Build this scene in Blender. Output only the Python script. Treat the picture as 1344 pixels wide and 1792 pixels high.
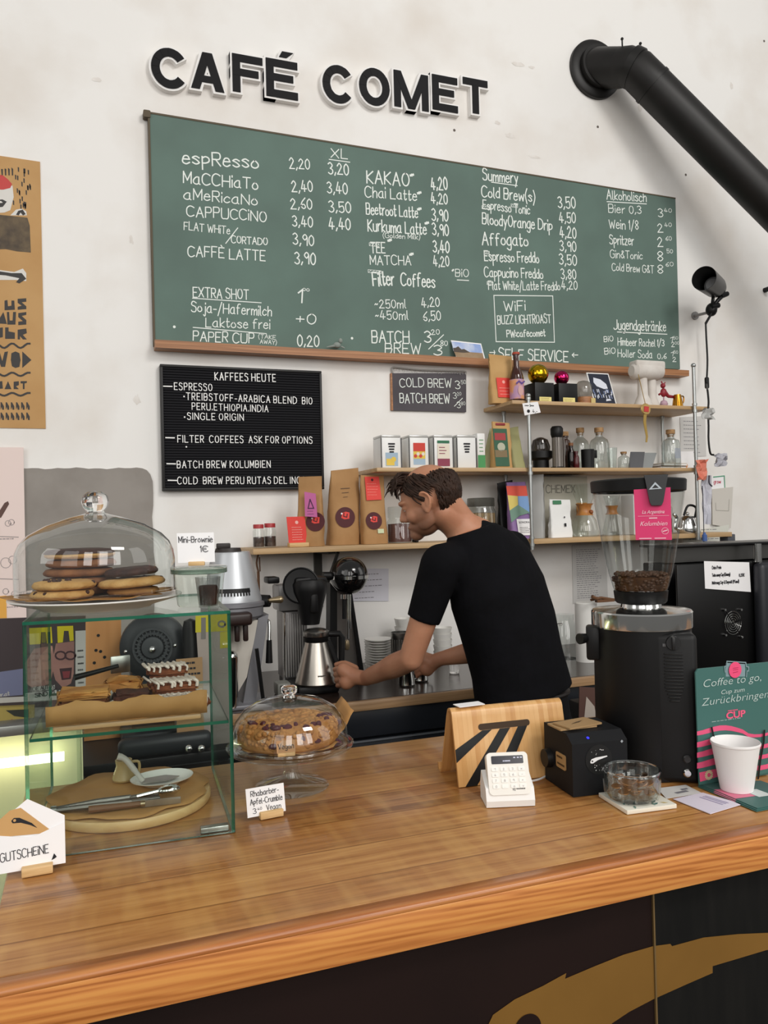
import bpy, bmesh, math, random
from math import sin, cos, pi, radians, sqrt
from mathutils import Vector as V3, Matrix as M4
for _o in list(bpy.data.objects): bpy.data.objects.remove(_o)
rnd = random.Random(7)
SC = bpy.context.scene
COL = SC.collection
# ------------------------------------------------------------ camera
FPX, YAW, PITCH, ROLL = 1400.0, 0.35850, 0.01108, -0.02466
CAM = V3((0, 0, 1.6))
_w = V3((sin(YAW)*cos(PITCH), cos(YAW)*cos(PITCH), sin(PITCH)))
_r0 = V3((cos(YAW), -sin(YAW), 0)); _u0 = _r0.cross(_w)
_r = _r0*cos(ROLL) + _u0*sin(ROLL); _u = -_r0*sin(ROLL) + _u0*cos(ROLL)
cd = bpy.data.cameras.new('camera'); cam = bpy.data.objects.new('camera', cd); COL.objects.link(cam)
cd.sensor_fit = 'HORIZONTAL'; cd.sensor_width = 36.0; cd.lens = FPX/1344*36.0; cd.clip_start = 0.05
cam.matrix_world = M4(((_r.x, _u.x, -_w.x, 0), (_r.y, _u.y, -_w.y, 0), (_r.z, _u.z, -_w.z, CAM.z), (0, 0, 0, 1)))
SC.camera = cam
# ------------------------------------------------------------ world, daylight, exposure
W = bpy.data.worlds.new('daylight'); SC.world = W; W.use_nodes = True
def _world():   # the rest of the cafe: pale walls with a row of tall bright windows opposite the counter
    N = W.node_tree.nodes; L = W.node_tree.links; tc = N.new('ShaderNodeTexCoord'); sp = N.new('ShaderNodeSeparateXYZ'); L.new(tc.outputs['Generated'], sp.inputs[0])
    def mt(op, a, b=0.):
        n = N.new('ShaderNodeMath'); n.operation = op
        for i, v in enumerate((a, b)):
            if isinstance(v, (int, float)): n.inputs[i].default_value = v
            else: L.new(v, n.inputs[i])
        return n.outputs[0]
    x, y, z = sp.outputs; az = mt('ARCTAN2', x, mt('MULTIPLY', y, -1.)); st = mt('GREATER_THAN', mt('SINE', mt('MULTIPLY', az, 7.)), .15)
    win = mt('MULTIPLY', mt('MULTIPLY', st, mt('LESS_THAN', y, -.25)), mt('MULTIPLY', mt('GREATER_THAN', z, .06), mt('LESS_THAN', z, .60)))
    low = mt('LESS_THAN', z, -.02); bg = N['Background']; bg.inputs[0].default_value = (1., .985, .95, 1)
    L.new(mt('SUBTRACT', mt('ADD', .36, mt('MULTIPLY', win, 1.5)), mt('MULTIPLY', low, .2)), bg.inputs[1])
_world()
SC.view_settings.view_transform = 'Standard'; SC.view_settings.look = 'None'
SC.view_settings.gamma = 1.0; SC.view_settings.use_curve_mapping = False
SC.view_settings.exposure = -0.12
def window_light(x, y, z, w, h, power, target, col=(1, .97, .93)):
    ld = bpy.data.lights.new('window_daylight', 'AREA'); ld.shape = 'RECTANGLE'; ld.size = w; ld.size_y = h
    ld.energy = power; ld.color = col
    lo = bpy.data.objects.new('window_daylight', ld); COL.objects.link(lo); lo.location = (x, y, z)
    lo.rotation_euler = (V3(target) - V3((x, y, z))).to_track_quat('-Z', 'Y').to_euler()
for _x in (-1.1, 0.9, 2.9):
    window_light(_x, -3.6, 3.3, 1.1, 2.9, 50, (1.4, 3.5, 1.4))
window_light(2.7, -2.0, 5.5, 1.8, 1.2, 120, (1.7, 3.5, 2.2))
window_light(-3.2, 0.6, 3.0, 1.4, 2.2, 26, (0.8, 2.4, 1.2))
SC.cycles.max_bounces = 10; SC.cycles.transparent_max_bounces = 24; SC.cycles.transmission_bounces = 10
SC.cycles.caustics_reflective = False; SC.cycles.caustics_refractive = False
SC.cycles.use_denoising = True; SC.cycles.sample_clamp_indirect = 4.0
# ------------------------------------------------------------ from a pixel of the photograph to a place in the room
def ray(x, y): return _w + _r*((x-672)/FPX) - _u*((y-896)/FPX)
def onz(x, y, z): d = ray(x, y); return CAM + d*((z-CAM.z)/d.z)
def at(x, y, Y): d = ray(x, y); return CAM + d*(Y/d.y)
def mpp(p): return (V3(p)-CAM).dot(_w)/FPX
def deep(x, y, d): return CAM + ray(x, y)*d
# ------------------------------------------------------------ materials
def lin(c):
    if isinstance(c, str): c = tuple(int(c[i:i+2], 16) for i in (0, 2, 4))
    return tuple(((x/255)/12.92 if x/255 <= .04045 else ((x/255+.055)/1.055)**2.4) for x in c) + (1.0,)
_mats = {}
def mat(name, c, rough=.5, metal=0., c2=None, ns=12., det=4., stretch=(1, 1, 1), bump=0., bs=None, spec=.5, coat=0., trans=0., ior=1.45, emit=0., lo=.35, hi=.65, sub=0., coord='Object', rough2=None):
    if name in _mats: return _mats[name]
    m = bpy.data.materials.new(name); m.use_nodes = True; _mats[name] = m
    N = m.node_tree.nodes; L = m.node_tree.links; b = N['Principled BSDF']
    b.inputs['Base Color'].default_value = lin(c); b.inputs['Roughness'].default_value = rough
    b.inputs['Metallic'].default_value = metal; b.inputs['Specular IOR Level'].default_value = spec
    b.inputs['Coat Weight'].default_value = coat; b.inputs['Coat Roughness'].default_value = .12
    b.inputs['Transmission Weight'].default_value = trans; b.inputs['IOR'].default_value = ior
    b.inputs['Subsurface Weight'].default_value = sub; b.inputs['Subsurface Scale'].default_value = .01
    if emit:
        b.inputs['Emission Color'].default_value = lin(c); b.inputs['Emission Strength'].default_value = emit
    if c2 or bump:
        tc = N.new('ShaderNodeTexCoord'); mp = N.new('ShaderNodeMapping'); mp.inputs['Scale'].default_value = stretch
        L.new(tc.outputs[coord], mp.inputs['Vector'])
        nz = N.new('ShaderNodeTexNoise'); nz.inputs['Scale'].default_value = ns; nz.inputs['Detail'].default_value = det
        L.new(mp.outputs[0], nz.inputs['Vector'])
        if c2:
            cr = N.new('ShaderNodeValToRGB'); cr.color_ramp.elements[0].position = lo; cr.color_ramp.elements[1].position = hi
            cr.color_ramp.elements[0].color = lin(c); cr.color_ramp.elements[1].color = lin(c2)
            L.new(nz.outputs['Fac'], cr.inputs[0]); L.new(cr.outputs[0], b.inputs['Base Color'])
        if bump:
            n2 = nz
            if bs:
                n2 = N.new('ShaderNodeTexNoise'); n2.inputs['Scale'].default_value = bs; n2.inputs['Detail'].default_value = 5
                L.new(mp.outputs[0], n2.inputs['Vector'])
            bp = N.new('ShaderNodeBump'); bp.inputs['Strength'].default_value = bump; bp.inputs['Distance'].default_value = .01
            L.new(n2.outputs['Fac'], bp.inputs['Height']); L.new(bp.outputs[0], b.inputs['Normal'])
    return m
def thin_glass(name, tint, refl=1.0, ior=1.5, rough=0.0):
    if name in _mats: return _mats[name]
    m = bpy.data.materials.new(name); m.use_nodes = True; _mats[name] = m
    N = m.node_tree.nodes; L = m.node_tree.links; N.remove(N['Principled BSDF'])
    t = N.new('ShaderNodeBsdfTransparent'); t.inputs[0].default_value = lin(tint)
    g = N.new('ShaderNodeBsdfGlossy'); g.inputs['Roughness'].default_value = rough
    fr = N.new('ShaderNodeLayerWeight'); fr.inputs[0].default_value = .5
    pw = N.new('ShaderNodeMath'); pw.operation = 'POWER'; pw.inputs[1].default_value = 5.
    mu = N.new('ShaderNodeMath'); mu.operation = 'MULTIPLY_ADD'; mu.inputs[1].default_value = .80*refl; mu.inputs[2].default_value = .055*refl; mu.use_clamp = True
    mx = N.new('ShaderNodeMixShader')
    L.new(fr.outputs['Facing'], pw.inputs[0]); L.new(pw.outputs[0], mu.inputs[0]); L.new(mu.outputs[0], mx.inputs[0]); L.new(t.outputs[0], mx.inputs[1]); L.new(g.outputs[0], mx.inputs[2])
    L.new(mx.outputs[0], N['Material Output'].inputs[0])
    return m
def wood(name, dark, mid, light, plank=0., grain=(1.2, 22, 22), rough=.4, coat=0., ns=1.6, rings=0., bump=.05, knots=0., axis=1, gap=.015, saw=0.):
    """grain along local x; planks of the given width along the axis (1 = y, 2 = z), each with its own tone"""
    if name in _mats: return _mats[name]
    m = bpy.data.materials.new(name); m.use_nodes = True; _mats[name] = m
    N = m.node_tree.nodes; L = m.node_tree.links; b = N['Principled BSDF']
    b.inputs['Roughness'].default_value = rough; b.inputs['Coat Weight'].default_value = coat; b.inputs['Coat Roughness'].default_value = .1
    tc = N.new('ShaderNodeTexCoord'); sep = N.new('ShaderNodeSeparateXYZ'); L.new(tc.outputs['Object'], sep.inputs[0])
    def math_(op, a, c=None):
        n = N.new('ShaderNodeMath'); n.operation = op
        for i, v in enumerate((a, c)):
            if v is None: continue
            if isinstance(v, (int, float)): n.inputs[i].default_value = v
            else: L.new(v, n.inputs[i])
        return n.outputs[0]
    src = tc.outputs['Object']; tone = None
    if plank:
        q = math_('DIVIDE', sep.outputs[axis], plank); fl = math_('FLOOR', q)
        wn = N.new('ShaderNodeTexWhiteNoise'); wn.noise_dimensions = '1D'; L.new(fl, wn.inputs['W']); tone = wn.outputs['Value']
        sh = math_('MULTIPLY', tone, 7.3); cb = N.new('ShaderNodeCombineXYZ'); L.new(sh, cb.inputs[0]); L.new(sh, cb.inputs[2])
        va = N.new('ShaderNodeVectorMath'); va.operation = 'ADD'; L.new(src, va.inputs[0]); L.new(cb.outputs[0], va.inputs[1]); src = va.outputs[0]
    mp = N.new('ShaderNodeMapping'); mp.inputs['Scale'].default_value = grain; L.new(src, mp.inputs['Vector'])
    nz = N.new('ShaderNodeTexNoise'); nz.inputs['Scale'].default_value = ns; nz.inputs['Detail'].default_value = 7; nz.inputs['Roughness'].default_value = .62; nz.inputs['Distortion'].default_value = .5
    L.new(mp.outputs[0], nz.inputs['Vector']); fac = nz.outputs['Fac']
    if rings:
        wv = N.new('ShaderNodeTexWave'); wv.wave_type = 'BANDS'; wv.bands_direction = 'DIAGONAL'; wv.inputs['Scale'].default_value = rings
        wv.inputs['Distortion'].default_value = 6; wv.inputs['Detail'].default_value = 2.5; wv.inputs['Detail Scale'].default_value = .9
        m2 = N.new('ShaderNodeMapping'); m2.inputs['Scale'].default_value = (.35, 7, 7); L.new(src, m2.inputs['Vector']); L.new(m2.outputs[0], wv.inputs['Vector'])
        fac = math_('ADD', math_('MULTIPLY', fac, .78), math_('MULTIPLY', wv.outputs['Fac'], .22))
    if tone is not None: fac = math_('ADD', math_('MULTIPLY', fac, .75), math_('MULTIPLY', tone, .25))
    cr = N.new('ShaderNodeValToRGB'); e = cr.color_ramp.elements
    e[0].position = .30; e[0].color = lin(dark); e[1].position = .68; e[1].color = lin(light)
    k = e.new(.48); k.color = lin(mid); L.new(fac, cr.inputs[0]); out = cr.outputs[0]
    if saw:
        mq = N.new('ShaderNodeMapping'); mq.inputs['Scale'].default_value = (30, 5, 5); L.new(src, mq.inputs['Vector']); nq = N.new('ShaderNodeTexNoise'); nq.inputs['Scale'].default_value = 1.; nq.inputs['Detail'].default_value = 1.; L.new(mq.outputs[0], nq.inputs['Vector'])
        rq = N.new('ShaderNodeMapRange'); rq.inputs[1].default_value = .48; rq.inputs[2].default_value = .66; rq.inputs[4].default_value = saw; L.new(nq.outputs['Fac'], rq.inputs[0])
        mq2 = N.new('ShaderNodeMix'); mq2.data_type = 'RGBA'; L.new(rq.outputs[0], mq2.inputs[0]); L.new(out, mq2.inputs[6]); mq2.inputs[7].default_value = lin('c89c5c'); out = mq2.outputs[2]
    def darken(f, col):
        nonlocal out
        mx = N.new('ShaderNodeMix'); mx.data_type = 'RGBA'; L.new(f, mx.inputs[0]); L.new(out, mx.inputs[6]); mx.inputs[7].default_value = lin(col); out = mx.outputs[2]
    if plank and gap:
        fr = math_('FRACT', q); darken(math_('MULTIPLY', math_('LESS_THAN', fr, gap), .75), dark)
    if knots:
        vo = N.new('ShaderNodeTexVoronoi'); vo.inputs['Scale'].default_value = knots
        m3 = N.new('ShaderNodeMapping'); m3.inputs['Scale'].default_value = (.55, 1, 1); L.new(src, m3.inputs['Vector']); L.new(m3.outputs[0], vo.inputs['Vector'])
        rmp = N.new('ShaderNodeMapRange'); rmp.inputs[1].default_value = .02; rmp.inputs[2].default_value = .06; rmp.inputs[3].default_value = .85; rmp.inputs[4].default_value = 0
        L.new(vo.outputs['Distance'], rmp.inputs[0]); darken(rmp.outputs[0], '3a2012')
    L.new(out, b.inputs['Base Color'])
    bp = N.new('ShaderNodeBump'); bp.inputs['Strength'].default_value = bump; bp.inputs['Distance'].default_value = .004
    L.new(fac, bp.inputs['Height']); L.new(bp.outputs[0], b.inputs['Normal'])
    return m
# ------------------------------------------------------------ mesh collector
class Fr:
    """a flat frame: origin, right, up, outward"""
    def __init__(s, o, u=(1, 0, 0), v=(0, 0, 1)):
        s.o = V3(o); s.u = V3(u).normalized(); s.v = V3(v).normalized(); s.n = s.u.cross(s.v)
    def p(s, a, b, c=0.): return s.o + s.u*a + s.v*b + s.n*c
class MB:
    def __init__(s): s.v = []; s.f = []; s.m = []; s.q = 0
    def add(s, vs, fs, k=0, M=None):
        o = len(s.v)
        s.v += [tuple(M @ V3(p)) if M else tuple(p) for p in vs]
        s.f += [tuple(i+o for i in f) for f in fs]; s.m += [k]*len(fs); return s
    def bm(s, bm, k=0, M=None):
        bm.verts.index_update(); s.add([v.co for v in bm.verts], [[v.index for v in f.verts] for f in bm.faces], k, M); bm.free(); return s
    def box(s, c, d, rz=0., bev=0., k=0, seg=2, M=None):
        if not bev:
            x, y, z = (q/2 for q in d)
            vs = [(-x, -y, -z), (x, -y, -z), (x, y, -z), (-x, y, -z), (-x, -y, z), (x, -y, z), (x, y, z), (-x, y, z)]
            fs = [(0, 3, 2, 1), (4, 5, 6, 7), (0, 1, 5, 4), (1, 2, 6, 5), (2, 3, 7, 6), (3, 0, 4, 7)]
            T = M4.Translation(V3(c)) @ M4.Rotation(rz, 4, 'Z'); return s.add(vs, fs, k, (M @ T) if M else T)
        b = bmesh.new(); bmesh.ops.create_cube(b, size=1.0)
        for v in b.verts: v.co = V3((v.co.x*d[0], v.co.y*d[1], v.co.z*d[2]))
        bmesh.ops.bevel(b, geom=list(b.edges), offset=min(bev, min(d)*.49), segments=seg, profile=.5, affect='EDGES')
        T = M4.Translation(V3(c)) @ M4.Rotation(rz, 4, 'Z'); return s.bm(b, k, (M @ T) if M else T)
    def lathe(s, prof, seg=40, c=(0, 0, 0), k=0, M=None, cap=True, a0=0., a1=2*pi, sq=(1, 1)):
        full = abs(a1-a0-2*pi) < 1e-6; n = seg if full else seg+1; vs = []; fs = []; idx = []
        for (r, z) in prof:
            if r < 1e-6: idx.append([len(vs)]*n); vs.append((0, 0, z))
            else:
                idx.append(list(range(len(vs), len(vs)+n)))
                vs += [(r*cos(a0+(a1-a0)*i/seg)*sq[0], r*sin(a0+(a1-a0)*i/seg)*sq[1], z) for i in range(n)]
        for j in range(len(prof)-1):
            A, B = idx[j], idx[j+1]
            for i in range(seg):
                i2 = (i+1) % n; q = []
                for t in (A[i], A[i2], B[i2], B[i]):
                    if t not in q: q.append(t)
                if len(q) > 2: fs.append(q)
        if cap and full:
            if prof[0][0] > 1e-6: fs.append(idx[0][::-1])
            if prof[-1][0] > 1e-6: fs.append(idx[-1])
        T = M4.Translation(V3(c)); return s.add(vs, fs, k, T @ M if M else T)
    def cyl(s, p0, p1, r0, r1=None, seg=20, k=0, cap=True):
        p0, p1 = V3(p0), V3(p1); d = p1-p0; q = d.to_track_quat('Z', 'Y').to_matrix().to_4x4()
        return s.lathe([(r0, 0), (r0 if r1 is None else r1, d.length)], seg, p0, k, q, cap)
    def sph(s, c, r, seg=20, k=0, M=None):
        if isinstance(r, (int, float)): r = (r, r, r)
        n = max(seg//2, 5); prof = [(sin(pi*i/n), -cos(pi*i/n)) for i in range(n+1)]
        prof[0] = (0, -1); prof[-1] = (0, 1)
        T = M4.Diagonal((r[0], r[1], r[2], 1)); return s.lathe(prof, seg, c, k, (M @ T) if M else T, False)
    def tube(s, pts, r, seg=10, k=0, cap=True, closed=False):
        pts = [V3(p) for p in pts]; n = len(pts); vs = []; fs = []
        rs = r if isinstance(r, (list, tuple)) else [r]*n
        tan = []
        for i in range(n):
            a = pts[(i-1) % n] if (closed or i) else pts[0]; b = pts[(i+1) % n] if (closed or i < n-1) else pts[-1]
            t = (b-a); tan.append(t.normalized() if t.length > 1e-9 else V3((0, 0, 1)))
        nn = tan[0].orthogonal().normalized()
        for i in range(n):
            nn = (nn - tan[i]*nn.dot(tan[i])); nn = nn.normalized() if nn.length > 1e-6 else tan[i].orthogonal().normalized()
            bb = tan[i].cross(nn)
            vs += [pts[i]+(nn*cos(2*pi*j/seg)+bb*sin(2*pi*j/seg))*rs[i] for j in range(seg)]
        for i in range(n if closed else n-1):
            a, b = i*seg, ((i+1) % n)*seg
            for j in range(seg): j2 = (j+1) % seg; fs.append((a+j, a+j2, b+j2, b+j))
        if cap and not closed: fs.append(tuple(range(seg))[::-1]); fs.append(tuple(range((n-1)*seg, n*seg)))
        return s.add(vs, fs, k)
    def prism(s, poly, fr, t0, t1, k=0):
        n = len(poly); vs = [fr.p(a, b, t0) for a, b in poly]+[fr.p(a, b, t1) for a, b in poly]
        fs = [tuple(range(n))[::-1], tuple(range(n, 2*n))]+[(i, (i+1) % n, (i+1) % n+n, i+n) for i in range(n)]
        return s.add(vs, fs, k)
    def face(s, poly, fr, n=.0006, k=0): return s.add([fr.p(a, b, n) for a, b in poly], [tuple(range(len(poly)))], k)
    def rect(s, fr, a, b, w, h, n=.0006, k=0): return s.face([(a, b), (a+w, b), (a+w, b+h), (a, b+h)], fr, n, k)
    def disc(s, fr, a, b, r, n=.0006, k=0, seg=28, r2=None): return s.face([(a+r*cos(2*pi*i/seg), b+(r2 or r)*sin(2*pi*i/seg)) for i in range(seg)], fr, n, k)
    def rib(s, pts, fr, w, n=.0008, k=0):
        P = [V3((a, b)) for a, b in pts]; vs = []; m = len(P)
        if m < 2: return s
        for i in range(1, m-1):   # break at sharp corners so that both arms keep their width
            a, b = P[i]-P[i-1], P[i+1]-P[i]
            if a.length > 1e-9 and b.length > 1e-9 and a.angle(b) > .85: s.rib(pts[:i+1], fr, w, n, k); return s.rib(pts[i:], fr, w, n, k)
        s.q = (s.q+1) % 16; n += s.q*.00003
        for i in range(m):
            t = (P[min(i+1, m-1)]-P[max(i-1, 0)]); t = t.normalized() if t.length > 1e-9 else V3((1, 0)); q = V3((-t.y, t.x))*w/2
            e = t*(w*.4)*(-1 if i == 0 else 1 if i == m-1 else 0)
            vs += [fr.p(*(P[i]+q+e), n), fr.p(*(P[i]-q+e), n)]
        return s.add(vs, [(2*i, 2*i+1, 2*i+3, 2*i+2) for i in range(m-1)], k)
    def obj(s, name, mats, parent=None, sharp=38, loc=None, flat=False):
        me = bpy.data.meshes.new(name); me.from_pydata([tuple(v) for v in s.v], [], s.f); me.update()
        for m in (mats if isinstance(mats, (list, tuple)) else [mats]): me.materials.append(m)
        if len(me.polygons): me.polygons.foreach_set('material_index', s.m)
        if not flat:
            me.polygons.foreach_set('use_smooth', [True]*len(me.polygons)); me.set_sharp_from_angle(angle=radians(sharp))
        o = bpy.data.objects.new(name, me); COL.objects.link(o)
        if parent: o.parent = parent
        if loc is not None: o.location = loc
        return o
def thing(name, label, cat, loc=(0, 0, 0), rz=0., group=None):
    o = bpy.data.objects.new(name, None); COL.objects.link(o); o.empty_display_size = .05; o.location = loc; o.rotation_euler = (0, 0, rz)
    return tag(o, label, cat, group)
def tag(o, label, cat, group=None, kind=None):
    o['label'] = label; o['category'] = cat
    if group: o['group'] = group
    if kind: o['kind'] = kind
    return o
def struct(o): o['kind'] = 'structure'; return o
def copy_tree(o, parent=None):
    kids = [x for x in bpy.data.objects if x.parent == o]
    c = o.copy(); COL.objects.link(c)
    if parent: c.parent = parent
    for k in kids: copy_tree(k, c)
    return c
def smooth(pts, n=5, closed=False):
    pts = [V3(p) for p in pts]; m = len(pts)
    if m < 3: return pts
    out = []
    for i in range(m if closed else m-1):
        g = (lambda j: pts[j % m]) if closed else (lambda j: pts[max(0, min(m-1, j))])
        a, b, c, d = g(i-1), g(i), g(i+1), g(i+2)
        for k in range(n):
            t = k/n; out.append(.5*((2*b)+(c-a)*t+(2*a-5*b+4*c-d)*t*t+(3*b-a-3*c+d)*t**3))
    if not closed: out.append(pts[-1])
    return out
def rrect(w, h, r, n=5, cx=0., cy=0.):
    out = []
    for (sx, sy, a) in ((1, 1, 0), (-1, 1, pi/2), (-1, -1, pi), (1, -1, 3*pi/2)):
        out += [(cx+sx*(w/2-r)+r*cos(a+pi/2*i/n), cy+sy*(h/2-r)+r*sin(a+pi/2*i/n)) for i in range(n+1)]
    return out
# ------------------------------------------------------------ hand lettering: single strokes drawn as ribbons
_G = """A 03 3b 63|16 56;B 03 0b|~0b 4b 59 47 07|~07 57 55 43 03;C ~6a 4b 2b 09 05 23 43 64;D 03 0b|~0b 3b 69 65 33 03;E 5b 0b 03 53|07 47;F 5b 0b 03|07 47
G ~6a 4b 2b 09 05 23 43 64 67|67 47;H 03 0b|63 6b|07 67;I 03 0b;J ~5b 56 54 33 13 04;K 03 0b|5b 07 53;L 0b 03 53;M 03 0b 35 6b 63;N 03 0b 63 6b;O ~3b 1a 07 14 33 54 67 5a 3b
P 03 0b|~0b 4b 59 47 07;Q ~3b 1a 07 14 33 54 67 5a 3b|45 63;R 03 0b|~0b 4b 59 47 07|27 53;S ~5a 3b 1b 09 18 47 55 43 13 04;T 0b 6b|3b 33;U ~0b 05 13 33 53 65 6b;V 0b 33 6b;W 0b 23 49 63 8b
X 0b 63|03 6b;Y 0b 37 6b|37 33;Z 0b 6b 03 63;a ~48 28 06 04 23 44 48|~48 44 53;b 0b 03|~06 28 47 45 33 04;c ~47 28 06 04 23 44;d 4b 43|~47 28 06 04 23 44;e 06 46|~46 38 18 06 04 23 44
f ~4b 2b 19 13|08 38;g ~48 28 06 04 23 44|~48 41 20 01;h 0b 03|~06 28 47 43;i 08 03|0a 0b;j ~28 21 10 01|2a 2b;k 0b 03|48 05 43;l 0b 04 13;m 08 03|~06 18 37 33|~36 58 67 63;n 08 03|~06 28 47 43
o ~28 06 04 23 44 46 28;p 08 00|~07 28 47 45 24 04;q 48 40|~47 28 06 04 24 44;r 08 03|~06 28 38;s ~47 28 07 26 44 23 04;t ~1b 14 23 34|08 38;u ~08 04 23 44|48 43;v 08 23 48;w 08 13 37 53 68
x 08 43|03 48;y 08 24|48 10;z 08 48 03 43;0 ~2b 09 05 23 45 49 2b;1 09 1b 13;2 ~09 2b 49 37 03|03 53;3 ~0a 2b 49 27|~27 46 44 23 04;4 2b 05 55|38 33;5 4b 0b 07|~07 38 46 44 23 04
6 ~4b 18 05 23 44 36 16 05;7 0b 5b 13;8 ~27 09 2b 49 27 05 23 45 27;9 ~49 27 09 2b 49 43;, 14 02;. 03 04;- 06 36;/ 01 4c;+ 06 46|24 28;( ~2c 07 21;) ~0c 27 01;: 04 05|07 08;& ~53 29 2b 4a 06 14 23 55
' 0b 09;* 19 1b|0a 2a|09 2b;ä ~48 28 06 04 23 44 48|~48 44 53|0a 0b|3a 3b;ö ~28 06 04 23 44 46 28|0a 0b|4a 4b;ü ~08 04 23 44|48 43|0a 0b|3a 3b;È 5b 0b 03 53|07 47|2d 3c;→ 06 66|58 66 54;← 06 66|28 06 24
~ ~06 17 26 37;€ ~6a 4b 2b 09 05 23 43 64|06 46|08 48;! 0b 06|03 04;Ü ~0b 05 13 33 53 65 6b|1d 1e|5d 5e;· 16 17;% 0b 0a|6b 03|63 64;— 06 96"""
GL = {}
for _line in _G.replace('\n', ';').split(';'):
    _c, _d = _line[0], _line[2:]; _st = []
    for _s in _d.split('|'):
        _sm = _s.startswith('~') and len(_s) > 1; _p = [(int(q[0], 36), int(q[1], 36)-3) for q in _s.lstrip('~').split()]
        _st.append([tuple(q) for q in smooth([V3((a, b, 0)) for a, b in _p], 3)] if _sm else [(a, b, 0) for a, b in _p])
    GL[_c] = (_st, max(q[0] for s_ in _st for q in s_))
def hand(mb, s, fr, x, y, h, width=None, wt=.12, k=0, ang=0., n=.0008, wob=.3, slant=.0, rg=None, gap=1.9):
    """write s with baseline start (x, y) in the frame, capital height h, fitted to the width"""
    rg = rg or rnd; u = h/8; adv = 0; lay = []
    for ch in s:
        if ch == ' ': adv += 3.4; continue
        st, wd = GL.get(ch) or GL['.']; lay.append((st, adv)); adv += wd+gap
    tot = max(adv-gap, .5); ux = (width/tot) if width else u
    ca, sa = cos(ang), sin(ang)
    for st, a in lay:
        dy = rg.uniform(-wob, wob); ds = 1+rg.uniform(-.05, .05)*(wob > 0)
        for line in st:
            pts = []
            for q in line:
                px, py = (a+q[0]+q[1]*slant)*ux, (q[1]*ds+dy)*u
                pts.append((x+px*ca-py*sa, y+px*sa+py*ca))
            mb.rib(pts, fr, h*wt, n, k)
    return mb
def scrib(mb, fr, x, y, w, h, rows, lh, k=0, rg=None, n=.0008):
    """small print too fine to read: short dashes in rows"""
    rg = rg or rnd
    for i in range(rows):
        xx = x; yy = y+h-(i+.7)*h/rows
        while xx < x+w*(1-.3*rg.random()):
            q = rg.uniform(.04, .14)*w; mb.rect(fr, xx, yy, min(q, x+w-xx), lh, n, k); xx += q+.03*w
def font_mesh(s, size, bold=0., align='CENTER', shear=0.):
    c = bpy.data.curves.new('lettering', 'FONT'); c.body = s; c.size = size; c.offset = bold; c.align_x = align; c.shear = shear; c.resolution_u = 3
    o = bpy.data.objects.new('lettering', c); me = o.to_mesh()
    r = ([v.co.copy() for v in me.vertices], [tuple(p.vertices) for p in me.polygons]); o.to_mesh_clear(); bpy.data.objects.remove(o); bpy.data.curves.remove(c)
    return r
def ftext(mb, s, fr, x, y, size, k=0, bold=0., align='CENTER', n=.0008, width=None, shear=0.):
    vs, fs = font_mesh(s, size, bold, align, shear)
    if not vs: return mb
    sx = 1.
    if width: w0 = max(v.x for v in vs)-min(v.x for v in vs); sx = width/w0
    return mb.add([fr.p(x+v.x*sx, y+v.y, n) for v in vs], fs, k)
# ============================================================ shared materials
WY = 3.55; WT = 0.94; CT = 1.05
M_wall = mat('white_plaster', 'efedea', .85, c2='dfd8d0', ns=2.2, det=10, lo=.47, hi=.8, bump=.15, bs=9)
M_white = mat('white_paint', 'ececea', .5); M_paper = mat('white_paper', 'f2f1f2', .8); M_black = mat('black_plastic', '0f0f10', .45, spec=.35)
M_blackm = mat('black_metal', '1a1a1a', .38, .2); M_ink = mat('ink', '1b1a20', .7); M_chalk = mat('chalk', 'e9efea', .9)
M_chrome = mat('chrome', 'd8d8d6', .12, 1.); M_steel = mat('brushed_steel', 'b9b7b3', .28, 1., c2='a09e9a', ns=30, stretch=(1, 1, .04), lo=.3, hi=.7)
M_zinc = mat('zinc_pipe', 'a9acab', .35, .9); M_kraft = mat('kraft_paper', 'b38a5c', .8, c2='a67d50', ns=9, bump=.25, bs=14)
M_kraftl = mat('pale_kraft_paper', 'c7a06a', .8, c2='bb935e', ns=8, bump=.15, bs=12)
M_bake = mat('baking_paper', 'b98a52', .7, c2='a87a45', ns=7, bump=.3, bs=10)
M_red = mat('red_card', 'e2453c', .6); M_maroon = mat('maroon_print', '4c1119', .6); M_pink = mat('pink_card', 'd6336c', .55)
M_glass = thin_glass('clear_glass', 'f8fbfa', 1.7); M_pane = thin_glass('pane_glass', 'f7fbf9', .45); M_grn = mat('green_glass_edge', '1f6a52', .12, trans=.35, ior=1.5)
M_solid = mat('solid_glass', 'ffffff', .0, trans=1., ior=1.47)
M_shelf = wood('birch_shelf', 'a98a63', 'b9986e', 'c6a77d', grain=(1.5, 30, 60), rough=.5, ns=2)
M_tray = wood('tray_wood', '7f5433', 'a06d45', 'b5825a', grain=(1, 25, 60), rough=.5, ns=2)
M_cork = mat('cork', 'b08c63', .9, c2='8f6d48', ns=60)
M_clip = wood('clip_wood', 'bf9a66', 'd2ad78', 'dfbd8b', grain=(4, 60, 60), rough=.6, ns=2)
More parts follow.
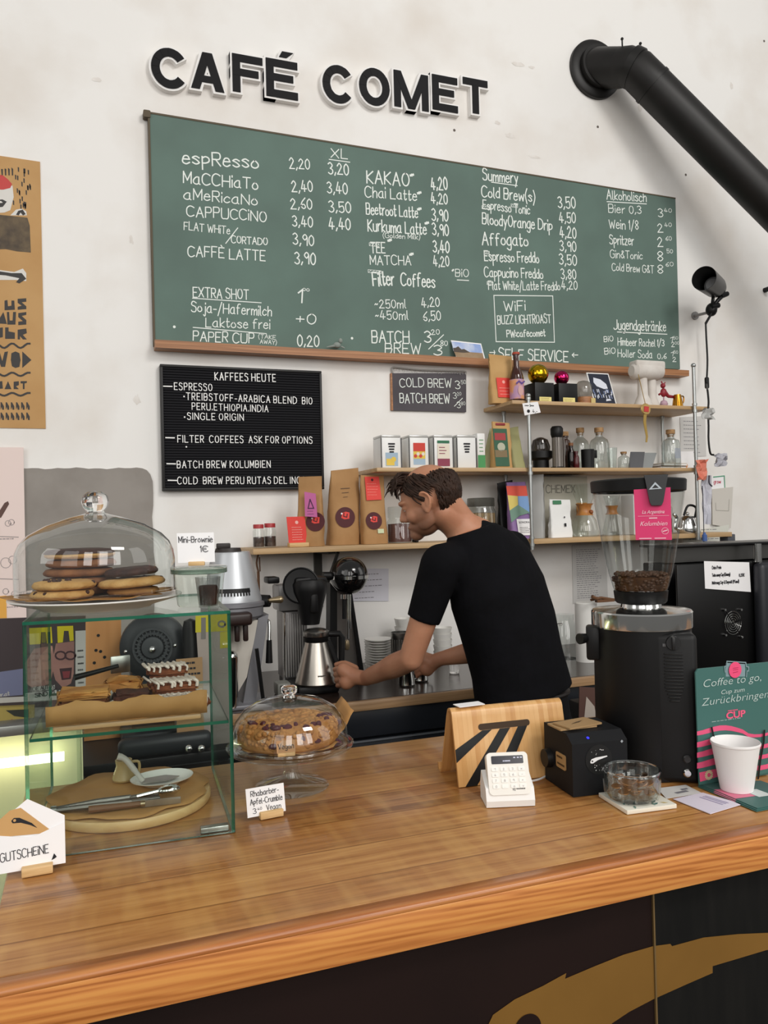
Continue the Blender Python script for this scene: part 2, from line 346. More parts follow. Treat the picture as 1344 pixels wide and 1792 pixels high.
# ============================================================ the room
WF = Fr((0, WY, 0))
def wp(x, y, off=0.): p = at(x, y, WY-off); return (p.x, p.z)
struct(MB().box((1.9, WY+.1, 2.3), (8.2, .2, 4.8)).obj('wall_back', M_wall))
struct(MB().box((1.9, .5, -.05), (8.2, 6.3, .1)).obj('floor', mat('floor_tiles', '5a5148', .5, c2='4a423b', ns=5)))
g0 = wp(30, 815); g1 = wp(266, 818)
struct(MB().prism([(g0[0]-.05, .95), (g1[0], .95)]+[(g1[0]+.002*sin(i*2.3)+.003*sin(i*.9), .98+(g1[1]-.06-.98)*i/16) for i in range(17)]+[(g1[0]-.008, g1[1]-.03), (g1[0]-.022, g1[1]-.012)]+[(g1[0]-.04-(g1[0]-g0[0]-.0)*i/22, g1[1]-.004+.0022*sin(i*1.9)+.002*sin(i*.7)) for i in range(23)], WF, -.01, .006)
       .obj('trim_1', mat('bare_cement', '98928c', .9, c2='8b857f', ns=6, bump=.2)))
_wall = bpy.data.objects['wall_back']; rg = random.Random(19); b = MB(); c = MB()
for x, y, w, h in ((905, 112, 34, 10), (930, 118, 14, 6), (893, 238, 26, 12), (870, 215, 14, 8), (1120, 190, 10, 18), (170, 140, 22, 9), (935, 275, 30, 6), (230, 420, 8, 20), (240, 700, 14, 22), (1280, 150, 10, 14)):   # scuffs in the paint
    m = mpp(at(x, y, WY)); p = wp(x, y); n = 14; b.face([(p[0]+w*m/2*cos(2*pi*i/n)*rg.uniform(.5, 1.1), p[1]+h*m/2*sin(2*pi*i/n)*rg.uniform(.5, 1.1)) for i in range(n)], WF, .0008)
for x, y in ((1200, 306), (1337, 72), (1046, 222), (795, 228)): c.disc(WF, *wp(x, y), .007, .001, 0, 10)
b.obj('paint_scuff', mat('scuffed_paint', 'dcd6d0', .9, c2='e8e4df', ns=30), _wall, flat=True); c.obj('nail_hole', mat('nail_hole', '6a625c', .9), _wall, flat=True)
# ============================================================ letters of the wall sign
M_lface = mat('black_letter_face', '0e0d10', .6, spec=.25)
def letter(ch, w, h, s, g):
    """convex pieces of a bold capital in a w x h box, stem s, grown by g"""
    R = lambda a, b, c, d: [(a-g, b-g), (c+g, b-g), (c+g, d+g), (a-g, d+g)]
    out = []
    if ch in 'CO':
        a0, a1 = (radians(38), radians(322)) if ch == 'C' else (0, 2*pi); n = 40; c = (w/2, h/2)
        if ch == 'C': a0 -= g*9; a1 += g*9
        for i in range(n):
            t0, t1 = a0+(a1-a0)*i/n, a0+(a1-a0)*(i+1)/n; o = (w/2+g, h/2+g); q = (w/2-s-g, h/2-s-g)
            if ch == 'C': o = (w/2*1.08+g, o[1]); q = (w/2*1.08-s-g, q[1])
            out.append([(c[0]+q[0]*cos(t0), c[1]+q[1]*sin(t0)), (c[0]+o[0]*cos(t0), c[1]+o[1]*sin(t0)), (c[0]+o[0]*cos(t1), c[1]+o[1]*sin(t1)), (c[0]+q[0]*cos(t1), c[1]+q[1]*sin(t1))])
    elif ch in 'FEÉ':
        out = [R(0, 0, s, h), R(0, h-s*.95, w, h), R(0, h*.53-s*.45, w*.86, h*.53+s*.45)]
        if ch != 'F': out.append(R(0, 0, w, s*.95))
        if ch == 'É': out.append([(w*.42-g, h*1.08-g), (w*.66+g, h*1.08-g), (w*.88+g, h*1.24+g), (w*.52-g, h*1.24+g)])
    elif ch == 'T': out = [R(w/2-s/2, 0, w/2+s/2, h), R(0, h-s*.95, w, h)]
    elif ch == 'A':
        m = s*1.12; x = w/2
        out = [[(-g, -g), (m+g, -g), (x+m*.45+g, h+g), (x-m*.55-g, h+g)], [(w-m-g, -g), (w+g, -g), (x+m*.55+g, h+g), (x-m*.45-g, h+g)], R(w*.26, h*.2, w*.74, h*.2+s*.85)]
    elif ch == 'M':
        out = [R(0, 0, s, h), R(w-s, 0, w, h), [(w/2-s*.5-g, -g), (w/2+s*.5+g, -g), (s*1.05+g, h+g), (-g, h+g)], [(w/2-s*.5-g, -g), (w/2+s*.5+g, -g), (w+g, h+g), (w-s*1.05-g, h+g)]]
    return out
for ch, x0, x1, yt, yb, lab in (('C', 267, 327, 84, 154, 'first letter C of the black wall sign, above the left of the menu board'), ('A', 334, 392, 92, 157, 'black letter A with white sides, second on the wall sign'),
        ('F', 407, 460, 97, 163, 'black letter F with white sides on the wall sign'), ('É', 466, 521, 105, 171, 'black letter E with an acute accent on the wall sign'),
        ('C', 567, 618, 114, 180, 'black letter C after the gap between the two words of the sign'), ('O', 629, 682, 119, 184, 'black round letter O of the wall sign'),
        ('M', 690, 750, 127, 190, 'black letter M with white sides on the wall sign'), ('E', 757, 801, 133, 194, 'black letter E without accent near the end of the wall sign'), ('T', 811, 854, 138, 198, 'black letter T closing the wall sign, nearest the stove pipe')):
    pl = wp(x0, (yt+yb)/2, .035); pr = wp(x1, (yt+yb)/2, .035); zt = wp((x0+x1)/2, yt, .035)[1]; zb = wp((x0+x1)/2, yb, .035)[1]
    w, h = pr[0]-pl[0], zt-zb; s = .205*h if ch not in 'M' else .2*h
    t = thing('sign_letter', lab, 'letter', (pl[0], WY, zb), 0, 'letters of the wall sign'); f = Fr((0, 0, 0)); b = MB(); a = MB()
    for i, q in enumerate(letter(ch, w, h, s, .009)): b.prism(q, f, -.0003*(i % 4), .03-.0003*(i % 4))
    for i, q in enumerate(letter(ch, w, h, s, 0.)): a.prism(q, f, .0302, .034+.0003*(i % 4))
    b.obj('letter_body', mat('white_foam', 'f0eeec', .7), t, flat=True); a.obj('letter_face', M_lface, t, flat=True)
# ============================================================ chalk menu board
BO = .03; BF = Fr((0, WY-BO, 0))
def bpx(x, y): p = at(x, y, WY-BO); return p.x, p.z
def bhand(mb, s, x0, y0, x1, y1, h, wt=.115, slant=0., wob=.35, fr=None, f=None, k=0, gap=1.9):
    f = f or bpx; a = f(x0, y0); b = f(x1, y1); d = sqrt((b[0]-a[0])**2+(b[1]-a[1])**2); m = mpp(at(x0, y0, WY-BO))
    hand(mb, s, fr or BF, a[0], a[1], h*m, d, wt, k, math.atan2(b[1]-a[1], b[0]-a[0]), wob=wob, slant=slant, gap=gap)
def bline(mb, pts, w=1.6, fr=None, f=None):
    m = mpp(at(pts[0][0], pts[0][1], WY-BO)); mb.rib([(f or bpx)(*p) for p in pts], fr or BF, w*m)
board = thing('menu_board', 'long green chalkboard with the handwritten drinks menu under the wall sign', 'chalkboard')
cs = [bpx(272, 605), bpx(1190, 646), bpx(1182, 348), bpx(262, 199)]
M_green = mat('green_slate', '5b6f67', .75, c2='637a71', ns=3.5, det=8, lo=.35, hi=.7)
MB().prism(cs, WF, .006, BO).obj('slate_panel', M_green, board, flat=True)
e = MB(); tl, bl = cs[3], cs[0]
e.prism([(tl[0]-.008, tl[1]), (tl[0], tl[1]), (bl[0], bl[1]), (bl[0]-.008, bl[1])], WF, .004, BO+.003); tr = cs[2]
e.prism([(tl[0]-.008, tl[1]), (tr[0], tr[1]), (tr[0], tr[1]+.006), (tl[0]-.008, tl[1]+.008)], WF, .004, BO+.002)
e.prism(rrect(.03, .03, .006, cx=tl[0]-.012, cy=tl[1]-.004), WF, .004, BO+.008)
e.obj('edge_trim', mat('dark_edge', '5a4f3e', .7), board)
a0, a1, b1, b0 = wp(272, 608, .075), wp(1206, 658, .075), wp(1206, 648, .075), wp(271, 594, .075)
MB().prism([a0, a1, b1, b0], WF, .004, .075).obj('chalk_tray', M_tray, board, flat=True)
wr = MB()
for q in [('espResso', 320, 286, 452, 294, 23), ('2,20', 507, 295, 542, 297, 18), ('XL', 579, 275, 608, 278, 16), ('3,20', 575, 304, 610, 306, 20), ('MaCCHiaTo', 321, 320, 451, 332, 20), ('2,40', 511, 335, 547, 336, 19), ('3,40', 573, 338, 608, 340, 19),
          ('aMeRicaNo', 322, 348, 450, 359, 18), ('2,60', 509, 365, 546, 366, 18), ('3,50', 576, 371, 614, 372, 19), ('CAPPUCCiNO', 327, 378, 466, 388, 18), ('3,40', 512, 395, 547, 397, 19), ('4,40', 576, 400, 613, 402, 20),
          ('FLAT WHiTe', 322, 402, 402, 410, 14), ('CORTADO', 405, 425, 468, 429, 12), ('3,90', 513, 428, 549, 430, 19), ('CAFFÈ LATTE', 329, 448, 464, 457, 18), ('3,90', 516, 461, 552, 463, 20),
          ('EXTRA SHOT', 338, 520, 435, 524, 17), ('1', 521, 529, 528, 529, 24), ('oo', 530, 509, 541, 510, 8), ('Soja-/Hafermilch', 335, 545, 475, 553, 17), ('+0', 518, 565, 552, 567, 18), ('Laktose frei', 360, 572, 472, 576, 16),
          ('PAPER CUP', 338, 596, 444, 601, 17), ('(TAKE', 452, 592, 482, 594, 7), ('AWAY)', 455, 601, 484, 603, 7), ('0,20', 521, 605, 558, 606, 19),
          ('KAKAO', 642, 320, 716, 326, 22), ('4,20', 755, 331, 783, 332, 21), ('Chai Latte', 639, 344, 729, 351, 18), ('4,20', 755, 356, 783, 357, 19), ('Beetroot Latte', 641, 375, 731, 381, 19), ('3,90', 756, 385, 784, 387, 20), ('Kurkuma Latte', 644, 404, 746, 410, 20),
          ('(Golden Milk)', 670, 416, 735, 419, 8), ('3,90', 757, 411, 785, 412, 20), ('TEE', 649, 442, 674, 443, 18), ('3,40', 758, 441, 786, 443, 21), ('MATCHA', 648, 463, 719, 464, 16), ('4,20', 759, 466, 786, 466, 18),
          ('Filter', 653, 500, 690, 499, 24), ('Coffees', 702, 500, 761, 503, 22), ('*BiO', 791, 484, 820, 485, 13), ('~250ml', 656, 539, 710, 539, 15), ('4,20', 738, 537, 769, 537, 16), ('~450ml', 657, 559, 714, 559, 15), ('6,50', 741, 561, 771, 561, 16),
          ('BATCH', 651, 600, 716, 600, 20), ('BREW', 674, 618, 736, 619, 18), ('3', 743, 600, 754, 600, 20), ('20', 755, 586, 769, 585, 9), ('3', 759, 621, 773, 621, 18), ('80', 771, 605, 783, 605, 9),
          ('Summery', 845, 315, 906, 321, 19), ('Cold Brew(s)', 843, 344, 936, 354, 19), ('3,50', 977, 364, 1007, 365, 19), ('Espresso Tonic', 845, 366, 927, 375, 16), ('4,50', 979, 389, 1007, 391, 18), ('BloodyOrange Drip', 844, 392, 966, 404, 19), ('4,20', 980, 415, 1008, 417, 19),
          ('Affogato', 844, 428, 924, 431, 21), ('3,90', 980, 439, 1008, 440, 18), ('Espresso Freddo', 848, 457, 943, 460, 18), ('3,50', 979, 463, 1009, 464, 18), ('Cappucino Freddo', 848, 485, 950, 487, 17), ('3,80', 982, 488, 1008, 488, 17),
          ('Flat White/Latte Freddo', 855, 507, 980, 508, 15), ('4,20', 983, 506, 1010, 507, 15), ('WiFi', 882, 544, 919, 543, 17), ('BUZZ LIGHTROAST', 871, 567, 964, 565, 15), ('PW:cafecomet', 887, 590, 954, 588, 12), ('SELF SERVICE', 873, 629, 994, 633, 19), ('→', 857, 622, 866, 622, 14), ('←', 1001, 626, 1011, 626, 14),
          ('Alkoholisch', 1062, 349, 1131, 353, 16), ('Bier 0,3', 1065, 372, 1122, 374, 14), ('3', 1152, 380, 1160, 380, 14), ('40', 1162, 371, 1175, 372, 7), ('Wein 1/8', 1066, 400, 1117, 402, 15), ('2', 1151, 406, 1160, 406, 15), ('40', 1163, 397, 1175, 397, 7),
          ('Spritzer', 1067, 427, 1109, 429, 16), ('2', 1151, 431, 1160, 431, 16), ('60', 1165, 421, 1175, 421, 7), ('Gin&Tonic', 1068, 451, 1124, 454, 13), ('8', 1151, 457, 1160, 457, 16), ('50', 1167, 443, 1177, 443, 7), ('Cold Brew G&T', 1071, 473, 1144, 478, 13), ('8', 1151, 478, 1160, 478, 15), ('60', 1165, 466, 1178, 466, 7),
          ('Jugendgetränke', 1074, 576, 1165, 580, 17), ('BiO', 1057, 598, 1073, 597, 9), ('Himbeer Rachel', 1081, 604, 1146, 607, 13), ('1/3', 1150, 605, 1162, 606, 11), ('1', 1172, 598, 1176, 598, 8), ('50', 1178, 594, 1186, 594, 5), ('2', 1175, 607, 1180, 607, 8), ('00', 1181, 603, 1188, 603, 5),
          ('BiO', 1058, 620, 1077, 618, 10), ('Holler Soda', 1081, 624, 1141, 627, 13), ('0,6', 1151, 628, 1166, 627, 9), ('1', 1173, 623, 1177, 623, 8), ('50', 1179, 619, 1186, 619, 5), ('2', 1177, 633, 1183, 633, 8)]:
    bhand(wr, *q, wt=.108 if q[5] > 12 else .14, slant=.06)
for x, y in ((722, 311), (735, 343), (735, 371), (748, 395), (683, 426), (721, 450)): bhand(wr, '*', x-3, y+6, x+3, y+6, 13, .2)
for q in ([(576, 279), (612, 284)], [(337, 522), (457, 530)], [(338, 573), (466, 584)], [(395, 426), (416, 399)], [(800, 490), (820, 491)], [(750, 611), (776, 586)], [(860, 319), (905, 325)], [(1062, 353), (1131, 357)], [(1080, 581), (1167, 585)],
          [(864, 517), (967, 518), (970, 599), (868, 598), (864, 517)]): bline(wr, q)
for x, y, w in ((843, 360, 16), (894, 357, 13), (646, 425, 18), (644, 472, 24), (847, 439, 10), (852, 493, 12)):      # hatched serifs
    a = bpx(x, y); m = mpp(at(x, y, WY)); hh = 5*m
    for i in range(4): wr.rib([(a[0]+i*w*m/4, a[1]-hh), (a[0]+(i+1)*w*m/4, a[1])], BF, .7*m)
    wr.rib([(a[0], a[1]), (a[0]+w*m, a[1]), (a[0]+w*m, a[1]-hh), (a[0], a[1]-hh), (a[0], a[1])], BF, .8*m)
for x, y in ((305, 572), (616, 592)): wr.disc(BF, *bpx(x, y), .006)
wr.obj('chalk_writing', M_chalk, board, flat=True)
# small things on the chalk tray
M_pic = {}
def flatmat(c, r=.55): return mat('print_'+c, c, r)
pc = thing('postcard', 'landscape postcard with blue sky and brown field leaning on the chalkboard tray', 'postcard'); fr = Fr(at(800, 630, WY-.07), (1, 0, 0), (0, .25, 1))
m_ = mpp(at(825, 610, WY-.07)); w_, h_ = 56*m_, 37*m_
f = MB().prism([(0, -.003), (w_, -.008), (w_-.012, h_-.008), (-.02, h_)], fr, 0, .0012); f.obj('card', M_paper, pc, flat=True)
q = MB(); q.face([(-.014, h_*.45), (w_-.012, h_*.42), (w_-.017, h_-.014), (-.018, h_-.007)], fr, .002, 0); q.face([(.002, .003), (w_-.008, -.002), (w_-.012, h_*.42), (-.013, h_*.45)], fr, .002, 1)
q.face([(-.012, h_*.40), (.04, h_*.38), (.075, h_*.42), (.06, h_*.5), (.045, h_*.58), (.03, h_*.55), (.015, h_*.7), (0, h_*.62), (-.014, h_*.6)], fr, .0024, 2)
q.obj('picture', [mat('sky_print', '8ea6d8', .5, c2='d8dee8', ns=14), mat('field_print', 'a58d72', .5, c2='8f7657', ns=12), flatmat('4a3f36')], pc, flat=True)
p = at(590, 606, WY-.06); b = MB(); b.sph((0, 0, .016), (.018, .012, .014), 12); b.sph((.016, -.002, .036), (.01, .009, .012), 12); b.cyl((-.012, 0, .012), (-.05, 0, .004), .007, .002, 8); b.cyl((.02, 0, .01), (.034, -.006, .002), .005, .003, 8)
tag(b.obj('bird_figurine', mat('grey_clay', '8b938d', .8), loc=(p.x, p.y, at(590, 610, WY-.06).z)), 'tiny grey bird figurine on the chalk tray below the price 0,20', 'figurine')
# ============================================================ letter board
lb = thing('letter_board', 'black felt letter board with white plastic letters listing the coffees of the day', 'letter board')
LO = .03; LF = Fr((0, WY-LO, 0))
def lpx(x, y): p = at(x, y, WY-LO); return p.x, p.z
c4 = [lpx(286, 858), lpx(567, 857), lpx(562, 650), lpx(278, 637)]
ax = (c4[0][0]+c4[3][0])/2; bx = (c4[1][0]+c4[2][0])/2; az = (c4[0][1]+c4[1][1])/2; bz = (c4[2][1]+c4[3][1])/2
fm = MB(); t_ = .011
for q in ((ax, az, bx, az+t_), (ax, bz-t_, bx, bz), (ax, az+t_, ax+t_, bz-t_), (bx-t_, az+t_, bx, bz-t_)): fm.box(((q[0]+q[2])/2, WY-LO/2-.004, (q[1]+q[3])/2), (q[2]-q[0], LO+.008, q[3]-q[1]), bev=.002)
fm.obj('frame', mat('black_frame', '1c1b1b', .5), lb)
fe = MB(); n = 46
for i in range(n):
    z0 = az+t_+(bz-az-2*t_)*i/n; z1 = az+t_+(bz-az-2*t_)*(i+1)/n; zm = z0+(z1-z0)*.3
    A = [(ax+t_, z0, .006), (bx-t_, z0, .006), (bx-t_, zm, .006), (ax+t_, zm, .006), (ax+t_, zm, .014), (bx-t_, zm, .014), (bx-t_, z1, .014), (ax+t_, z1, .014), (bx-t_, z1, .006), (ax+t_, z1, .006)]
    fe.add([LF.p(a-LF.o.x, b, c-.012) for a, b, c in A], [(0, 1, 2, 3), (3, 2, 5, 4), (4, 5, 6, 7), (7, 6, 8, 9)])
fe.box(((ax+bx)/2, WY-.006, (az+bz)/2), (bx-ax-.01, .01, bz-az-.01)); fe.obj('felt_panel', mat('black_felt', '212124', .95, spec=.2), lb, flat=True)
LF2 = Fr((0, WY-LO-.002, 0)); M_wl = mat('white_letters', 'f1f1ef', .5)
for q, dot, dash in ((('KAFFEES HEUTE', 376, 665, 482, 668, 13), None, None), (('ESPRESSO', 305, 682, 371, 684, 12), None, (286, 676)), (('TREIBSTOFF-ARABICA BLEND  BIO', 326, 699.5, 546, 707.5, 12), (322, 694), None), (('PERU.ETHIOPIA.INDIA', 336, 716.7, 469, 721, 11.5), None, None),
          (('SINGLE ORIGIN', 328, 734, 426, 736, 11.5), (323, 730), None), (('FILTER  COFFEES  ASK FOR OPTIONS', 311, 774, 546, 776, 12), (326, 782), (290, 766)), (('BATCH BREW KOLUMBIEN', 310, 819, 473, 818, 12), None, (292, 811.5)), (('COLD  BREW PERU RUTAS DEL INCA', 311, 847, 534, 846, 12), None, (294, 840.5))):
    wr = MB(); bhand(wr, *q, wt=.115, wob=0., fr=LF2, f=lpx, gap=3.2)
    if dot: wr.disc(LF2, *lpx(*dot), .0035, seg=10)
    if dash: bline(wr, [dash, (dash[0]+15, dash[1]+.4)], 2, LF2, lpx)
    wr.obj('white_lettering', M_wl, lb, flat=True)
# ============================================================ small slate sign
sl = thing('slate_sign', 'small grey slate price sign on a cord under the long chalkboard', 'sign'); SF = Fr((0, WY-.014, 0))
def spx(x, y): p = at(x, y, WY-.014); return p.x, p.z
MB().prism([spx(688, 718), spx(816, 721), spx(816, 653), spx(686, 653)], WF, .002, .013).obj('slate', mat('grey_slate', '585459', .8, c2='4c484d', ns=6), sl, flat=True)
ed = MB(); ed.prism([spx(685, 718), spx(688, 718), spx(686, 653), spx(684, 653)], WF, .001, .015); ed.obj('wood_edge', M_tray, sl)
c_ = MB(); pts = [(688, 653), (687, 643), (705, 644), (735, 647), (765, 648), (795, 649), (815, 650), (814, 655)]
c_.tube(smooth([WF.p(*spx(x, y), .012) for x, y in pts], 4), .004, 6)
for i in range(26):
    x = 689+i*5; a = WF.p(*spx(x, 645+i*.22), .012); c_.tube([a, a+V3((rnd.uniform(-.008, .008), -.004, rnd.uniform(-.02, -.008)))], .0014, 4)
c_.obj('cord', mat('grey_twine', 'a9a7a4', .9), sl)
wr = MB()
for q in (('COLD BREW', 700, 677, 790, 678, 15), ('3', 797, 680, 805, 680, 14), ('50', 807, 672, 815, 672, 7), ('BATCH BREW', 700, 705, 787, 705, 16), ('3', 793, 697, 799, 697, 10), ('20', 800, 692, 807, 692, 6), ('3', 800, 714, 806, 714, 11), ('80', 807, 709, 814, 709, 6)): bhand(wr, *q, wt=.1, fr=SF, f=spx)
bline(wr, [(795, 711), (809, 697)], 1.3, SF, spx); wr.obj('chalk_writing', M_chalk, sl, flat=True)
# ============================================================ posters on the left
def fpx(off):
    return lambda x, y: wp(x, y, off)
po = thing('poster', 'brown kraft poster with block printed shapes and letters at the left edge', 'poster'); f = fpx(.004); PF = Fr((0, WY-.004, 0)); rg = random.Random(3)
a, b = f(80, 750), f(70, 283)
MB().prism([(a[0]-.72, a[1]), a, b, (b[0]-.72, b[1]+.02)], WF, .001, .004).obj('sheet', mat('poster_kraft', 'c29a67', .8, c2='b98f5c', ns=5), po, flat=True)
q = MB(); F_ = lambda pts, k, n=.0006: q.face([f(*p) for p in pts], PF, n, k)
F_([(-20, 330), (22, 325), (24, 345), (18, 368), (8, 372), (-20, 374)], 1); F_([(-20, 308), (4, 306), (14, 314), (21, 322), (18, 329), (6, 332), (-20, 332)], 2, .001); F_([(-20, 352), (4, 349), (12, 353), (5, 362), (-20, 366)], 0, .001)
F_([(-20, 353.5), (2, 352), (5, 355), (-20, 358)], 1, .0013); F_([(18, 377), (28, 367), (38, 365), (46, 370), (47, 377)], 1); F_([(28, 376), (32, 369), (40, 367), (45, 375), (40, 377), (36, 372), (33, 377)], 0, .001)
F_([(-20, 374), (20, 378), (48, 381), (52, 395), (54, 442), (30, 440), (10, 436), (-20, 437)], 3)
F_([(-20, 470), (25, 476), (40, 470), (46, 478), (46, 492), (30, 490), (-20, 490)], 1); F_([(-20, 472), (20, 478), (38, 478), (46, 488), (34, 496), (28, 494), (34, 487), (10, 482), (-20, 480)], 0, .001)
for i in range(26):
    x, y = rg.uniform(22, 52), rg.uniform(290, 362); F_([(x, y), (x+2.4, y+1), (x+2.4, y+9), (x+.4, y+8)], 0)
for i in range(5): F_([(-4+i*6, 297-i), (-1+i*6, 296), (-1+i*6, 307), (-3+i*6, 307)], 0, .0013)
for poly in ([(8, 526), (13, 525), (14, 536), (20, 535), (20, 526), (25, 526), (26, 542), (8, 543)], [(31, 523), (46, 522), (46, 528), (38, 529), (46, 536), (46, 541), (31, 542), (31, 537), (38, 535), (31, 530)],
             [(-6, 566), (6, 546), (12, 567)], [(12, 546), (16, 546), (17, 561), (22, 561), (23, 546), (28, 546), (27, 568), (13, 568)], [(32, 548), (46, 546), (46, 551), (38, 553), (46, 560), (46, 568), (32, 569), (32, 563), (40, 562), (32, 555)],
             [(-5, 574), (5, 573), (5, 590), (-5, 592)], [(9, 573), (15, 573), (15, 580), (26, 582), (26, 593), (9, 593)], [(31, 577), (46, 575), (47, 583), (40, 586), (47, 594), (40, 594), (35, 588), (35, 594), (31, 594)],
             [(-6, 620), (0, 618), (4, 632), (8, 616), (14, 615), (9, 642), (2, 642)], [(20, 618), (27, 615), (34, 618), (36, 630), (34, 642), (27, 644), (21, 641), (19, 630)], [(39, 615), (55, 630), (39, 644)],
             [(-6, 668), (4, 667), (5, 680), (-6, 681)], [(8, 681), (14, 667), (20, 681)], [(24, 668), (33, 667), (33, 674), (28, 676), (33, 681), (24, 681)], [(36, 667), (47, 667), (47, 670), (43, 671), (43, 681), (40, 681), (40, 671), (36, 671)]): F_(poly, 0)
for y0, am in ((605, 4), (655, 3), (690, 2.5)):
    q.rib([f(x, y0+am*sin(x*.22)) for x in range(-20, 54, 4)], PF, .008, .0008, 0)
for i in range(7):
    for yy in (704, 722): x = -8+i*9; F_([(x, yy), (x+2, yy), (x+6, yy+7), (x+6, yy+13), (x+3, yy+13), (x+2, yy+8), (x, yy+13)], 0)
q.obj('print', [flatmat('33302f'), flatmat('d9d6d0'), flatmat('c2423f'), mat('log_print', '4b4137', .7, c2='6a5b46', ns=25)], po, flat=True)
pk = thing('poster', 'pale pink poster with small coffee drawings and print, lower left', 'poster'); f = fpx(.016); PF = Fr((0, WY-.016, 0)); a, b = f(48, 1172), f(41, 783)
MB().prism([(a[0]-.5, a[1]), a, b, (b[0]-.5, b[1])], WF, .0125, .016).obj('sheet', mat('pale_pink_paper', 'e8d5cf', .7), pk, flat=True); q = MB()
q.face([f(-25, 900), f(-6, 902), f(8, 880), f(14, 877), f(16, 882), f(2, 906), f(-25, 912)], PF, .0006, 0)
for cx, cy, r in ((14, 916, 5), (20, 914, 5), (10, 985, 9), (22, 980, 7), (10, 1035, 5), (26, 1040, 6)): q.rib([f(cx+r*cos(t*.5), cy+r*sin(t*.5)) for t in range(14)], PF, .003, .0006, 1)
for y in (938, 1012): q.rib([f(-20, y), f(32, y+2)], PF, .004, .0006, 1)
q.rib([f(-20, 1116), f(14, 1117)], PF, .008, .0006, 1)
for y in (942, 1062, 1100, 1124, 1155): scrib(q, PF, f(-4, y)[0], f(0, y+4)[1], .08, .012, 1, .005, 1)
q.obj('print', [flatmat('5c4038'), flatmat('a99c9a')], pk, flat=True)
tag(MB().prism([f(-14, 1045), f(11, 1042), f(12, 1087), f(-13, 1088)], WF, .0165, .0175).obj('sticky_note', flatmat('e2a84a'), flat=True), 'orange sticky note on the pale pink poster', 'note')
# ============================================================ stove pipe
sp = thing('stove_pipe', 'thick black stove pipe coming out of the wall, running down to the right edge', 'pipe'); M_pipe = mat('black_stove_enamel', '161514', .45, c2='1c1a19', ns=8, spec=.4)
P0 = at(1040, 124, WY); m0 = mpp(P0); P1 = at(1108, 116, 3.36); P2 = at(1344, 353, 3.14); d_ = (P2-P1).normalized(); P3 = P2+d_*.9; R_ = 33.5*mpp(P1)
b = MB(); b.lathe([(.0, 0), (.155, 0), (.155, .02), (.145, .028), (R_*1.12, .03), (R_*1.12, .06), (0, .06)], 48, (0, 0, 0), 0, M4.Translation(P0) @ V3((0, -1, 0)).to_track_quat('Z', 'Y').to_matrix().to_4x4(), False); b.obj('wall_flange', M_pipe, sp)
d0 = (P1-(P0+V3((0, .0, 0)))).normalized(); q0 = P0+V3((.0, -.03, 0))
b = MB(); b.tube([P0+V3((-.02, .0, 0)), q0, P1-d0*.08], R_, 40)
e0 = P1-d0*.085; e1 = P1+d_*.13; b.tube([e0, P1-d0*.03, P1+d_*.03, e1], R_, 40); b.tube([P1-d0*.018+d_*-.004, P1+d_*.022], R_*1.03, 40); b.tube([e1, e1+d_*.018], R_*1.04, 40)
b.obj('elbow', M_pipe, sp, sharp=28)
b = MB().tube([e1+d_*.01, P3], R_*1.005, 48); b.obj('long_pipe', M_pipe, sp)
s_ = MB()
for px, py in ((1089, 76), (1121, 84)):
    a = at(px, py+4, 3.36); s_.cyl(a, a+V3((0, 0, .035)), .004, seg=8); s_.sph(a+V3((0, 0, .035)), .008, 8)
s_.obj('screw', M_pipe, sp)
# ============================================================ wall lamp
lm = thing('wall_spotlight', 'black spotlight on an arm beside the right end of the chalkboard', 'lamp'); J = at(1245, 542, 3.36); mL = mpp(J)
b = MB(); wpt = at(1215, 553, WY); b.tube([wpt, J+V3((0, 0, -.01))], .008, 10); b.lathe([(0, 0), (.022, 0), (.022, .012), (0, .014)], 16, (0, 0, 0), 0, M4.Translation(wpt) @ V3((0, -1, 0)).to_track_quat('Z', 'Y').to_matrix().to_4x4())
b.obj('wall_bracket', mat('grey_bracket', '8f8d8c', .5), lm)
b = MB(); b.sph(J, (.03, .03, .036), 16); b.cyl(J+V3((-.02, -.02, .01)), J+V3((.03, -.02, .02)), .014, seg=12); k_ = at(1262, 520, 3.34); b.tube(smooth([J, J+V3((.02, -.02, .04)), k_], 4), .011, 10); b.tube(smooth([J, J+V3((-.008, -.02, .04)), at(1248, 520, 3.34)], 4), .009, 10)
b.cyl(k_+V3((-.005, 0, .005)), at(1273, 514, 3.34), .016, .013, 12); b.tube([J+V3((0, 0, -.02)), at(1235, 566, 3.36)], .007, 8); b.tube([at(1245, 548, 3.34), at(1235, 566, 3.36)], .005, 8); b.obj('joint', M_black, lm)
op = at(1232, 487, 3.24); bk = at(1256, 506, 3.36); ax_ = (op-bk).normalized(); TR = M4.Translation(bk) @ ax_.to_track_quat('Z', 'Y').to_matrix().to_4x4(); LL = (op-bk).length
b = MB(); b.lathe([(.0, -.012), (.03, -.010), (.048, .01), (.056, .05), (.062, LL), (.060, LL), (.053, .05), (.044, .012), (.0, -.002)], 36, (0, 0, 0), 0, TR, False); b.obj('shade', mat('black_lamp_paint', '191919', .35), lm)
b = MB(); b.lathe([(0, .01), (.018, .012), (.02, .04), (.042, .075), (.044, .09), (.03, .105), (0, .108)], 24, (0, 0, 0), 0, TR, False); b.obj('bulb', mat('frosted_bulb', '9b9b9d', .3), lm)
b = MB(); cp = [(1235, 566), (1236, 590), (1238, 630), (1237, 660)]; b.tube(smooth([at(x, y, 3.48) for x, y in cp], 4), .005, 8)
cp = [(1238, 682), (1239, 690), (1240, 705), (1239, 720), (1240, 745), (1240, 770), (1243, 793), (1249, 796)]; b.tube(smooth([at(x, y, 3.24) for x, y in cp], 4), .005, 8)
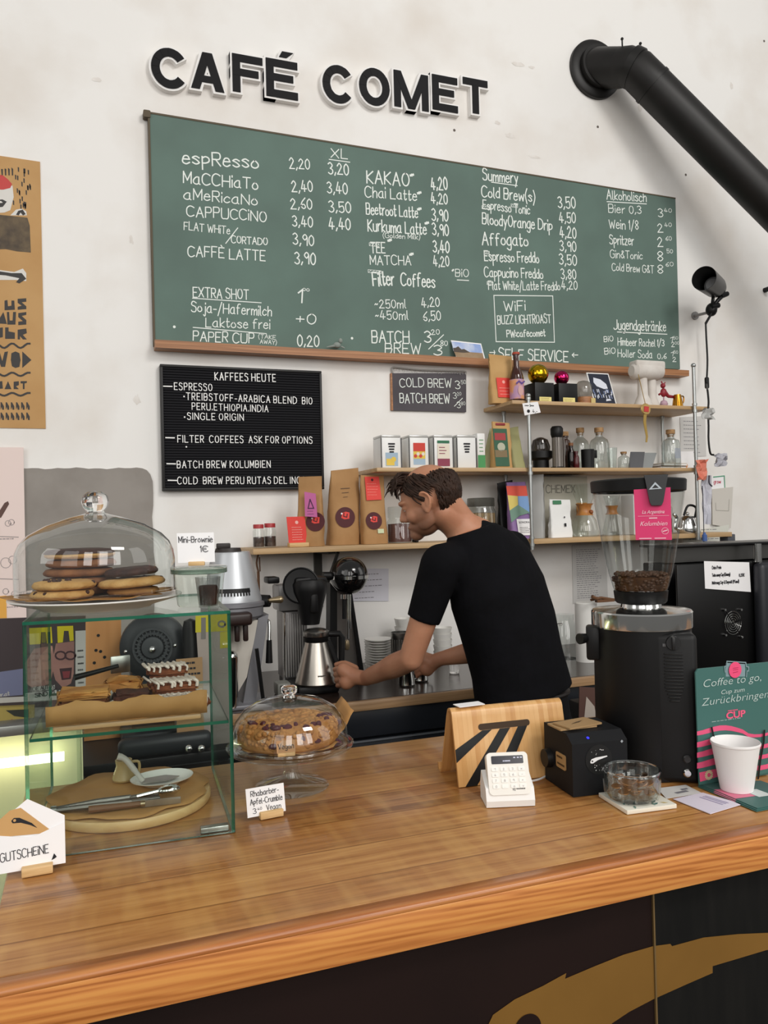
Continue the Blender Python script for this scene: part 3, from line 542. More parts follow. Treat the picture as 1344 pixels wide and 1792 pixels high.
b.tube(smooth([at(1237, 660, 3.48), at(1237, 672, 3.36), at(1238, 683, 3.24)], 4), .005, 8); b.obj('cord', M_black, lm)
b = MB(); p = at(1237, 670, 3.38); b.box(p, (.022, .02, .062), bev=.008, seg=3); b.obj('switch', M_black, lm)
# ============================================================ front counter
M_top = wood('varnished_pine', '76491f', 'a36f3c', 'bd8c52', plank=.118, grain=(2.2, 40, 40), rough=.30, coat=.25, ns=1.7, knots=5., bump=.05, gap=.03, saw=.30)
M_apr = wood('orange_pine', 'a35f28', 'c98042', 'd9964f', grain=(1.4, 50, 50), rough=.4, coat=.08, ns=1.5, rings=9., bump=.04, knots=2.2)
M_lip = wood('red_pine', '8f5127', 'b06d3a', 'c08048', grain=(1.6, 40, 40), rough=.36, coat=.12, ns=1.5, bump=.04, knots=5.)
cn = thing('counter', 'long wooden bar counter with varnished pine top and dark front panels', 'counter')
CXL, CXR = -.128, 3.3; CF = 1.068
b = MB().box(((CXL+CXR)/2, (CF+.032+1.865)/2, CT-.02), (CXR-CXL, 1.865-CF-.032, .04), bev=.004); b.obj('countertop', M_top, cn)
b = MB(); n_ = 6; prof = [(CF+.0312, CT-.0085), (CF+.031, CT-.003), (CF+.0285, CT-.0002)]+[(CF+.006-.006*sin(pi/2*i/n_), CT-.0065+.0065*cos(pi/2*i/n_)) for i in range(n_+1)]+[(CF+.0005, CT-.0085)]
b.prism([(y, z) for y, z in prof], Fr((CXL, 0, 0), (0, 1, 0), (0, 0, 1)), 0, CXR-CXL); b.obj('front_lip', M_lip, cn, sharp=50)
MB().box(((CXL+CXR)/2, CF+.0155, (.986+CT-.009)/2), (CXR-CXL, .031, CT-.009-.986), bev=.002).obj('apron', M_apr, cn)
M_fp = mat('dark_brown_panel', '1d0f0c', .6, c2='150a08', ns=3, spec=.25); M_fb = mat('black_wood_panel', '090908', .7, spec=.25, c2='12110f', ns=40, stretch=(1, 1, .15)); M_gold = mat('gold_brown_paint', '7f5c28', .6, c2='745322', ns=4, spec=.3)
FPY = 1.10; PFc = Fr((0, FPY, 0)); fp_ = lambda x, y: ((lambda p: (p.x, p.z))(at(x, y, FPY))); sx = fp_(1142, 1600)[0]
MB().box(((CXL+.01+sx)/2, FPY+.012, .535), (sx-CXL-.012, .024, .90)).obj('front_panel', M_fp, cn); MB().box(((sx+CXR)/2+.001, FPY+.012, .535), (CXR-sx-.002, .024, .90)).obj('front_panel', M_fb, cn)
MB().box((sx, FPY+.002, .535), (.003, .012, .9)).obj('seam_strip', mat('seam', '6b5532', .6), cn)
MB().box((CXL+.02, 1.48, .53), (.024, .74, .96)).obj('side_panel', M_fp, cn)
cm = [(850, 1800), (862, 1775), (900, 1748), (950, 1724), (990, 1702), (988, 1712), (1040, 1690), (1090, 1670), (1142, 1655), (1172, 1651), (1175, 1655), (1230, 1640), (1290, 1634), (1360, 1631), (1420, 1634), (1420, 1652), (1340, 1662), (1290, 1677), (1246, 1690), (1246, 1702), (1200, 1722), (1142, 1748), (1100, 1770), (1070, 1790), (1040, 1830), (990, 1850), (900, 1850)]
cb = MB(); cb.face([fp_(*p) for p in cm], PFc, .0015); cb.obj('comet_painting', M_gold, cn, flat=True)
cb = MB(); p = fp_(922, 1800); cb.disc(PFc, p[0], p[1], .024, .003); cb.obj('comet_eye', M_fp, cn, flat=True)
# ============================================================ back worktop and cabinets
M_wtop = mat('dark_worktop', '3a2a22', .25, c2='2b201b', ns=6, stretch=(.5, 6, 1), coat=.3); M_edge = wood('worktop_edge', '8a6a4b', 'a5835f', 'b59470', grain=(1, 20, 60), ns=2)
wt = thing('worktop', 'dark worktop with a pale wooden front edge along the back wall', 'worktop'); WF_ = 2.80
MB().box((2.0, (WF_+.012+WY)/2, WT-.018), (4.1, WY-WF_-.016, .036)).obj('worktop_board', M_wtop, wt); MB().box((2.0, WF_, WT-.018), (4.1, .022, .036), bev=.003).obj('edge_strip', M_edge, wt)
M_cab = mat('anthracite_cabinet', '22252b', .35, .1); M_cabl = mat('light_trim', '8d9299', .35, .6)
for i, (x0, x1, lab) in enumerate(((-.02, .88, 'dark base cabinet under the worktop behind the glass display case'), (.885, 1.6, 'dark base cabinet below the coffee brewer and the hand of the barista'), (1.605, 2.2, 'dark base cabinet behind the barista'), (2.205, 4.0, 'dark base cabinet under the espresso machine'))):
    t = thing('base_cabinet', lab, 'cabinet', (0, 0, 0)); MB().box(((x0+x1)/2, (WF_+.05+WY)/2-.01, .46), (x1-x0, WY-WF_-.07, .88)).obj('body', M_cab, t)
    MB().box(((x0+x1)/2, WF_+.026, .85), (x1-x0-.006, .02, .10), bev=.003).obj('drawer', M_cab, t); d = MB().box(((x0+x1)/2, WF_+.026, .44), (x1-x0-.006, .02, .70), bev=.003).obj('door', M_cab, t)
    MB().box(((x0+x1)/2, WF_+.013, .787), (x1-x0-.03, .008, .006)).obj('handle', M_cabl, d)
# ============================================================ shelves on zinc poles
su = thing('wall_shelf', 'three plywood shelves on zinc poles fixed to the wall behind the barista', 'shelf')
SFY = 3.26; Z3, Z2, Z1 = 2.147, 1.832, 1.498
b = MB().box(((1.872+3.03)/2, (SFY+WY)/2, Z3-.009), (3.03-1.872, WY-SFY-.004, .018), bev=.002); b.obj('shelf_board', M_shelf, su)
x2l = at(660, 826, SFY).x; x2r = at(1238, 825, SFY).x; b = MB().box(((x2l+x2r)/2, (SFY+WY)/2, Z2-.009), (x2r-x2l, WY-SFY-.004, .018), bev=.002); b.obj('shelf_board', M_shelf, su)
x1l = at(443, 962, SFY).x; x1r = at(1282, 942, SFY).x; b = MB().box(((x1l+x1r)/2, (SFY+WY)/2, Z1-.012), (x1r-x1l, WY-SFY-.004, .024), bev=.002); b.obj('shelf_board', M_shelf, su)
PY = SFY-.006
for (x, zt, zb, yy) in ((at(926, 800, PY).x, Z3+.02, Z1-.05, PY-.006), (at(1216, 780, PY).x, at(1211, 640, PY).z, Z1-.02, PY-.006), (at(883, 780, WY-.04).x, Z3, Z1, WY-.04), (at(1160, 780, WY-.04).x, Z3, Z1, WY-.04)):
    b = MB(); b.tube([(x, yy, zb), (x, yy, zt)], .0085, 14); b.sph((x, yy, zt), .0125, 14)
    for z in (Z3, Z2, Z1):
        if zb-.02 < z < zt+.05:
            b.tube([(x, yy, z-.034), (x, yy, z-.02)], .0125, 12); b.tube([(x, yy, z), (x, yy, z+.012)], .0125, 12)
    b.obj('pole', M_zinc, su)
p = at(558, 980, WY-.03); b = MB(); b.box((p.x, WY-.012, Z1-.024-.13), (.034, .024, .26)); b.tube([(p.x+.01, WY-.02, Z1-.26), (p.x+.03, SFY+.06, Z1-.03)], .008, 8); b.box((p.x, (SFY+WY)/2+.02, Z1-.03), (.034, WY-SFY-.06, .012)); b.obj('bracket', mat('dark_iron', '35332f', .5, .3), su)
# ============================================================ espresso machine on the right
em = thing('espresso_machine', 'large black espresso machine seen from behind at the right edge', 'espresso machine'); EY = 2.765
p0 = at(1190, 1120, EY); rt_ = at(1128, 950, 1.).x; ED = min(.62, p0.x/rt_-EY); xr = at(1560, 1000, EY).x; zt = at(1260, 985, EY).z; zb = .94; ztt = at(1260, 952, EY+.1).z
M_em = mat('black_gloss_metal', '080809', .32, spec=.4); M_emg = mat('charcoal_casing', '2a2b30', .38, .15)
xs = at(1318, 1050, EY).x
b = MB().box(((p0.x+xr)/2, EY+.06+ED/2, (zt+zb)/2+.002), (xr-p0.x-.004, ED-.08+.0, zt-zb-.002), bev=.006); b.obj('body', M_em, em)
b = MB().box(((xs+xr)/2, EY-.02, (zt+.0+.86)/2), (xr-xs, .06, zt-.87), bev=.025, seg=4); b.obj('side_casing', M_emg, em)
b = MB().box(((p0.x+xr)/2, EY+.012, (zt+.84)/2), (xr-p0.x, .012, zt-.84), bev=.003); b.obj('rear_panel', M_em, em)
b = MB().box(((p0.x-.01+xr)/2, EY+.02+ED/2, ztt), (xr-p0.x+.02, ED, .014), bev=.004); b.obj('top_tray', M_em, em)
b = MB(); xx = at(1256, 970, EY).x; b.box(((p0.x+xr)/2, EY+.03+ED/2, (zt+ztt)/2), (xr-p0.x-.03, ED-.06, ztt-zt-.012)); b.obj('steel_band', mat('dark_steel', '6b6a68', .3, .9), em)
b = MB(); pc_ = at(1327, 968, EY-.01); b.cyl((pc_.x, EY-.005, zt-.004), (pc_.x, EY-.005, ztt), .018, seg=24); b.obj('cup_rail_post', M_chrome, em)
EF = Fr((0, EY+.0055, 0)); ep = lambda x, y: (lambda p: (p.x, p.z))(at(x, y, EY+.004))
n_ = MB(); n_.prism([ep(1234, 1030), ep(1314, 1036), ep(1311, 984), ep(1232, 982)], EF, .0005, .0016); n_.obj('note_sheet', M_paper, em, flat=True)
n_ = MB(); EF2 = Fr((0, EY+.0036, 0))
for s, x, y, w, h in (('Dein Preis', 1246, 991, 20, 5), ('Take away Cup (Einweg)', 1246, 1004, 40, 5), ('0,20€', 1293, 1004, 12, 5), ('Mehrweg Cup & Deposit (Pfand)', 1246, 1017.5, 60, 5)):
    a = ep(x, y); mm = mpp(at(x, y, EY)); hand(n_, s, EF2, a[0], a[1]-h*mm, h*mm, w*mm, .2, wob=.1)
n_.obj('note_writing', M_ink, em, flat=True)
b = MB(); c = at(1283, 1090, EY-.004); mm = mpp(c)
for r in (18, 14, 10.5, 7, 3.6): b.tube([(c.x+r*mm*cos(t*pi/16), EY-.004, c.z+r*mm*1.12*sin(t*pi/16)) for t in range(32)], .0016, 6, closed=True)
for (ax_, ay_) in ((-18, 24), (18, -26)): b.tube([(c.x, EY-.006, c.z), (c.x+ax_*mm, EY-.006, c.z+ay_*mm)], .0022, 6)
for (ax_, ay_) in ((-18, 24), (18, 22), (18, -26), (-18, -20)): b.cyl((c.x+ax_*mm, EY+.006, c.z+ay_*mm), (c.x+ax_*mm, EY-.01, c.z+ay_*mm), .006, .005, 10)
b.obj('fan_grille', M_chrome, em)
# ============================================================ silver cone machine
sm = thing('cone_grinder', 'tall silver cone shaped machine with scalloped slot and brass side knob', 'coffee machine'); SY = 2.95
M_silver = mat('silver_paint', 'b9bcc0', .38, .55); M_silverd = mat('grey_casting', '85858a', .45, .4)
c = at(406, 1055, SY); mm = mpp(c); X0 = c.x; zz = lambda y: at(428, y, SY).z
b = MB(); b.lathe([(.0, zz(1056)), (52*mm, zz(1056)), (52*mm, zz(1046)), (49.5*mm, zz(1040)), (34*mm, zz(970)), (32*mm, zz(965)), (0, zz(963))], 48, (X0, SY, 0), cap=False); b.obj('cone_hopper', M_silver, sm)
b = MB(); b.lathe([(0, zz(1082)), (46*mm, zz(1082)), (54*mm, zz(1075)), (54*mm, zz(1060)), (57*mm, zz(1058)), (57*mm, zz(1052)), (52*mm, zz(1050))], 48, (X0, SY, 0), cap=False); b.obj('ring_casting', M_silverd, sm)
b = MB()
for i in range(13):
    a0_, a1_ = -pi/2-.9+i*.11, -pi/2-.9+i*.11+.11
    for (s0, s1, y0, y1) in ((0, 1, 1026, 1033), (.25, .75, 1033, 1038.5)):
        rr = lambda y: (34+(y-970)*(15.5/70.))*mm+.002; A = a0_+(a1_-a0_)*s0; B = a0_+(a1_-a0_)*s1
        b.add([(X0+rr(y)*cos(t), SY+rr(y)*sin(t), zz(y)) for y, t in ((y1, A), (y1, B), (y0, B), (y0, A))], [(0, 1, 2, 3)])
b.obj('scalloped_slot', M_black, sm, flat=True)
b = MB(); b.cyl((X0-.01, SY, zz(966)), (X0-.01, SY, zz(958)), .05, .045, 24); b.box((X0-.03, SY-.02, zz(954)), (.05, .02, .02), bev=.004); b.obj('lid', mat('dark_lid', '2b2523', .5), sm)
k_ = at(466, 1052, SY-.03); b = MB(); b.cyl(k_+V3((-.02, .02, 0)), k_+V3((.012, 0, 0)), .024, .022, 18); kb = b.obj('knob', M_black, sm)
b = MB(); b.cyl(k_+V3((.01, 0, .002)), k_+V3((.05, -.01, .004)), .008, .014, 14); b.sph(k_+V3((.05, -.01, .004)), .0135, 12); b.obj('brass_tip', mat('aged_brass', 'a8977a', .3, .9), kb)
b = MB(); b.box((at(404, 1074, SY-.12).x, SY-.11, zz(1075)), (.14, .10, .045), bev=.012, seg=3)
for dx in (-.01, .022, .052): b.box((at(404, 1072, SY-.12).x+dx, SY-.11, zz(1098)), (.018, .02, .07), bev=.006)
b.obj('spout', mat('dark_brown_spout', '2a1c19', .4), sm)
b = MB(); fr = Fr((0, SY-.06, 0)); q = lambda x, y: (lambda p: (p.x, p.z))(at(x, y, SY-.06))
b.prism([q(392, 1085), q(452, 1085), q(432, 1185), q(400, 1240), q(392, 1240)], fr, -.05, .0); b.obj('front_plate', mat('cream_panel', 'cfc9bf', .4), sm)
b = MB(); b.prism([q(452, 1082), q(470, 1075), q(446, 1240), q(424, 1240), q(434, 1180)], fr, -.16, .0); b.obj('side_leg', M_silverd, sm)
b = MB(); b.cyl(at(405, 1150, SY-.08), at(405, 1238, SY-.08), .024, seg=20); b.sph(at(405, 1150, SY-.08), .024, 16); b.obj('steel_cylinder', M_chrome, sm)
b = MB(); b.box((X0, SY, WT+.008), (.24, .2, .016), bev=.004); b.obj('base_plate', M_silverd, sm)
b = MB(); b.tube(smooth([at(455, 1087, SY-.02), at(466, 1086, SY-.03), at(471, 1090, SY-.04), at(471, 1122, SY-.05)], 4), .006, 10); lv = b.obj('lever', M_chrome, sm)
b = MB(); b.cyl(at(471, 1120, SY-.05), at(471, 1160, SY-.05), .0095, .013, 14); b.obj('grip', M_black, lv)
p = at(453, 1180, SY+.0); b = MB(); b.tube([at(449, 1135, SY-.1), at(461, 1228, SY-.1)], .007, 8); tag(b.obj('black_rod', M_black), 'thin black rod leaning beside the silver cone machine', 'rod')
b = MB(); b.tube(smooth([at(452, 970, WY-.03), at(449, 985, WY-.03), at(452, 1000, WY-.03)], 3), .004, 6); b.tube([at(452, 1000, WY-.03), at(453, 1046, WY-.03)], .006, 8); b.tube([at(454, 975, WY-.03), at(455, 1000, WY-.03)], .003, 6)
tag(b.obj('hanging_tongs', mat('dark_wood', '6d4b32', .6)), 'thin wooden tongs hanging on the wall under the left end of the long shelf', 'tongs')
# black round motor behind the display case
md = thing('round_motor', 'black round motor housing with bolts behind the glass display case', 'machine'); MY = 2.6; c = at(268, 1132, MY); mm = mpp(c); T = M4.Translation(c) @ V3((-.15, -1, .05)).to_track_quat('Z', 'Y').to_matrix().to_4x4()
b = MB(); b.lathe([(0, -.18), (50*mm, -.17), (56*mm, -.10), (58*mm, -.02), (56*mm, 0), (46*mm, .012), (38*mm, .016), (0, .02)], 40, (0, 0, 0), 0, T, False); b.obj('drum', mat('black_motor', '24272a', .45, .2), md)
b = MB(); b.lathe([(34*mm, .014), (34*mm, .022), (30*mm, .022), (28*mm, .016), (26*mm, .024), (22*mm, .024), (20*mm, .018), (18*mm, .028), (12*mm, .03), (0, .03)], 40, (0, 0, 0), 0, T, False)
for i in range(26): a = 2*pi*i/26; b.box((25*mm*cos(a), 25*mm*sin(a), .02), (.016, .004, .012), a, M=T)
b.obj('ribbed_ring', mat('grey_motor', '3a3d40', .5, .2), md)
b = MB()
for x, y, r in ((0, -3, .012), (-44, -4, .006), (38, 2, .006), (2, -26, .004)): b.sph(T @ V3((x*mm, y*mm, .03)), r, 10)
b.obj('bolt', M_chrome, md)
b = MB(); zb_ = at(280, 1300, MY).z; b.box((c.x, MY+.1, (c.z+zb_)/2-.02), (.13, .14, c.z-zb_-.04), bev=.01); b.box((c.x, MY+.1, zb_+.02-.0), (.2, .24, .04), bev=.01); b.obj('pedestal', mat('black_motor', '24272a', .45), md)
b = MB(); x0_, x1_ = at(206, 1290, 2.44).x, at(372, 1290, 2.44).x; zt9 = at(290, 1288, 2.44).z; b.box(((x0_+x1_)/2, 2.46, (zb_+.002+zt9)/2), (x1_-x0_, .05, zt9-zb_-.002), bev=.02, seg=3); b.obj('base', mat('black_motor', '24272a', .45), md); b = MB()
for x in (330, 352): p = at(x, 1310, 2.42); b.sph(p, .012, 12)
b.obj('foot', M_chrome, md)
# low cart carrying the motor and panels, behind the counter at the left
ct = thing('side_cart', 'dark cart behind the glass display case carrying the round motor', 'cart'); z_ = zb_
b = MB().box((.14, 2.62, z_-.015), (.62, .36, .03), bev=.004); b.obj('top', M_black, ct)
for sx_ in (-.15, .43):
    for sy_ in (2.47, 2.77): MB().box((sx_, sy_, (z_-.03)/2), (.03, .03, z_-.03)).obj('leg', M_black, ct)
# refrigerated display with its light tube
fr_ = thing('cold_display', 'low cooled display cabinet with a light tube, far left behind the counter', 'display cabinet'); FY = 1.95
q = lambda x, y, o=0.: at(x, y, FY+o); xr_ = q(143, 1340).x; zt_ = q(60, 1283).z; xl_ = -.95; zb2 = .55
M_cream = mat('cream_liner', 'd9d9b4', .5)
b = MB(); b.box(((xl_+xr_)/2, FY+.42, (zt_+zb2)/2), (xr_-xl_, .02, zt_-zb2)); b.box(((xl_+xr_)/2, FY+.22, zb2+.01), (xr_-xl_, .4, .02)); b.box((xl_+.01, FY+.22, (zt_+zb2)/2), (.02, .4, zt_-zb2)); b.obj('liner', M_cream, fr_)
b = MB().box(((xl_+xr_)/2, FY+.215, zt_+.012), (xr_-xl_+.02, .45, .024), bev=.004); b.obj('top', mat('grey_top', '8e8d8a', .35, .5), fr_)
b = MB(); b.box((xr_-.006, FY+.21, (zt_+zb2)/2), (.008, .4, zt_-zb2)); b.box(((xl_+xr_)/2, FY+.004, (zt_+zb2)/2), (xr_-xl_, .006, zt_-zb2)); b.obj('glass_pane', M_pane, fr_, flat=True)
b = MB(); a = q(-60, 1345, .35); c = q(112, 1325, .35); b.tube([(xl_+.1, FY+.36, c.z), (c.x, FY+.36, c.z)], .012, 12); b.obj('light_tube', mat('lit_tube', 'fff3d0', .5, emit=9.), fr_)
b = MB(); b.box(((xl_+xr_)/2, FY+.20, zb2+.2), (xr_-xl_-.04, .36, .01)); b.obj('wire_shelf', mat('shelf_white', 'cfcfb8', .5), fr_)
# things standing on the cold display and the cart
def on_cart(x, Y): p = at(x, 1200, Y); c = V3((p.x, Y, zb_+.001))-CAM; return 896-FPX*c.dot(_u)/c.dot(_w)
def sheet(name, label, cat, pts, Y, m, th=.004, group=None, back=0.):
    fr = Fr((0, Y, 0)); b = MB(); P = [(lambda p: (p.x, p.z))(at(x, y, Y)) for x, y in pts]; b.prism(P, fr, -th, 0)
    t = thing(name, label, cat, (0, 0, 0), 0, group); b.obj('sheet', m, t, flat=True); return t, fr, (lambda x, y: (lambda p: (p.x, p.z))(at(x, y, Y)))
mg, fr, f = sheet('magazine', 'magazine with yellow letters and a shouting face with glasses, behind the display glass', 'magazine', [(-30, 1240), (148, 1236), (150, 1078), (-30, 1084)], 2.02, flatmat('3b3134'), .012)
b = MB(); F_ = lambda pts, k, n=.0006: b.face([f(*p) for p in pts], fr, n, k)
F_([(51, 1099), (78, 1098), (90, 1097), (92, 1125), (82, 1126), (80, 1106), (72, 1106), (71, 1127), (52, 1128)], 0); F_([(100, 1096), (128, 1095), (129, 1121), (122, 1122), (120, 1104), (112, 1104), (110, 1124), (101, 1125)], 0)
F_([(98, 1126), (130, 1122), (129, 1180), (124, 1196), (110, 1204), (97, 1190), (90, 1165)], 1, .0008); F_([(44, 1160), (60, 1135), (92, 1130), (96, 1160), (88, 1196), (60, 1206), (46, 1196)], 1); F_([(104, 1170), (126, 1168), (124, 1188), (108, 1190)], 2, .001); F_([(109, 1175), (123, 1174), (121, 1186), (111, 1187)], 3, .0012)
for cx in (106, 123): b.rib([f(cx+9*cos(t*.6), 1147+7*sin(t*.6)) for t in range(12)], fr, .004, .0012, 2)
F_([(70, 1148), (88, 1128), (92, 1134), (84, 1160), (88, 1180), (70, 1196), (60, 1190)], 4, .0009); F_([(132, 1104), (150, 1103), (150, 1206), (132, 1207)], 5, .0008); F_([(-30, 1180), (40, 1170), (40, 1216), (-30, 1222)], 6, .0008)
F_([(57, 1202), (96, 1198), (96, 1206), (57, 1210)], 5, .001); F_([(44, 1213), (110, 1206), (110, 1216), (44, 1223)], 5, .001); F_([(-30, 1222), (148, 1214), (148, 1222), (-30, 1232)], 5, .0007)
hand(b, 'DIE AUTOS', fr, f(58, 1209)[0], f(58, 1209)[1], .008, f(95, 1209)[0]-f(58, 1209)[0], .2, 7, .06, n=.0014); hand(b, 'SIND ZÜRI', fr, f(62, 1220)[0], f(62, 1220)[1], .009, f(109, 1220)[0]-f(62, 1220)[0], .2, 7, .07, n=.0014)
hand(b, 'er.at', fr, f(-2, 1219)[0], f(-2, 1219)[1], .008, .022, .2, 5, .05, n=.0014)
scrib(b, fr, f(135, 1120)[0], f(135, 1200)[1], .014, .09, 6, .004, 7)
b.obj('cover_print', [flatmat('c9b90f'), mat('skin_print', 'a5786f', .6, c2='8e655f', ns=20), flatmat('3a1f26'), flatmat('7d3038'), flatmat('b98d80'), flatmat('b9b7b4'), flatmat('6f7391'), flatmat('1f1d20')], mg, flat=True)
np_, fr, f = sheet('newspaper', 'folded newspaper with red print below the magazine, far left', 'newspaper', [(-40, 1290), (60, 1284), (60, 1236), (-40, 1240)], 2.0, flatmat('a9954f'), .02)
b = MB(); b.face([f(-40, 1277), f(60, 1271), f(60, 1283), f(-40, 1289)], fr, .0008, 0); hand(b, 'anzeiger', fr, f(-4, 1272)[0], f(-4, 1272)[1], .012, .05, .18, 1, .04); b.face([f(10, 1243), f(50, 1241), f(50, 1256), f(25, 1253)], fr, .0008, 2); b.obj('print', [flatmat('8b8f93'), flatmat('9d3c33'), flatmat('2f3028')], np_, flat=True)
wb, fr, f = sheet('wood_panel', 'orange wooden panel with small holes behind the glass display case', 'panel', [(147, on_cart(147, 2.72)), (212, on_cart(212, 2.72)), (212, 1082), (147, 1086)], 2.72, mat('orange_ply', 'a9733f', .6, c2='b98450', ns=5, stretch=(4, 1, .5)), .015)
b = MB()
for x, y in ((172, 1112), (168, 1138), (176, 1140), (183, 1150), (165, 1160)): b.disc(fr, *f(x, y), .005, .0008, 0, 12)
b.obj('hole', M_black, wb, flat=True)
gp, fr, f = sheet('grey_board', 'plain grey board leaning behind the round motor', 'board', [(296, 1196), (402, 1192), (402, 1072), (296, 1076)], 2.86, flatmat('86837e'), .01)
p = at(334, 1150, 2.54); b = MB(); zz = lambda y: at(334, y, 2.54).z; b.lathe([(.0, zb_+.001), (.024, zb_+.001), (.024, zz(1100)), (.019, zz(1086)), (0, zz(1082))], 24, (p.x, 2.54, 0)); tag(b.obj('thermos_flask', M_black), 'slim black flask standing right of the round motor behind the glass', 'flask')
fl_, fr, f = sheet('flyer', 'yellow and grey flyer behind the upper right corner of the glass display case', 'flyer', [(356, on_cart(356, 2.5)), (408, on_cart(408, 2.5)), (402, 1072), (342, 1076)], 2.5, flatmat('9c8f88'), .003)
b = MB(); b.face([f(342, 1107), f(402, 1104), f(402, 1074), f(342, 1078)], fr, .0006, 0); b.face([f(385, 1135), f(402, 1133), f(402, 1104), f(385, 1106)], fr, .0008, 0); b.rib([f(x, y) for x, y in ((356, 1084), (356, 1115))], fr, .014, .001, 1); b.rib([f(388+6*cos(t*.6), 1092+5*sin(t*.6)) for t in range(12)], fr, .006, .001, 1); b.obj('print', [flatmat('b8ab1c'), flatmat('6f6a66')], fl_, flat=True)
cv, fr, f = sheet('cardboard_sign', 'brown cardboard sign with handwriting behind the cakes in the display case', 'sign', [(310, on_cart(310, 2.48)), (358, on_cart(358, 2.48)), (354, 1150), (308, 1154)], 2.48, flatmat('9c7a55'), .004)
b = MB(); scrib(b, fr, f(311, 1167)[0], f(311, 1186)[1], .07, .05, 3, .006, 0); b.obj('writing', M_ink, cv, flat=True)
# ============================================================ brewer and ball machine on the worktop
def wz(x, y): return onz(x, y, WT)
BY = 3.06; bx_ = lambda x, y, o=0.: at(x, y, BY+o)
mm = mpp(bx_(550, 1150))
mo = thing('coffee_brewer', 'filter coffee brewer with grey tank and black filter basket on the worktop', 'coffee maker')
cx = bx_(551, 1205).x
b = MB(); b.box((cx-.005, BY+.08, WT+.017), (.165, .33, .034), bev=.01); b.obj('base', M_black, mo)
tx = bx_(508, 1100, .16).x
b = MB(); zt_ = bx_(508, 1068, .16).z; b.box((tx+.01, BY+.17, (WT+.03+zt_)/2), (.10, .12, zt_-WT-.03), bev=.006); b.obj('column', mat('grey_column', '7e7b7a', .4, .5), mo)
b = MB()
for i in range(9): b.box((tx-.033+i*.010, BY+.108, (WT+.03+zt_)/2), (.004, .006, zt_-WT-.05))
b.obj('grille', mat('light_grille', 'c2c0be', .4, .5), mo)
b = MB(); b.tube([(bx_(506, 1190).x, BY+.08, WT+.03), (bx_(506, 1072).x, BY+.08, bx_(506, 1072, .08).z)], .006, 10); b.obj('chrome_rod', M_chrome, mo)
b = MB(); z0, z1 = bx_(505, 1067, .17).z, bx_(505, 1022, .17).z; b.box((tx, BY+.17, (z0+z1)/2), (.115, .12, z1-z0), bev=.01); b.obj('water_tank', mat('smoky_tank', '8f8d8c', .25), mo)
b = MB(); b.box((bx_(492, 1015).x, BY+.17, bx_(492, 1014, .17).z), (.05, .08, .026), bev=.006); b.obj('tank_lid', M_black, mo)
zz = lambda y: bx_(545, y).z
b = MB(); b.lathe([(0, zz(1092)), (.036, zz(1092)), (.04, zz(1083)), (.052, zz(1060)), (.068, zz(1034)), (.07, zz(1022)), (.062, zz(1014)), (0, zz(1012))], 30, (cx-.012, BY, 0), cap=False); b.box((cx-.01, BY-.045, zz(1050)), (.03, .04, .09), bev=.008); fb = b.obj('filter_basket', M_black, mo)
b = MB(); b.box((cx-.01, BY+.07, zz(1018)), (.13, .2, .04), bev=.012); b.obj('brew_arm', M_black, mo)
b = MB(); c_ = bx_(527, 1025, -.02); T = M4.Translation(c_) @ V3((-.35, -1, .12)).to_track_quat('Z', 'Y').to_matrix().to_4x4(); r_ = 32*mm
b.lathe([(0, -.02), (r_*.9, -.018), (r_, -.004), (r_, .004), (r_*.94, .006), (r_*.9, 0), (0, -.006)], 36, (0, 0, 0), 0, T, False); tag(b.obj('round_dish', M_black), 'round black dish leaning on the brewer beside the filter basket', 'dish')
cf = thing('thermos_carafe', 'brushed steel cone shaped carafe with black handle held by the barista', 'carafe', (cx, BY-.035, 0)); zb_ = WT+.035
b = MB(); b.lathe([(0, zb_), (.082, zb_), (.086, zb_+.006), (.043, zz(1121)), (0, zz(1120))], 44); b.obj('body', mat('carafe_steel', 'b4aea6', .3, 1.), cf)
b = MB(); b.lathe([(.043, zz(1121)), (.047, zz(1119)), (.05, zz(1112)), (0, zz(1111))], 36, cap=False); b.obj('collar', M_black, cf)
b = MB(); b.lathe([(.05, zz(1111)), (.052, zz(1109)), (.052, zz(1103)), (.046, zz(1101)), (.03, zz(1098)), (0, zz(1097))], 36, cap=False); b.obj('lid', M_steel, cf)
b = MB(); hx = lambda x: bx_(x, 1150).x-cx; pts = [(hx(562), -.01, zz(1108)), (hx(588), -.02, zz(1109)), (hx(592), -.02, zz(1116)), (hx(590), -.02, zz(1172))]
b.tube(pts, [.012, .012, .014, .011], 10); b.tube([(hx(568), -.01, zz(1120)), (hx(584), -.02, zz(1168))], .013, 10); b.obj('handle', M_black, cf)
b = MB(); p = bx_(566, 1185); MF = Fr((0, -.0862, zb_+.04), (1, 0, 0), (0, .2, 1)); b.add([(hx(549)+x*.016-.016, -.078+.012*abs(x-1)**2*.2-.0, zb_+.036+y) for x in (0, 1, 2) for y in (0, .006)], [(0, 2, 3, 1), (2, 4, 5, 3)]); b.obj('embossed_logo', mat('etched', '6f6a64', .5, .6), cf)
sc = MB(); p = bx_(498, 1190, -.06); sc.box((p.x, BY-.02, WT+.025), (.055, .07, .05), bev=.008); t = tag(sc.obj('kitchen_timer', mat('grey_timer', '7c7d77', .5)), 'small grey timer standing left of the steel carafe', 'timer')
ff = MB(); fr = Fr((p.x, BY-.0555, WT)); ff.face(rrect(.034, .024, .004, cx=0, cy=.03), fr, .0004); ff.obj('display', flatmat('31342f'), t, flat=True)
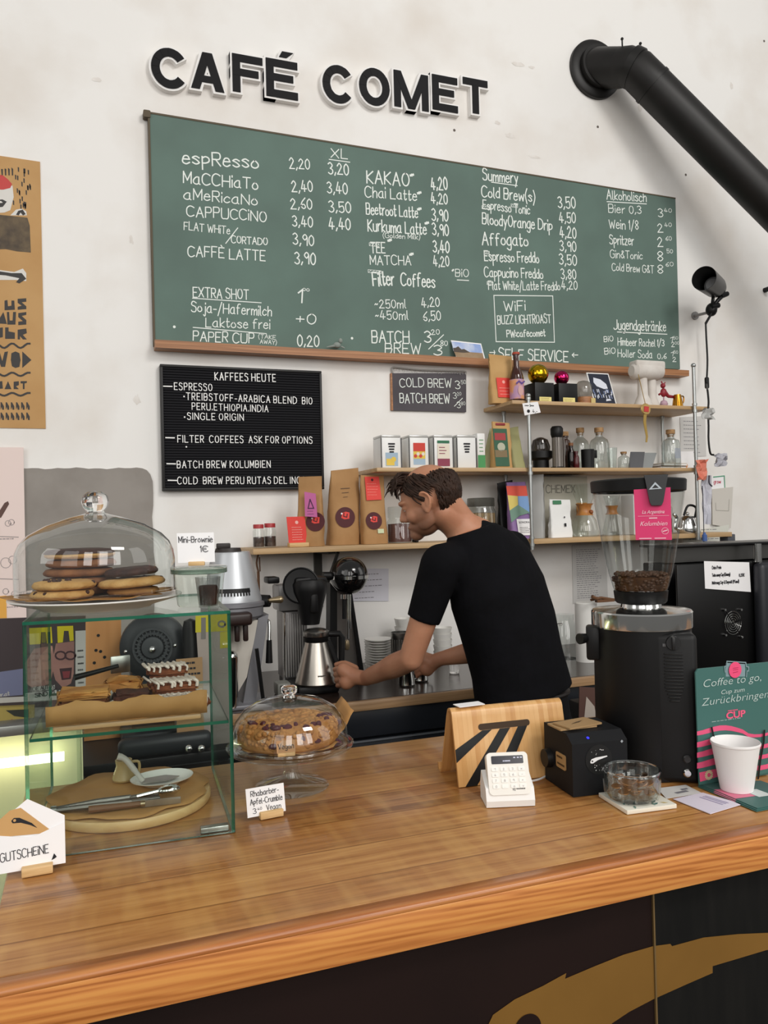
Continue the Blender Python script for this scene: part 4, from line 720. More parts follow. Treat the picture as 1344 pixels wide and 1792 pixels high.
# black ball machine
bm_ = thing('ball_machine', 'black ball shaped machine with chrome band on a sloping steel stand', 'machine'); KY = 3.22; kz = lambda y: at(611, y, KY).z; c = at(611, 1007, KY); mm = mpp(c); r = 33*mm
b = MB(); b.sph(c, r, 40); b.obj('ball', mat('black_gloss', '0b0b0c', .12, coat=.5), bm_)
b = MB(); T = M4.Translation(c+V3((0, 0, -.006))); b.lathe([(r*.985, -.008), (r*1.025, -.007), (r*1.025, .007), (r*.985, .008)], 48, (0, 0, 0), 0, T, False); b.obj('chrome_band', M_chrome, bm_)
b = MB(); fr = Fr((0, KY+.03, 0)); q = lambda x, y: (lambda p: (p.x, p.z))(at(x, y, KY+.03))
b.prism([q(590, 1034), q(614, 1034), q(633, 1175), q(590, 1175)], fr, -.05, -.02); b.obj('steel_stand', mat('stand_steel', '8b8783', .35, .8), bm_)
b = MB(); b.prism([q(578, 1020), q(590, 1034), q(590, 1175), q(577, 1175)], fr, -.06, .0); b.prism([q(612, 1034), q(616, 1036), q(637, 1176), q(630, 1176)], fr, -.06, .0); b.box((at(606, 1180, KY).x, KY+.03, WT+.012), (.16, .2, .024), bev=.006)
b.tube([at(565, 1008, KY+.01), at(585, 1008, KY+.01)], .018, 12); b.obj('black_frame', M_black, bm_)
b = MB()
for x, y0, y1, rr in ((609, 1040, 1118, .005), (613, 1040, 1100, .004)): b.tube([at(x, y0, KY-.03), at(x, y1, KY-.03)], rr, 8)
b.tube([at(601, 1040, KY-.03), at(601, 1048, KY-.03)], .012, 10); b.obj('chrome_tube', M_chrome, bm_)
MB().tube([at(602, 1044, KY-.03), at(602, 1083, KY-.03)], .008, 10).obj('dark_tube', M_black, bm_)
b = MB(); b.lathe([(0, 0), (.010, .003), (.014, .02), (.010, .04), (0, .045)], 16, at(607, 1138, KY-.04)); b.obj('brass_nozzle', mat('aged_brass', 'a8977a', .3, .9), bm_)
# ============================================================ crockery on the worktop
M_china = mat('white_china', 'e6e4df', .25)
def stack_at(px, py, Y): p = at(px, py, Y); return p.x
def saucer_mesh(r):
    b = MB(); b.lathe([(0, 0), (r*.5, 0), (r*.62, .004), (r, .014), (r*1.0, .017), (r*.6, .0075), (0, .004)], 36, cap=False); return b
Ys = 3.33; xs_ = stack_at(664, 1150, Ys); zt_ = at(664, 1112, Ys).z; n_ = 12; dz = (zt_-WT-.02)/n_
s0 = saucer_mesh(25.5*mpp(at(664, 1150, Ys))).obj('saucer', M_china); tag(s0, 'white saucer in the stack right of the ball machine', 'saucer', 'saucers in the stack'); s0.location = (xs_, Ys, WT+.001)
for i in range(1, n_): o = s0.copy(); COL.objects.link(o); o.location = (xs_+rnd.uniform(-.002, .002), Ys, WT+.001+dz*i)
def cup_mesh(r, h, mb=None):
    b = MB(); b.lathe([(0, 0), (r*.55, 0), (r*.6, .004), (r*.85, h*.45), (r, h), (r*.96, h), (r*.8, h*.45), (r*.5, .008), (0, .007)], 28, cap=False); return b
for px, pt, Y, n_, lab in ((708, 1082, 3.42, 5, 'white cup in the stack behind the steel can'), (775, 1098, 3.36, 5, 'white cup in the stack beside the front of the barista')):
    x = stack_at(px, 1140, Y); zt_ = at(px, pt, Y).z; dz = (zt_-WT-.055)/(n_-1); r = 17*mpp(at(px, 1100, Y))
    c0 = cup_mesh(r, .055).obj('cup', M_china); tag(c0, lab, 'cup', lab.replace('white cup in the stack', 'cups stacked')); c0.location = (x, Y, WT+.001)
    for i in range(1, n_): o = c0.copy(); COL.objects.link(o); o.location = (x, Y, WT+.001+dz*i)
Y = 3.22; x = stack_at(702, 1150, Y); r = 17*mpp(at(702, 1150, Y)); zt_ = at(702, 1106, Y).z; t = thing('steel_can', 'ribbed steel can between the saucers and the arm of the barista', 'can', (x, Y, WT))
b = MB(); h = zt_-WT; b.lathe([(0, 0), (r, 0), (r, h*.86), (r*1.05, h*.88), (r*1.05, h), (r*.98, h), (r*.95, h*.1), (0, h*.1)], 32, cap=False)
for i in range(24): a = 2*pi*i/24; b.tube([(r*1.005*cos(a), r*1.005*sin(a), .01), (r*1.005*cos(a), r*1.005*sin(a), h*.84)], .0018, 5)
b.obj('body', M_steel, t)
def small_glass(px, py, r, h, lab, m=None):
    p = wz(px, py); b = MB(); b.lathe([(0, .002), (r*.8, 0), (r*.86, .003), (r, h), (r*.93, h), (r*.78, .008), (0, .008)], 24, cap=False)
    o = b.obj('shot_glass', m or M_solid, loc=(p.x, p.y, WT+.001)); tag(o, lab, 'glass'); return o
small_glass(795, 1178, .025, .05, 'small shot glass on the worktop against the barista')
for x, y, h, lab in ((712, 1200, .075, 'steel milk jug left of the two under the forearm'), (736, 1192, .07, 'steel milk jug right of the two under the forearm')):
    p = wz(x, y); t = thing('milk_jug', lab, 'jug', (p.x, p.y, WT+.001)); b = MB(); b.lathe([(0, 0), (.03, 0), (.034, .006), (.027, h*.75), (.03, h), (.028, h), (.025, h*.75), (.03, .008), (0, .006)], 28, cap=False); b.obj('body', M_chrome, t)
    b = MB(); b.tube(smooth([(.026, .0, h*.85), (.048, 0, h*.8), (.05, 0, h*.4), (.031, 0, h*.25)], 4), .004, 8); b.obj('handle', M_chrome, t)
# glasses, canister right of the barista
Y = 3.2; p = at(990, 1140, Y); t = thing('glass_jug', 'clear glass jug with a handle right of the barista on the worktop', 'jug', (p.x, Y, WT)); h = at(985, 1075, Y).z-WT; r = 20*mpp(p)
b = MB(); b.lathe([(0, 0), (r, 0), (r, h*.7), (r*.75, h*.85), (r*.8, h)], 30, cap=False); b.obj('body', M_glass, t); b = MB(); b.tube(smooth([(-r*.7, -.03, h*.8), (-r*1.5, -.04, h*.75), (-r*1.5, -.04, h*.3), (-r*.9, -.03, h*.25)], 4), .006, 8); b.obj('handle', M_solid, t)
Y = 3.1; p = at(1027, 1130, Y); h = at(1027, 1055, Y).z-WT; r = 19*mpp(p); b = MB(); b.lathe([(0, 0), (r, 0), (r, h), (r*.9, h+.004), (0, h+.004)], 32, (p.x, Y, WT)); t = tag(b.obj('paper_canister', mat('white_canister', 'e2e1dd', .6)), 'white paper canister behind the left side of the big grinder', 'canister')
b = MB(); b.tube([at(1034, 1050, 3.02), at(1052, 1046, 3.02), at(1078, 1050, 3.02)], .006, 8); b.tube([at(1036, 1044, 3.0), at(1045, 1048, 3.0)], .008, 8); b.box(at(1058, 1051, 3.02), (.09, .02, .012)); tag(b.obj('tasting_spoon', mat('dark_wood', '6d4b32', .6)), 'dark wooden scoop lying on the white canister behind the grinder', 'scoop')
# bin with cartons seen low between barista and grinder
Y = 2.70; b = MB(); p = at(1027, 1225, Y); b.box((p.x+.01, Y, .436), (.13, .1, .87), bev=.01); tag(b.obj('waste_box', mat('dark_grey_bin', '3b3b3b', .5)), 'grey box low between the barista and the big grinder', 'box')
b = MB(); fr = Fr((0, 2.646, 0)); q = lambda x, y: (lambda p: (p.x, p.z))(at(x, y, 2.646)); b.prism([q(1013, 1260), q(1045, 1262), q(1048, 1204), q(1014, 1202)], fr, -.003, 0); t = tag(b.obj('picture_card', flatmat('5a3f37'), flat=True), 'dark picture card on the grey box beside the big grinder', 'card')
b = MB(); b.face([q(1022, 1258), q(1044, 1258), q(1040, 1236), q(1026, 1219)], fr, .001); b.obj('white_corner', flatmat('b9ada2'), t, flat=True)
# ============================================================ things on the shelves
def shelf_at(px, Y, z, hp=None):
    p = at(px, 900, Y); 
    for _ in range(3):
        c = V3((p.x, Y, z)); d = c-CAM; yy = 896-FPX*d.dot(_u)/d.dot(_w); p = at(px, yy, Y)
    return V3((p.x, Y, z)), mpp(V3((p.x, Y, z)))
def bag(name, label, cat, px, Y, z, wpx, hpx, m, dpx=None, rz=0., lean=0., fold=True, group=None, sx=1.):
    p, mm = shelf_at(px, Y, z); w, h = wpx*mm, hpx*mm; d = (dpx or wpx*.5)*mm
    t = thing(name, label, cat, p+V3((0, 0, .001)), rz, group); n = 9; vs = []; fs = []; rr = random.Random(int(px*7))
    for i in range(n+1):
        q = i/n; ww = w*(1-.08*q*q+.025*sin(q*8+px)); dd = d*max(.05, (1-q)); ring = rrect(ww, max(dd, .006), min(dd*.3, ww*.2)+.001, 3)
        for a, b_ in ring: vs.append((a+rr.uniform(-.003, .003)+lean*q*h, b_+rr.uniform(-.0015, .0015), q*h*(1+(.035*sin(a*60+px) if i == n else 0))))
    k = len(ring)
    for i in range(n):
        for j in range(k): j2 = (j+1) % k; fs.append((i*k+j, i*k+j2, (i+1)*k+j2, (i+1)*k+j))
    fs.append(tuple(range(k))[::-1]); fs.append(tuple(range(n*k, n*k+k))); b = MB().add(vs, fs); b.obj('pouch', m, t, sharp=60)
    slope = math.atan2(d*.5, h)*.9
    def face_fr(u0, v0): return Fr((u0+lean*v0, -d/2*(1-v0/h)-.0024, v0), (1, 0, 0), (lean, d/2/h, 1))
    return t, w, h, d, face_fr
def badge(t, fr, r, name='badge', c=M_maroon):
    b = MB(); b.disc(fr, 0, 0, r, .001, 0, 32); o = b.obj(name, c, t, flat=True)
    q = MB(); q.face([(-r*.42, -r*.05), (-r*.1, -r*.2), (r*.4, -r*.15), (r*.45, r*.45), (r*.05, r*.55), (-r*.3, r*.42)], fr, .0016, 0); q.rib([(-r*.12, r*.4), (-r*.18, r*.1), (r*.15, 0), (r*.2, r*.3)], fr, r*.1, .002, 2); q.disc(fr, -r*.36, r*.36, r*.09, .002, 1, 10)
    scrib(q, fr, -r*.7, -r*.5, r*1.3, r*.16, 1, r*.12, 1); q.obj('emblem', [M_red, M_paper, M_maroon], o, flat=True)
ZL, ZM, ZT = Z1, Z2, Z3
# --- long lower shelf, left to right
def jar(px, Y, z, wpx, hpx, lab, cont, lidm, name='jar', lidh=.16, fill=.55, group=None, contname='contents'):
    p, mm = shelf_at(px, Y, z); r, h = wpx*mm/2, hpx*mm; t = thing(name, lab, 'jar', p+V3((0, 0, .001)), 0, group); hb = h*(1-lidh)
    MB().lathe([(0, .001), (r*.93, .001), (r, .006), (r, hb*.85), (r*.86, hb*.95), (r*.86, hb)], 30, cap=False).obj('glass_body', M_glass, t)
    MB().lathe([(0, .004), (r*.9, .004), (r*.94, .01), (r*.94, hb*fill), (0, hb*fill*1.04)], 26, cap=False).obj(contname, cont, t)
    MB().lathe([(0, hb), (r*.92, hb), (r*.92, h), (r*.86, h+.002), (0, h+.002)], 30, cap=False).obj('lid', lidm, t); return t
M_beans = mat('dark_contents', '3b2d2a', .7, c2='55443d', ns=60, bump=.5); M_rl = mat('red_lid', 'a83236', .4)
jar(453, 3.38, ZL, 20, 40, 'small jar with red lid and dark contents, leftmost on the long shelf', M_beans, M_rl); jar(473, 3.40, ZL, 21, 41, 'second small red lidded jar, touching the leftmost jar on the long shelf', M_beans, M_rl)
p, mm = shelf_at(522, 3.30, ZL); t = thing('price_card', 'red card in a wooden clip standing left of the kraft coffee bags', 'card', p+V3((0, 0, .001)), .1); b = MB(); b.box((0, 0, .009), (36*mm, .03, .018), bev=.002); b.obj('clip', M_clip, t)
fr = Fr((0, 0, .012), (1, 0, 0), (-.04, .04, 1)); b = MB(); b.prism([(-17*mm, 0), (17*mm, 0), (16*mm, 48*mm), (-18*mm, 48*mm)], fr, -.001, .001); b.obj('card', M_red, t, flat=True); b = MB(); scrib(b, fr, -10*mm, 6*mm, 20*mm, 26*mm, 6, .002, 0, n=.0016); b.disc(fr, 0, 38*mm, 3*mm, .0016); b.obj('print', flatmat('f3b7ae'), t, flat=True)
t, w, h, d, ff = bag('coffee_bag', 'slim kraft coffee bag with a pink hanging tag, left of the big bag', 'coffee bag', 545, 3.33, ZL, 44, 118, M_kraft, 34, -.5, 0.); badge(t, ff(w*.25, h*.36), 17*mm)
b = MB(); fr = Fr((w*.12, -d*.5, h*.44), (1, 0, 0), (-.1, .12, 1)); b.prism([(-11*mm, 0), (11*mm, -2*mm), (12*mm, 40*mm), (-8*mm, 44*mm)], fr, .004, .006); pt_ = b.obj('pink_tag', mat('mauve_tag', 'c0619a', .5), t, flat=True); b = MB(); b.rib([(-4*mm, 14*mm), (1*mm, 30*mm), (6*mm, 14*mm), (-4*mm, 14*mm)], fr, 2*mm, .0066); scrib(b, fr, -6*mm, 2*mm, 14*mm, 10*mm, 2, .002, 0, n=.0066); b.obj('tag_print', flatmat('4c1a45'), pt_, flat=True)
t, w, h, d, ff = bag('coffee_bag', 'largest kraft coffee bag with a maroon round emblem on the long shelf', 'coffee bag', 600, 3.40, ZL, 56, 132, M_kraft, 40, .05, .05); badge(t, ff(-2*mm, h*.36), 19*mm)
b = MB(); fr = ff(0, h*.74)
for i in range(3): b.rib([(-9*mm+i*2*mm, -i*8*mm), (8*mm-i*2*mm, -i*8*mm+1*mm)], fr, .003-.0006*i, .001)
b.obj('print', flatmat('5a3f28'), t, flat=True)
t, w, h, d, ff = bag('coffee_bag', 'kraft coffee bag with a red hanging tag and maroon emblem beside the head', 'coffee bag', 654, 3.36, ZL, 46, 122, M_kraft, 34, .05, .0); badge(t, ff(-4*mm, h*.33), 16*mm)
b = MB(); fr = ff(-2*mm, h*.62); b.prism([(-14*mm, 0), (16*mm, 1*mm), (14*mm, 44*mm), (-14*mm, 44*mm)], fr, .003, .005); pt_ = b.obj('red_tag', M_red, t, flat=True); b = MB(); scrib(b, fr, -11*mm, 8*mm, 22*mm, 26*mm, 5, .0022, 0, n=.0056); b.disc(fr, 0, 38*mm, 2.5*mm, .0056, 1); b.obj('tag_print', [flatmat('f08f82'), M_maroon], pt_, flat=True)
b = MB(); fr = ff(8*mm, h*.18); b.rect(fr, -6*mm, -4*mm, 12*mm, 8*mm, .002); b.obj('sticker', flatmat('cfd8b0'), t, flat=True)
jar(700, 3.40, ZL, 44, 62, 'wide glass jar with brown contents behind the face of the barista', mat('brown_powder', '6d4a44', .8), M_glass, 'storage_jar', .3, .75)
p, mm = shelf_at(727, 3.36, ZL); b = MB(); b.box((0, 0, 16*mm), (.012, .05, 32*mm), bev=.002); tag(b.obj('black_box', M_black, loc=p+V3((0, 0, .001))), 'narrow black box right of the brown jar, beside the beard', 'box')
jar(843, 3.42, ZL, 52, 72, 'glass jar with tan sticks right of the head of the barista', mat('tan_sticks', 'a98a5c', .7, c2='6c5535', ns=25, stretch=(6, 6, .3)), thin_glass('smoke_glass', 'b9b9b4', 1.), 'storage_jar', .2, .8)
t, w, h, d, ff = bag('coffee_bag', 'plain black coffee bag behind the rainbow coloured bag', 'coffee bag', 886, 3.44, ZL, 30, 100, M_black, 20, 0, .0)
t, w, h, d, ff = bag('coffee_bag', 'rainbow coloured coffee bag with a white label on the long shelf', 'coffee bag', 910, 3.36, ZL, 40, 96, mat('purple_foil', '8a6ba0', .4), 22, 0, -.06)
b = MB(); fr = ff(0, 0); W_ = w*.5
for k, pts in enumerate(([(-W_, h*.78), (W_, h*.78), (W_, h*.97), (-W_, h*.97)], [(-W_, h*.5), (-.1*W_, h*.6), (0, h*.78), (-W_, h*.8)], [(-.1*W_, h*.5), (W_, h*.45), (W_, h*.78), (0, h*.78)], [(-W_, h*.3), (-.1*W_, h*.42), (W_, h*.47), (-.1*W_, h*.62), (-W_, h*.52)], [(-W_*.45, h*.06), (W_*.95, h*.06), (W_*.95, h*.36), (-W_*.45, h*.36)])): b.face(pts, fr, .001+.0005*k, k)
scrib(b, fr, -W_*.25, h*.1, W_, h*.12, 4, .002, 5, n=.004); ftext(b, 'SONORA', fr, W_*.25, h*.28, .014, 5, .0, n=.004); b.obj('print', [flatmat('d4503c'), flatmat('d8c46a'), flatmat('7ba0cf'), flatmat('6f8f7f'), M_paper, M_ink], t, flat=True)
t, w, h, d, ff = bag('coffee_bag', 'grey coffee bag left of the glass coffee maker carton', 'coffee bag', 941, 3.34, ZL, 26, 110, mat('grey_foil', '9a9a98', .45, .2), 24, -.6, .0)
p, mm = shelf_at(985, 3.49, ZL); t = thing('carton', 'grey carton printed with capital letters behind the white bag', 'carton', p+V3((0, 0, .001))); b = MB(); b.box((0, 0, 52*mm), (88*mm, .08, 104*mm), bev=.002); b.obj('box', mat('greige_carton', 'b5b2a4', .7), t)
fr = Fr((0, -.0402, 0)); b = MB(); hand(b, 'CHEMEX', fr, -40*mm, 76*mm, 13*mm, 58*mm, .1, 0, wob=0); b.obj('print', flatmat('6a675f'), t, flat=True)
b = MB(); b.rect(fr, 20*mm, 38*mm, 22*mm, 20*mm, .001, 0); b.obj('wood_picture', flatmat('c58f4c'), t, flat=True)
t, w, h, d, ff = bag('coffee_bag', 'white coffee bag with a green seal in front of the grey carton', 'coffee bag', 981, 3.32, ZL, 46, 68, M_white, 16, .1, .0)
b = MB(); fr = ff(0, 0); b.rect(fr, -w*.36, h*.86, w*.4, h*.1, .002, 0); b.obj('green_seal', flatmat('3d7a55'), t, flat=True); b = MB(); b.rect(fr, w*.08, h*.28, .012, .016, .002); b.rect(fr, w*.1, h*.5, .006, .008, .002); b.obj('print', M_ink, t, flat=True)
p, mm = shelf_at(1024, 3.37, ZL); t = thing('glass_coffee_maker', 'hourglass shaped glass coffee maker with wooden collar on the long shelf', 'coffee maker', p+V3((0, 0, .001))); H = 92*mm; R = 25*mm
MB().lathe([(0, .001), (R*.95, .001), (R, .01), (R*.8, H*.3), (R*.32, H*.5), (R*.8, H*.85), (R, H)], 32, cap=False).obj('glass_body', M_glass, t); MB().lathe([(R*.62, H*.4), (R*.5, H*.44), (R*.42, H*.5), (R*.5, H*.58), (R*.62, H*.62)], 32, cap=False).obj('wooden_collar', wood('collar_wood', '9a5f2e', 'b57a3f', 'c58f4c', grain=(9, 9, 2)), t); MB().sph((R*.2, -R*.5, H*.46), .011, 12).obj('bead', mat('bead_wood', '8a4f2a', .5), t)
p, mm = shelf_at(1072, 3.40, ZL); t = thing('glass_server', 'second glass coffee maker seen through the bean hopper', 'coffee maker', p+V3((0, 0, .001))); MB().lathe([(0, .001), (.05, .001), (.052, .01), (.03, .10), (.02, .13), (.042, .20)], 28, cap=False).obj('glass_body', M_glass, t); MB().lathe([(.034, .105), (.026, .115), (.024, .13), (.032, .15)], 28, cap=False).obj('wooden_collar', _mats['collar_wood'], t)
p, mm = shelf_at(1113, 3.38, ZL); b = MB(); b.box((0, 0, .10), (.10, .10, .2), bev=.003); tag(b.obj('white_carton', M_paper, loc=p+V3((0, 0, .001))), 'white carton behind the pink card of the bean hopper', 'carton')
p, mm = shelf_at(1204, 3.32, ZL); t = thing('kettle', 'small steel gooseneck kettle at the right end of the long shelf', 'kettle', p+V3((0, 0, .001))); b = MB(); b.lathe([(0, 0), (.05, 0), (.054, .01), (.04, .07), (.03, .085), (.02, .09), (0, .092)], 30); b.sph((0, 0, .1), .01, 10); b.obj('body', M_chrome, t)
b = MB(); b.tube(smooth([(.03, -.02, .08), (.02, -.04, .13), (-.03, -.04, .14), (-.05, -.03, .09)], 4), .006, 8); b.obj('handle', M_black, t); b = MB(); b.tube(smooth([(-.045, 0, .02), (-.08, 0, .03), (-.07, 0, .08), (-.09, 0, .1)], 4), [.009]*12+[.006], 8); b.obj('spout', M_chrome, t)
p, mm = shelf_at(1164, 3.36, ZL); jar(1160, 3.45, ZL, 34, 60, 'glass jar with red brown tea behind the right side of the bean hopper', mat('tea', '8a4a35', .5), M_chrome, 'storage_jar', .15, .5)
# --- middle shelf
M_tin = mat('tin_white', 'e9e9e7', .35); M_tind = mat('tin_edge', '4d4c4c', .4, .5)
for i, (px, kind, lab) in enumerate(((678, 'blue', 'white tea tin with blue and yellow label, first of the four tins'), (726, 'red', 'white tea tin with red and yellow label, second of the four tins'), (768, 'green', 'white tea tin with green and maroon label, third of the four tins'), (808, 'plain', 'white tea tin with plain black print, fourth of the four tins'))):
    Y = 3.36; p, mm = shelf_at(px, Y, ZM); w, h = 37*mm, 58*mm; t = thing('tea_tin', lab, 'tin', p+V3((0, 0, .001)), 0, 'tea tins on the middle shelf'); MB().box((0, 0, h*.46), (w, w*1.15, h*.92), bev=.006).obj('body', M_tin, t); MB().box((0, 0, h*.95), (w*1.01, w*1.16, h*.08), bev=.006).obj('lid', mat('tin_lid', 'c9c9c6', .3, .4), t)
    b = MB(); [MB().box((s_*w*.5, -w*.575, h*.46), (.004, .004, h*.88)).obj('edge_band', M_tind, t) for s_ in (-1, 1)]
    fr = Fr((0, -w*.576, 0)); b = MB(); L_ = lambda a, c, w2, h2, k: b.rect(fr, a*w, c*h, w2*w, h2*h, .0008+.0004*k, k)
    if kind == 'blue': L_(-.3, .06, .62, .4, 0); L_(-.26, .08, .4, .2, 1); b.disc(fr, .1*w, .26*h, .12*w, .002, 1)
    if kind == 'red': L_(-.3, .5, .6, .25, 2); L_(-.3, .28, .6, .24, 1); L_(-.3, .1, .6, .18, 0); [b.disc(fr, (x_-.2)*w, (.36+.06*(j % 2))*h, .08*w, .0024, 2+3*(j % 2)) for j, x_ in enumerate((0, .13, .26, .39))]
    if kind == 'green': L_(-.32, .74, .62, .08, 4); L_(-.32, .28, .62, .44, 5); L_(-.32, .06, .62, .22, 6)
    for j in range(4 if kind in ('blue', 'plain') else 3):
        if kind in ('blue', 'plain'): L_(-.16+.02*j, .7-.08*j, .34-.04*j, .045, 3)
        elif kind == 'green': L_(-.24, .6-.09*j, .3+.08*(j % 2), .025, 6)
    b.obj('label_print', [flatmat('9fb6c9'), flatmat('e0c14f'), flatmat('cc3f33'), M_ink, flatmat('2f7050'), flatmat('e5dccb'), flatmat('8a3a50')], t, flat=True)
p, mm = shelf_at(839, 3.38, ZM); t = thing('tea_packet', 'slim green and white packet right of the four tins', 'packet', p+V3((0, 0, .001))); MB().box((0, 0, 31*mm), (15*mm, .05, 62*mm), bev=.003).obj('box', M_white, t); b = MB(); fr = Fr((0, -.0255, 0)); b.rect(fr, -7*mm, 2*mm, 14*mm, 22*mm, .001, 0); scrib(b, fr, -4*mm, 28*mm, 9*mm, 26*mm, 4, .004, 0, n=.001); b.obj('print', flatmat('4e9a5e'), t, flat=True)
t, w, h, d, ff = bag('tea_bag', 'pale yellow green bag leaning left of the green labelled bag', 'tea bag', 852, 3.41, ZM, 22, 70, mat('pale_green_bag', 'b5b58a', .6), 22, -.3, .25)
t, w, h, d, ff = bag('tea_bag', 'kraft bag with a tall dark green label on the middle shelf', 'tea bag', 877, 3.34, ZM, 38, 80, M_kraftl, 24, .0, .02)
b = MB(); fr = ff(-w*.1, 0); b.rect(fr, -w*.36, h*.04, w*.72, h*.84, .002, 0); b.rect(fr, -w*.3, h*.62, w*.56, h*.16, .0026, 1); b.rect(fr, -w*.34, h*.24, w*.62, h*.16, .0026, 2); b.disc(fr, 0, h*.47, w*.2, .0026, 3); b.obj('label_print', [flatmat('2f5a41'), flatmat('a2383a'), flatmat('7d6a4a'), flatmat('b5b5a0')], t, flat=True); MB().box((0, 0, h*.97), (w*.5, .012, .012), bev=.003).obj('red_clip', flatmat('8d2f36'), t)
t, w, h, d, ff = bag('tea_bag', 'yellow green bag right of the green labelled bag, beside the pole', 'tea bag', 905, 3.42, ZM, 28, 74, mat('olive_bag', 'a9a878', .6), 22, .25, -.12)
p, mm = shelf_at(947, 3.42, ZM); t = thing('hand_mill', 'black grinder with a smoky glass dome on the middle shelf', 'grinder', p+V3((0, 0, .001))); MB().lathe([(0, 0), (14*mm, 0), (14*mm, 16*mm), (20*mm, 20*mm), (20*mm, 32*mm), (0, 32*mm)], 30).obj('body', M_black, t); MB().lathe([(16*mm, 32*mm), (17*mm, 40*mm), (13*mm, 52*mm), (6*mm, 56*mm), (0, 57*mm)], 28, cap=False).obj('dome', thin_glass('smoke_dome', '8f8a86', 1.2), t)
p, mm = shelf_at(976, 3.34, ZM); t = thing('coffee_press', 'glass coffee press tube with a black cap on the middle shelf', 'coffee press', p+V3((0, 0, .001))); MB().lathe([(0, 0), (12*mm, 0), (12*mm, 3*mm), (0, 3*mm)], 24).obj('base', M_black, t); b = MB(); [b.box(((i-2)*4*mm, -9*mm, 28*mm), (1.6*mm, 1.5*mm, 52*mm)) for i in range(5)]; b.lathe([(0, 3*mm), (9*mm, 3*mm), (9*mm, 54*mm), (0, 54*mm)], 24); b.obj('tube', mat('grey_tube', '8b8580', .3, .4), t); MB().lathe([(0, 54*mm), (9*mm, 54*mm), (11*mm, 60*mm), (11*mm, 70*mm), (8*mm, 74*mm), (0, 74*mm)], 20).obj('cap', M_black, t)
def corked(px, Y, wpx, hpx, lab, m, cork=M_cork, nk=.36, neck=.78, sh=.68, group=None):
    p, mm = shelf_at(px, Y, ZM); r, h = wpx*mm/2, hpx*mm; t = thing('corked_bottle', lab, 'bottle', p+V3((0, 0, .001)), 0, group)
    MB().lathe([(0, .001), (r*.92, .001), (r, .006), (r, h*sh*.85), (r*.85, h*sh), (r*nk*1.05, h*neck), (r*nk, h*.84), (r*nk*1.25, h*.85), (r*nk*1.25, h*.88)], 30, cap=False).obj('glass_body', m, t); MB().lathe([(0, h*.82), (r*nk*.95, h*.82), (r*nk, h*.88), (r*nk*1.3, h*.89), (r*nk*1.3, h), (0, h)], 18).obj('stopper', cork, t)
    return t, r, h
M_amber = thin_glass('amber_glass', '7a4a22', .9); M_ambr = mat('brown_glass', '4b342a', .15, trans=.3); M_dred = mat('dark_red_glass', '4a1518', .15)
corked(990, 3.40, 20, 66, 'brown corked bottle right of the black capped press', M_ambr, M_cork, .5, .8, .76)
corked(1000, 3.34, 13, 45, 'amber bottle, the middle one of the small dark bottles', M_amber, mat('amber_cap', '7a4a22', .4), .5); corked(1009, 3.32, 10, 30, 'small dark red bottle beside the black cup', M_dred, M_dred, .5)
M_bot = thin_glass('bottle_glass', 'e6eae8', 2.2)
corked(1017, 3.46, 30, 74, 'clear round bottle with a wide stopper behind the black cup', M_bot, M_cork); corked(1050, 3.36, 34, 72, 'clear square shouldered bottle with cork right of the black cup', M_bot, M_cork, .36, .78, .7); corked(1092, 3.36, 21, 30, 'smallest clear corked bottle, alone on the middle shelf', M_bot, M_cork, .4); t, r, h = corked(1175, 3.34, 33, 68, 'clear corked bottle at the right end of the middle shelf', M_bot, M_cork, .36, .78, .72)
b = MB(); fr = Fr((0, -r*1.01, 0)); [b.rib([(-r*.3+i*r*.15, h*.25), (-r*.3+i*r*.15, h*.5)], fr, .002, .001) for i in range(5)]; b.obj('label_print', flatmat('5c6fa5'), t, flat=True)
p, mm = shelf_at(1029, 3.32, ZM); t = thing('black_cup', 'black straight cup in front of the clear bottles', 'cup', p+V3((0, 0, .001))); b = MB(); b.lathe([(0, 0), (11*mm, 0), (11.5*mm, 33*mm), (10.5*mm, 33*mm), (10*mm, 3*mm), (0, 3*mm)], 30, cap=False); b.obj('body', M_black, t); b = MB(); b.box((15*mm, 0, 25*mm), (8*mm, .008, 14*mm), bev=.002); b.obj('handle', M_black, t)
p, mm = shelf_at(1072, 3.40, ZM); b = MB(); b.lathe([(0, 0), (7*mm, 0), (9*mm, 38*mm), (8.4*mm, 38*mm), (6.6*mm, 1*mm)], 24, cap=False); t = tag(b.obj('drinking_glass', M_glass, loc=p+V3((0, 0, .001))), 'plain drinking glass between the clear bottles on the middle shelf', 'glass')
for i, (px, w, h, rz, ln, c, lab) in enumerate(((1118, 30, 34, -.15, .5, '55565a', 'dark leaflet slumped against the books on the middle shelf'), (1134, 30, 36, -.1, .75, '8f9394', 'grey leaflet slumped over the dark one on the middle shelf'))):
    p, mm = shelf_at(px-6, 3.34+.03*i, ZM); b = MB(); fr = Fr((0, 0, .002), (1, 0, 0), (ln*.9, .35, 1)); b.prism([(-w*mm/2, 0), (w*mm/2, 0), (w*mm/2, h*mm), (-w*mm/2, h*mm)], fr, 0, .004); tag(b.obj('leaflet', flatmat(c), loc=p, flat=True), lab, 'leaflet')
for i, (c, lab) in enumerate((('4a3a30', 'dark brown book lying flat under the clear corked bottle'), ('d8d2c6', 'pale book lying on the dark brown book on the middle shelf'))):
    p, mm = shelf_at(1168, 3.41, ZM); t = thing('book', lab, 'book', p+V3((-.0+.01*i, 0.03, .0015+.016*i)), .04*(i+1)); b = MB(); b.box((0, 0, .002), (58*mm-.01*i, .15, .003)); b.box((0, 0, .0135), (58*mm-.01*i, .15, .003)); b.obj('cover', flatmat(c), t); MB().box((.001, -.0, .0078), (56*mm-.01*i, .146, .0085)).obj('pages', M_paper, t)
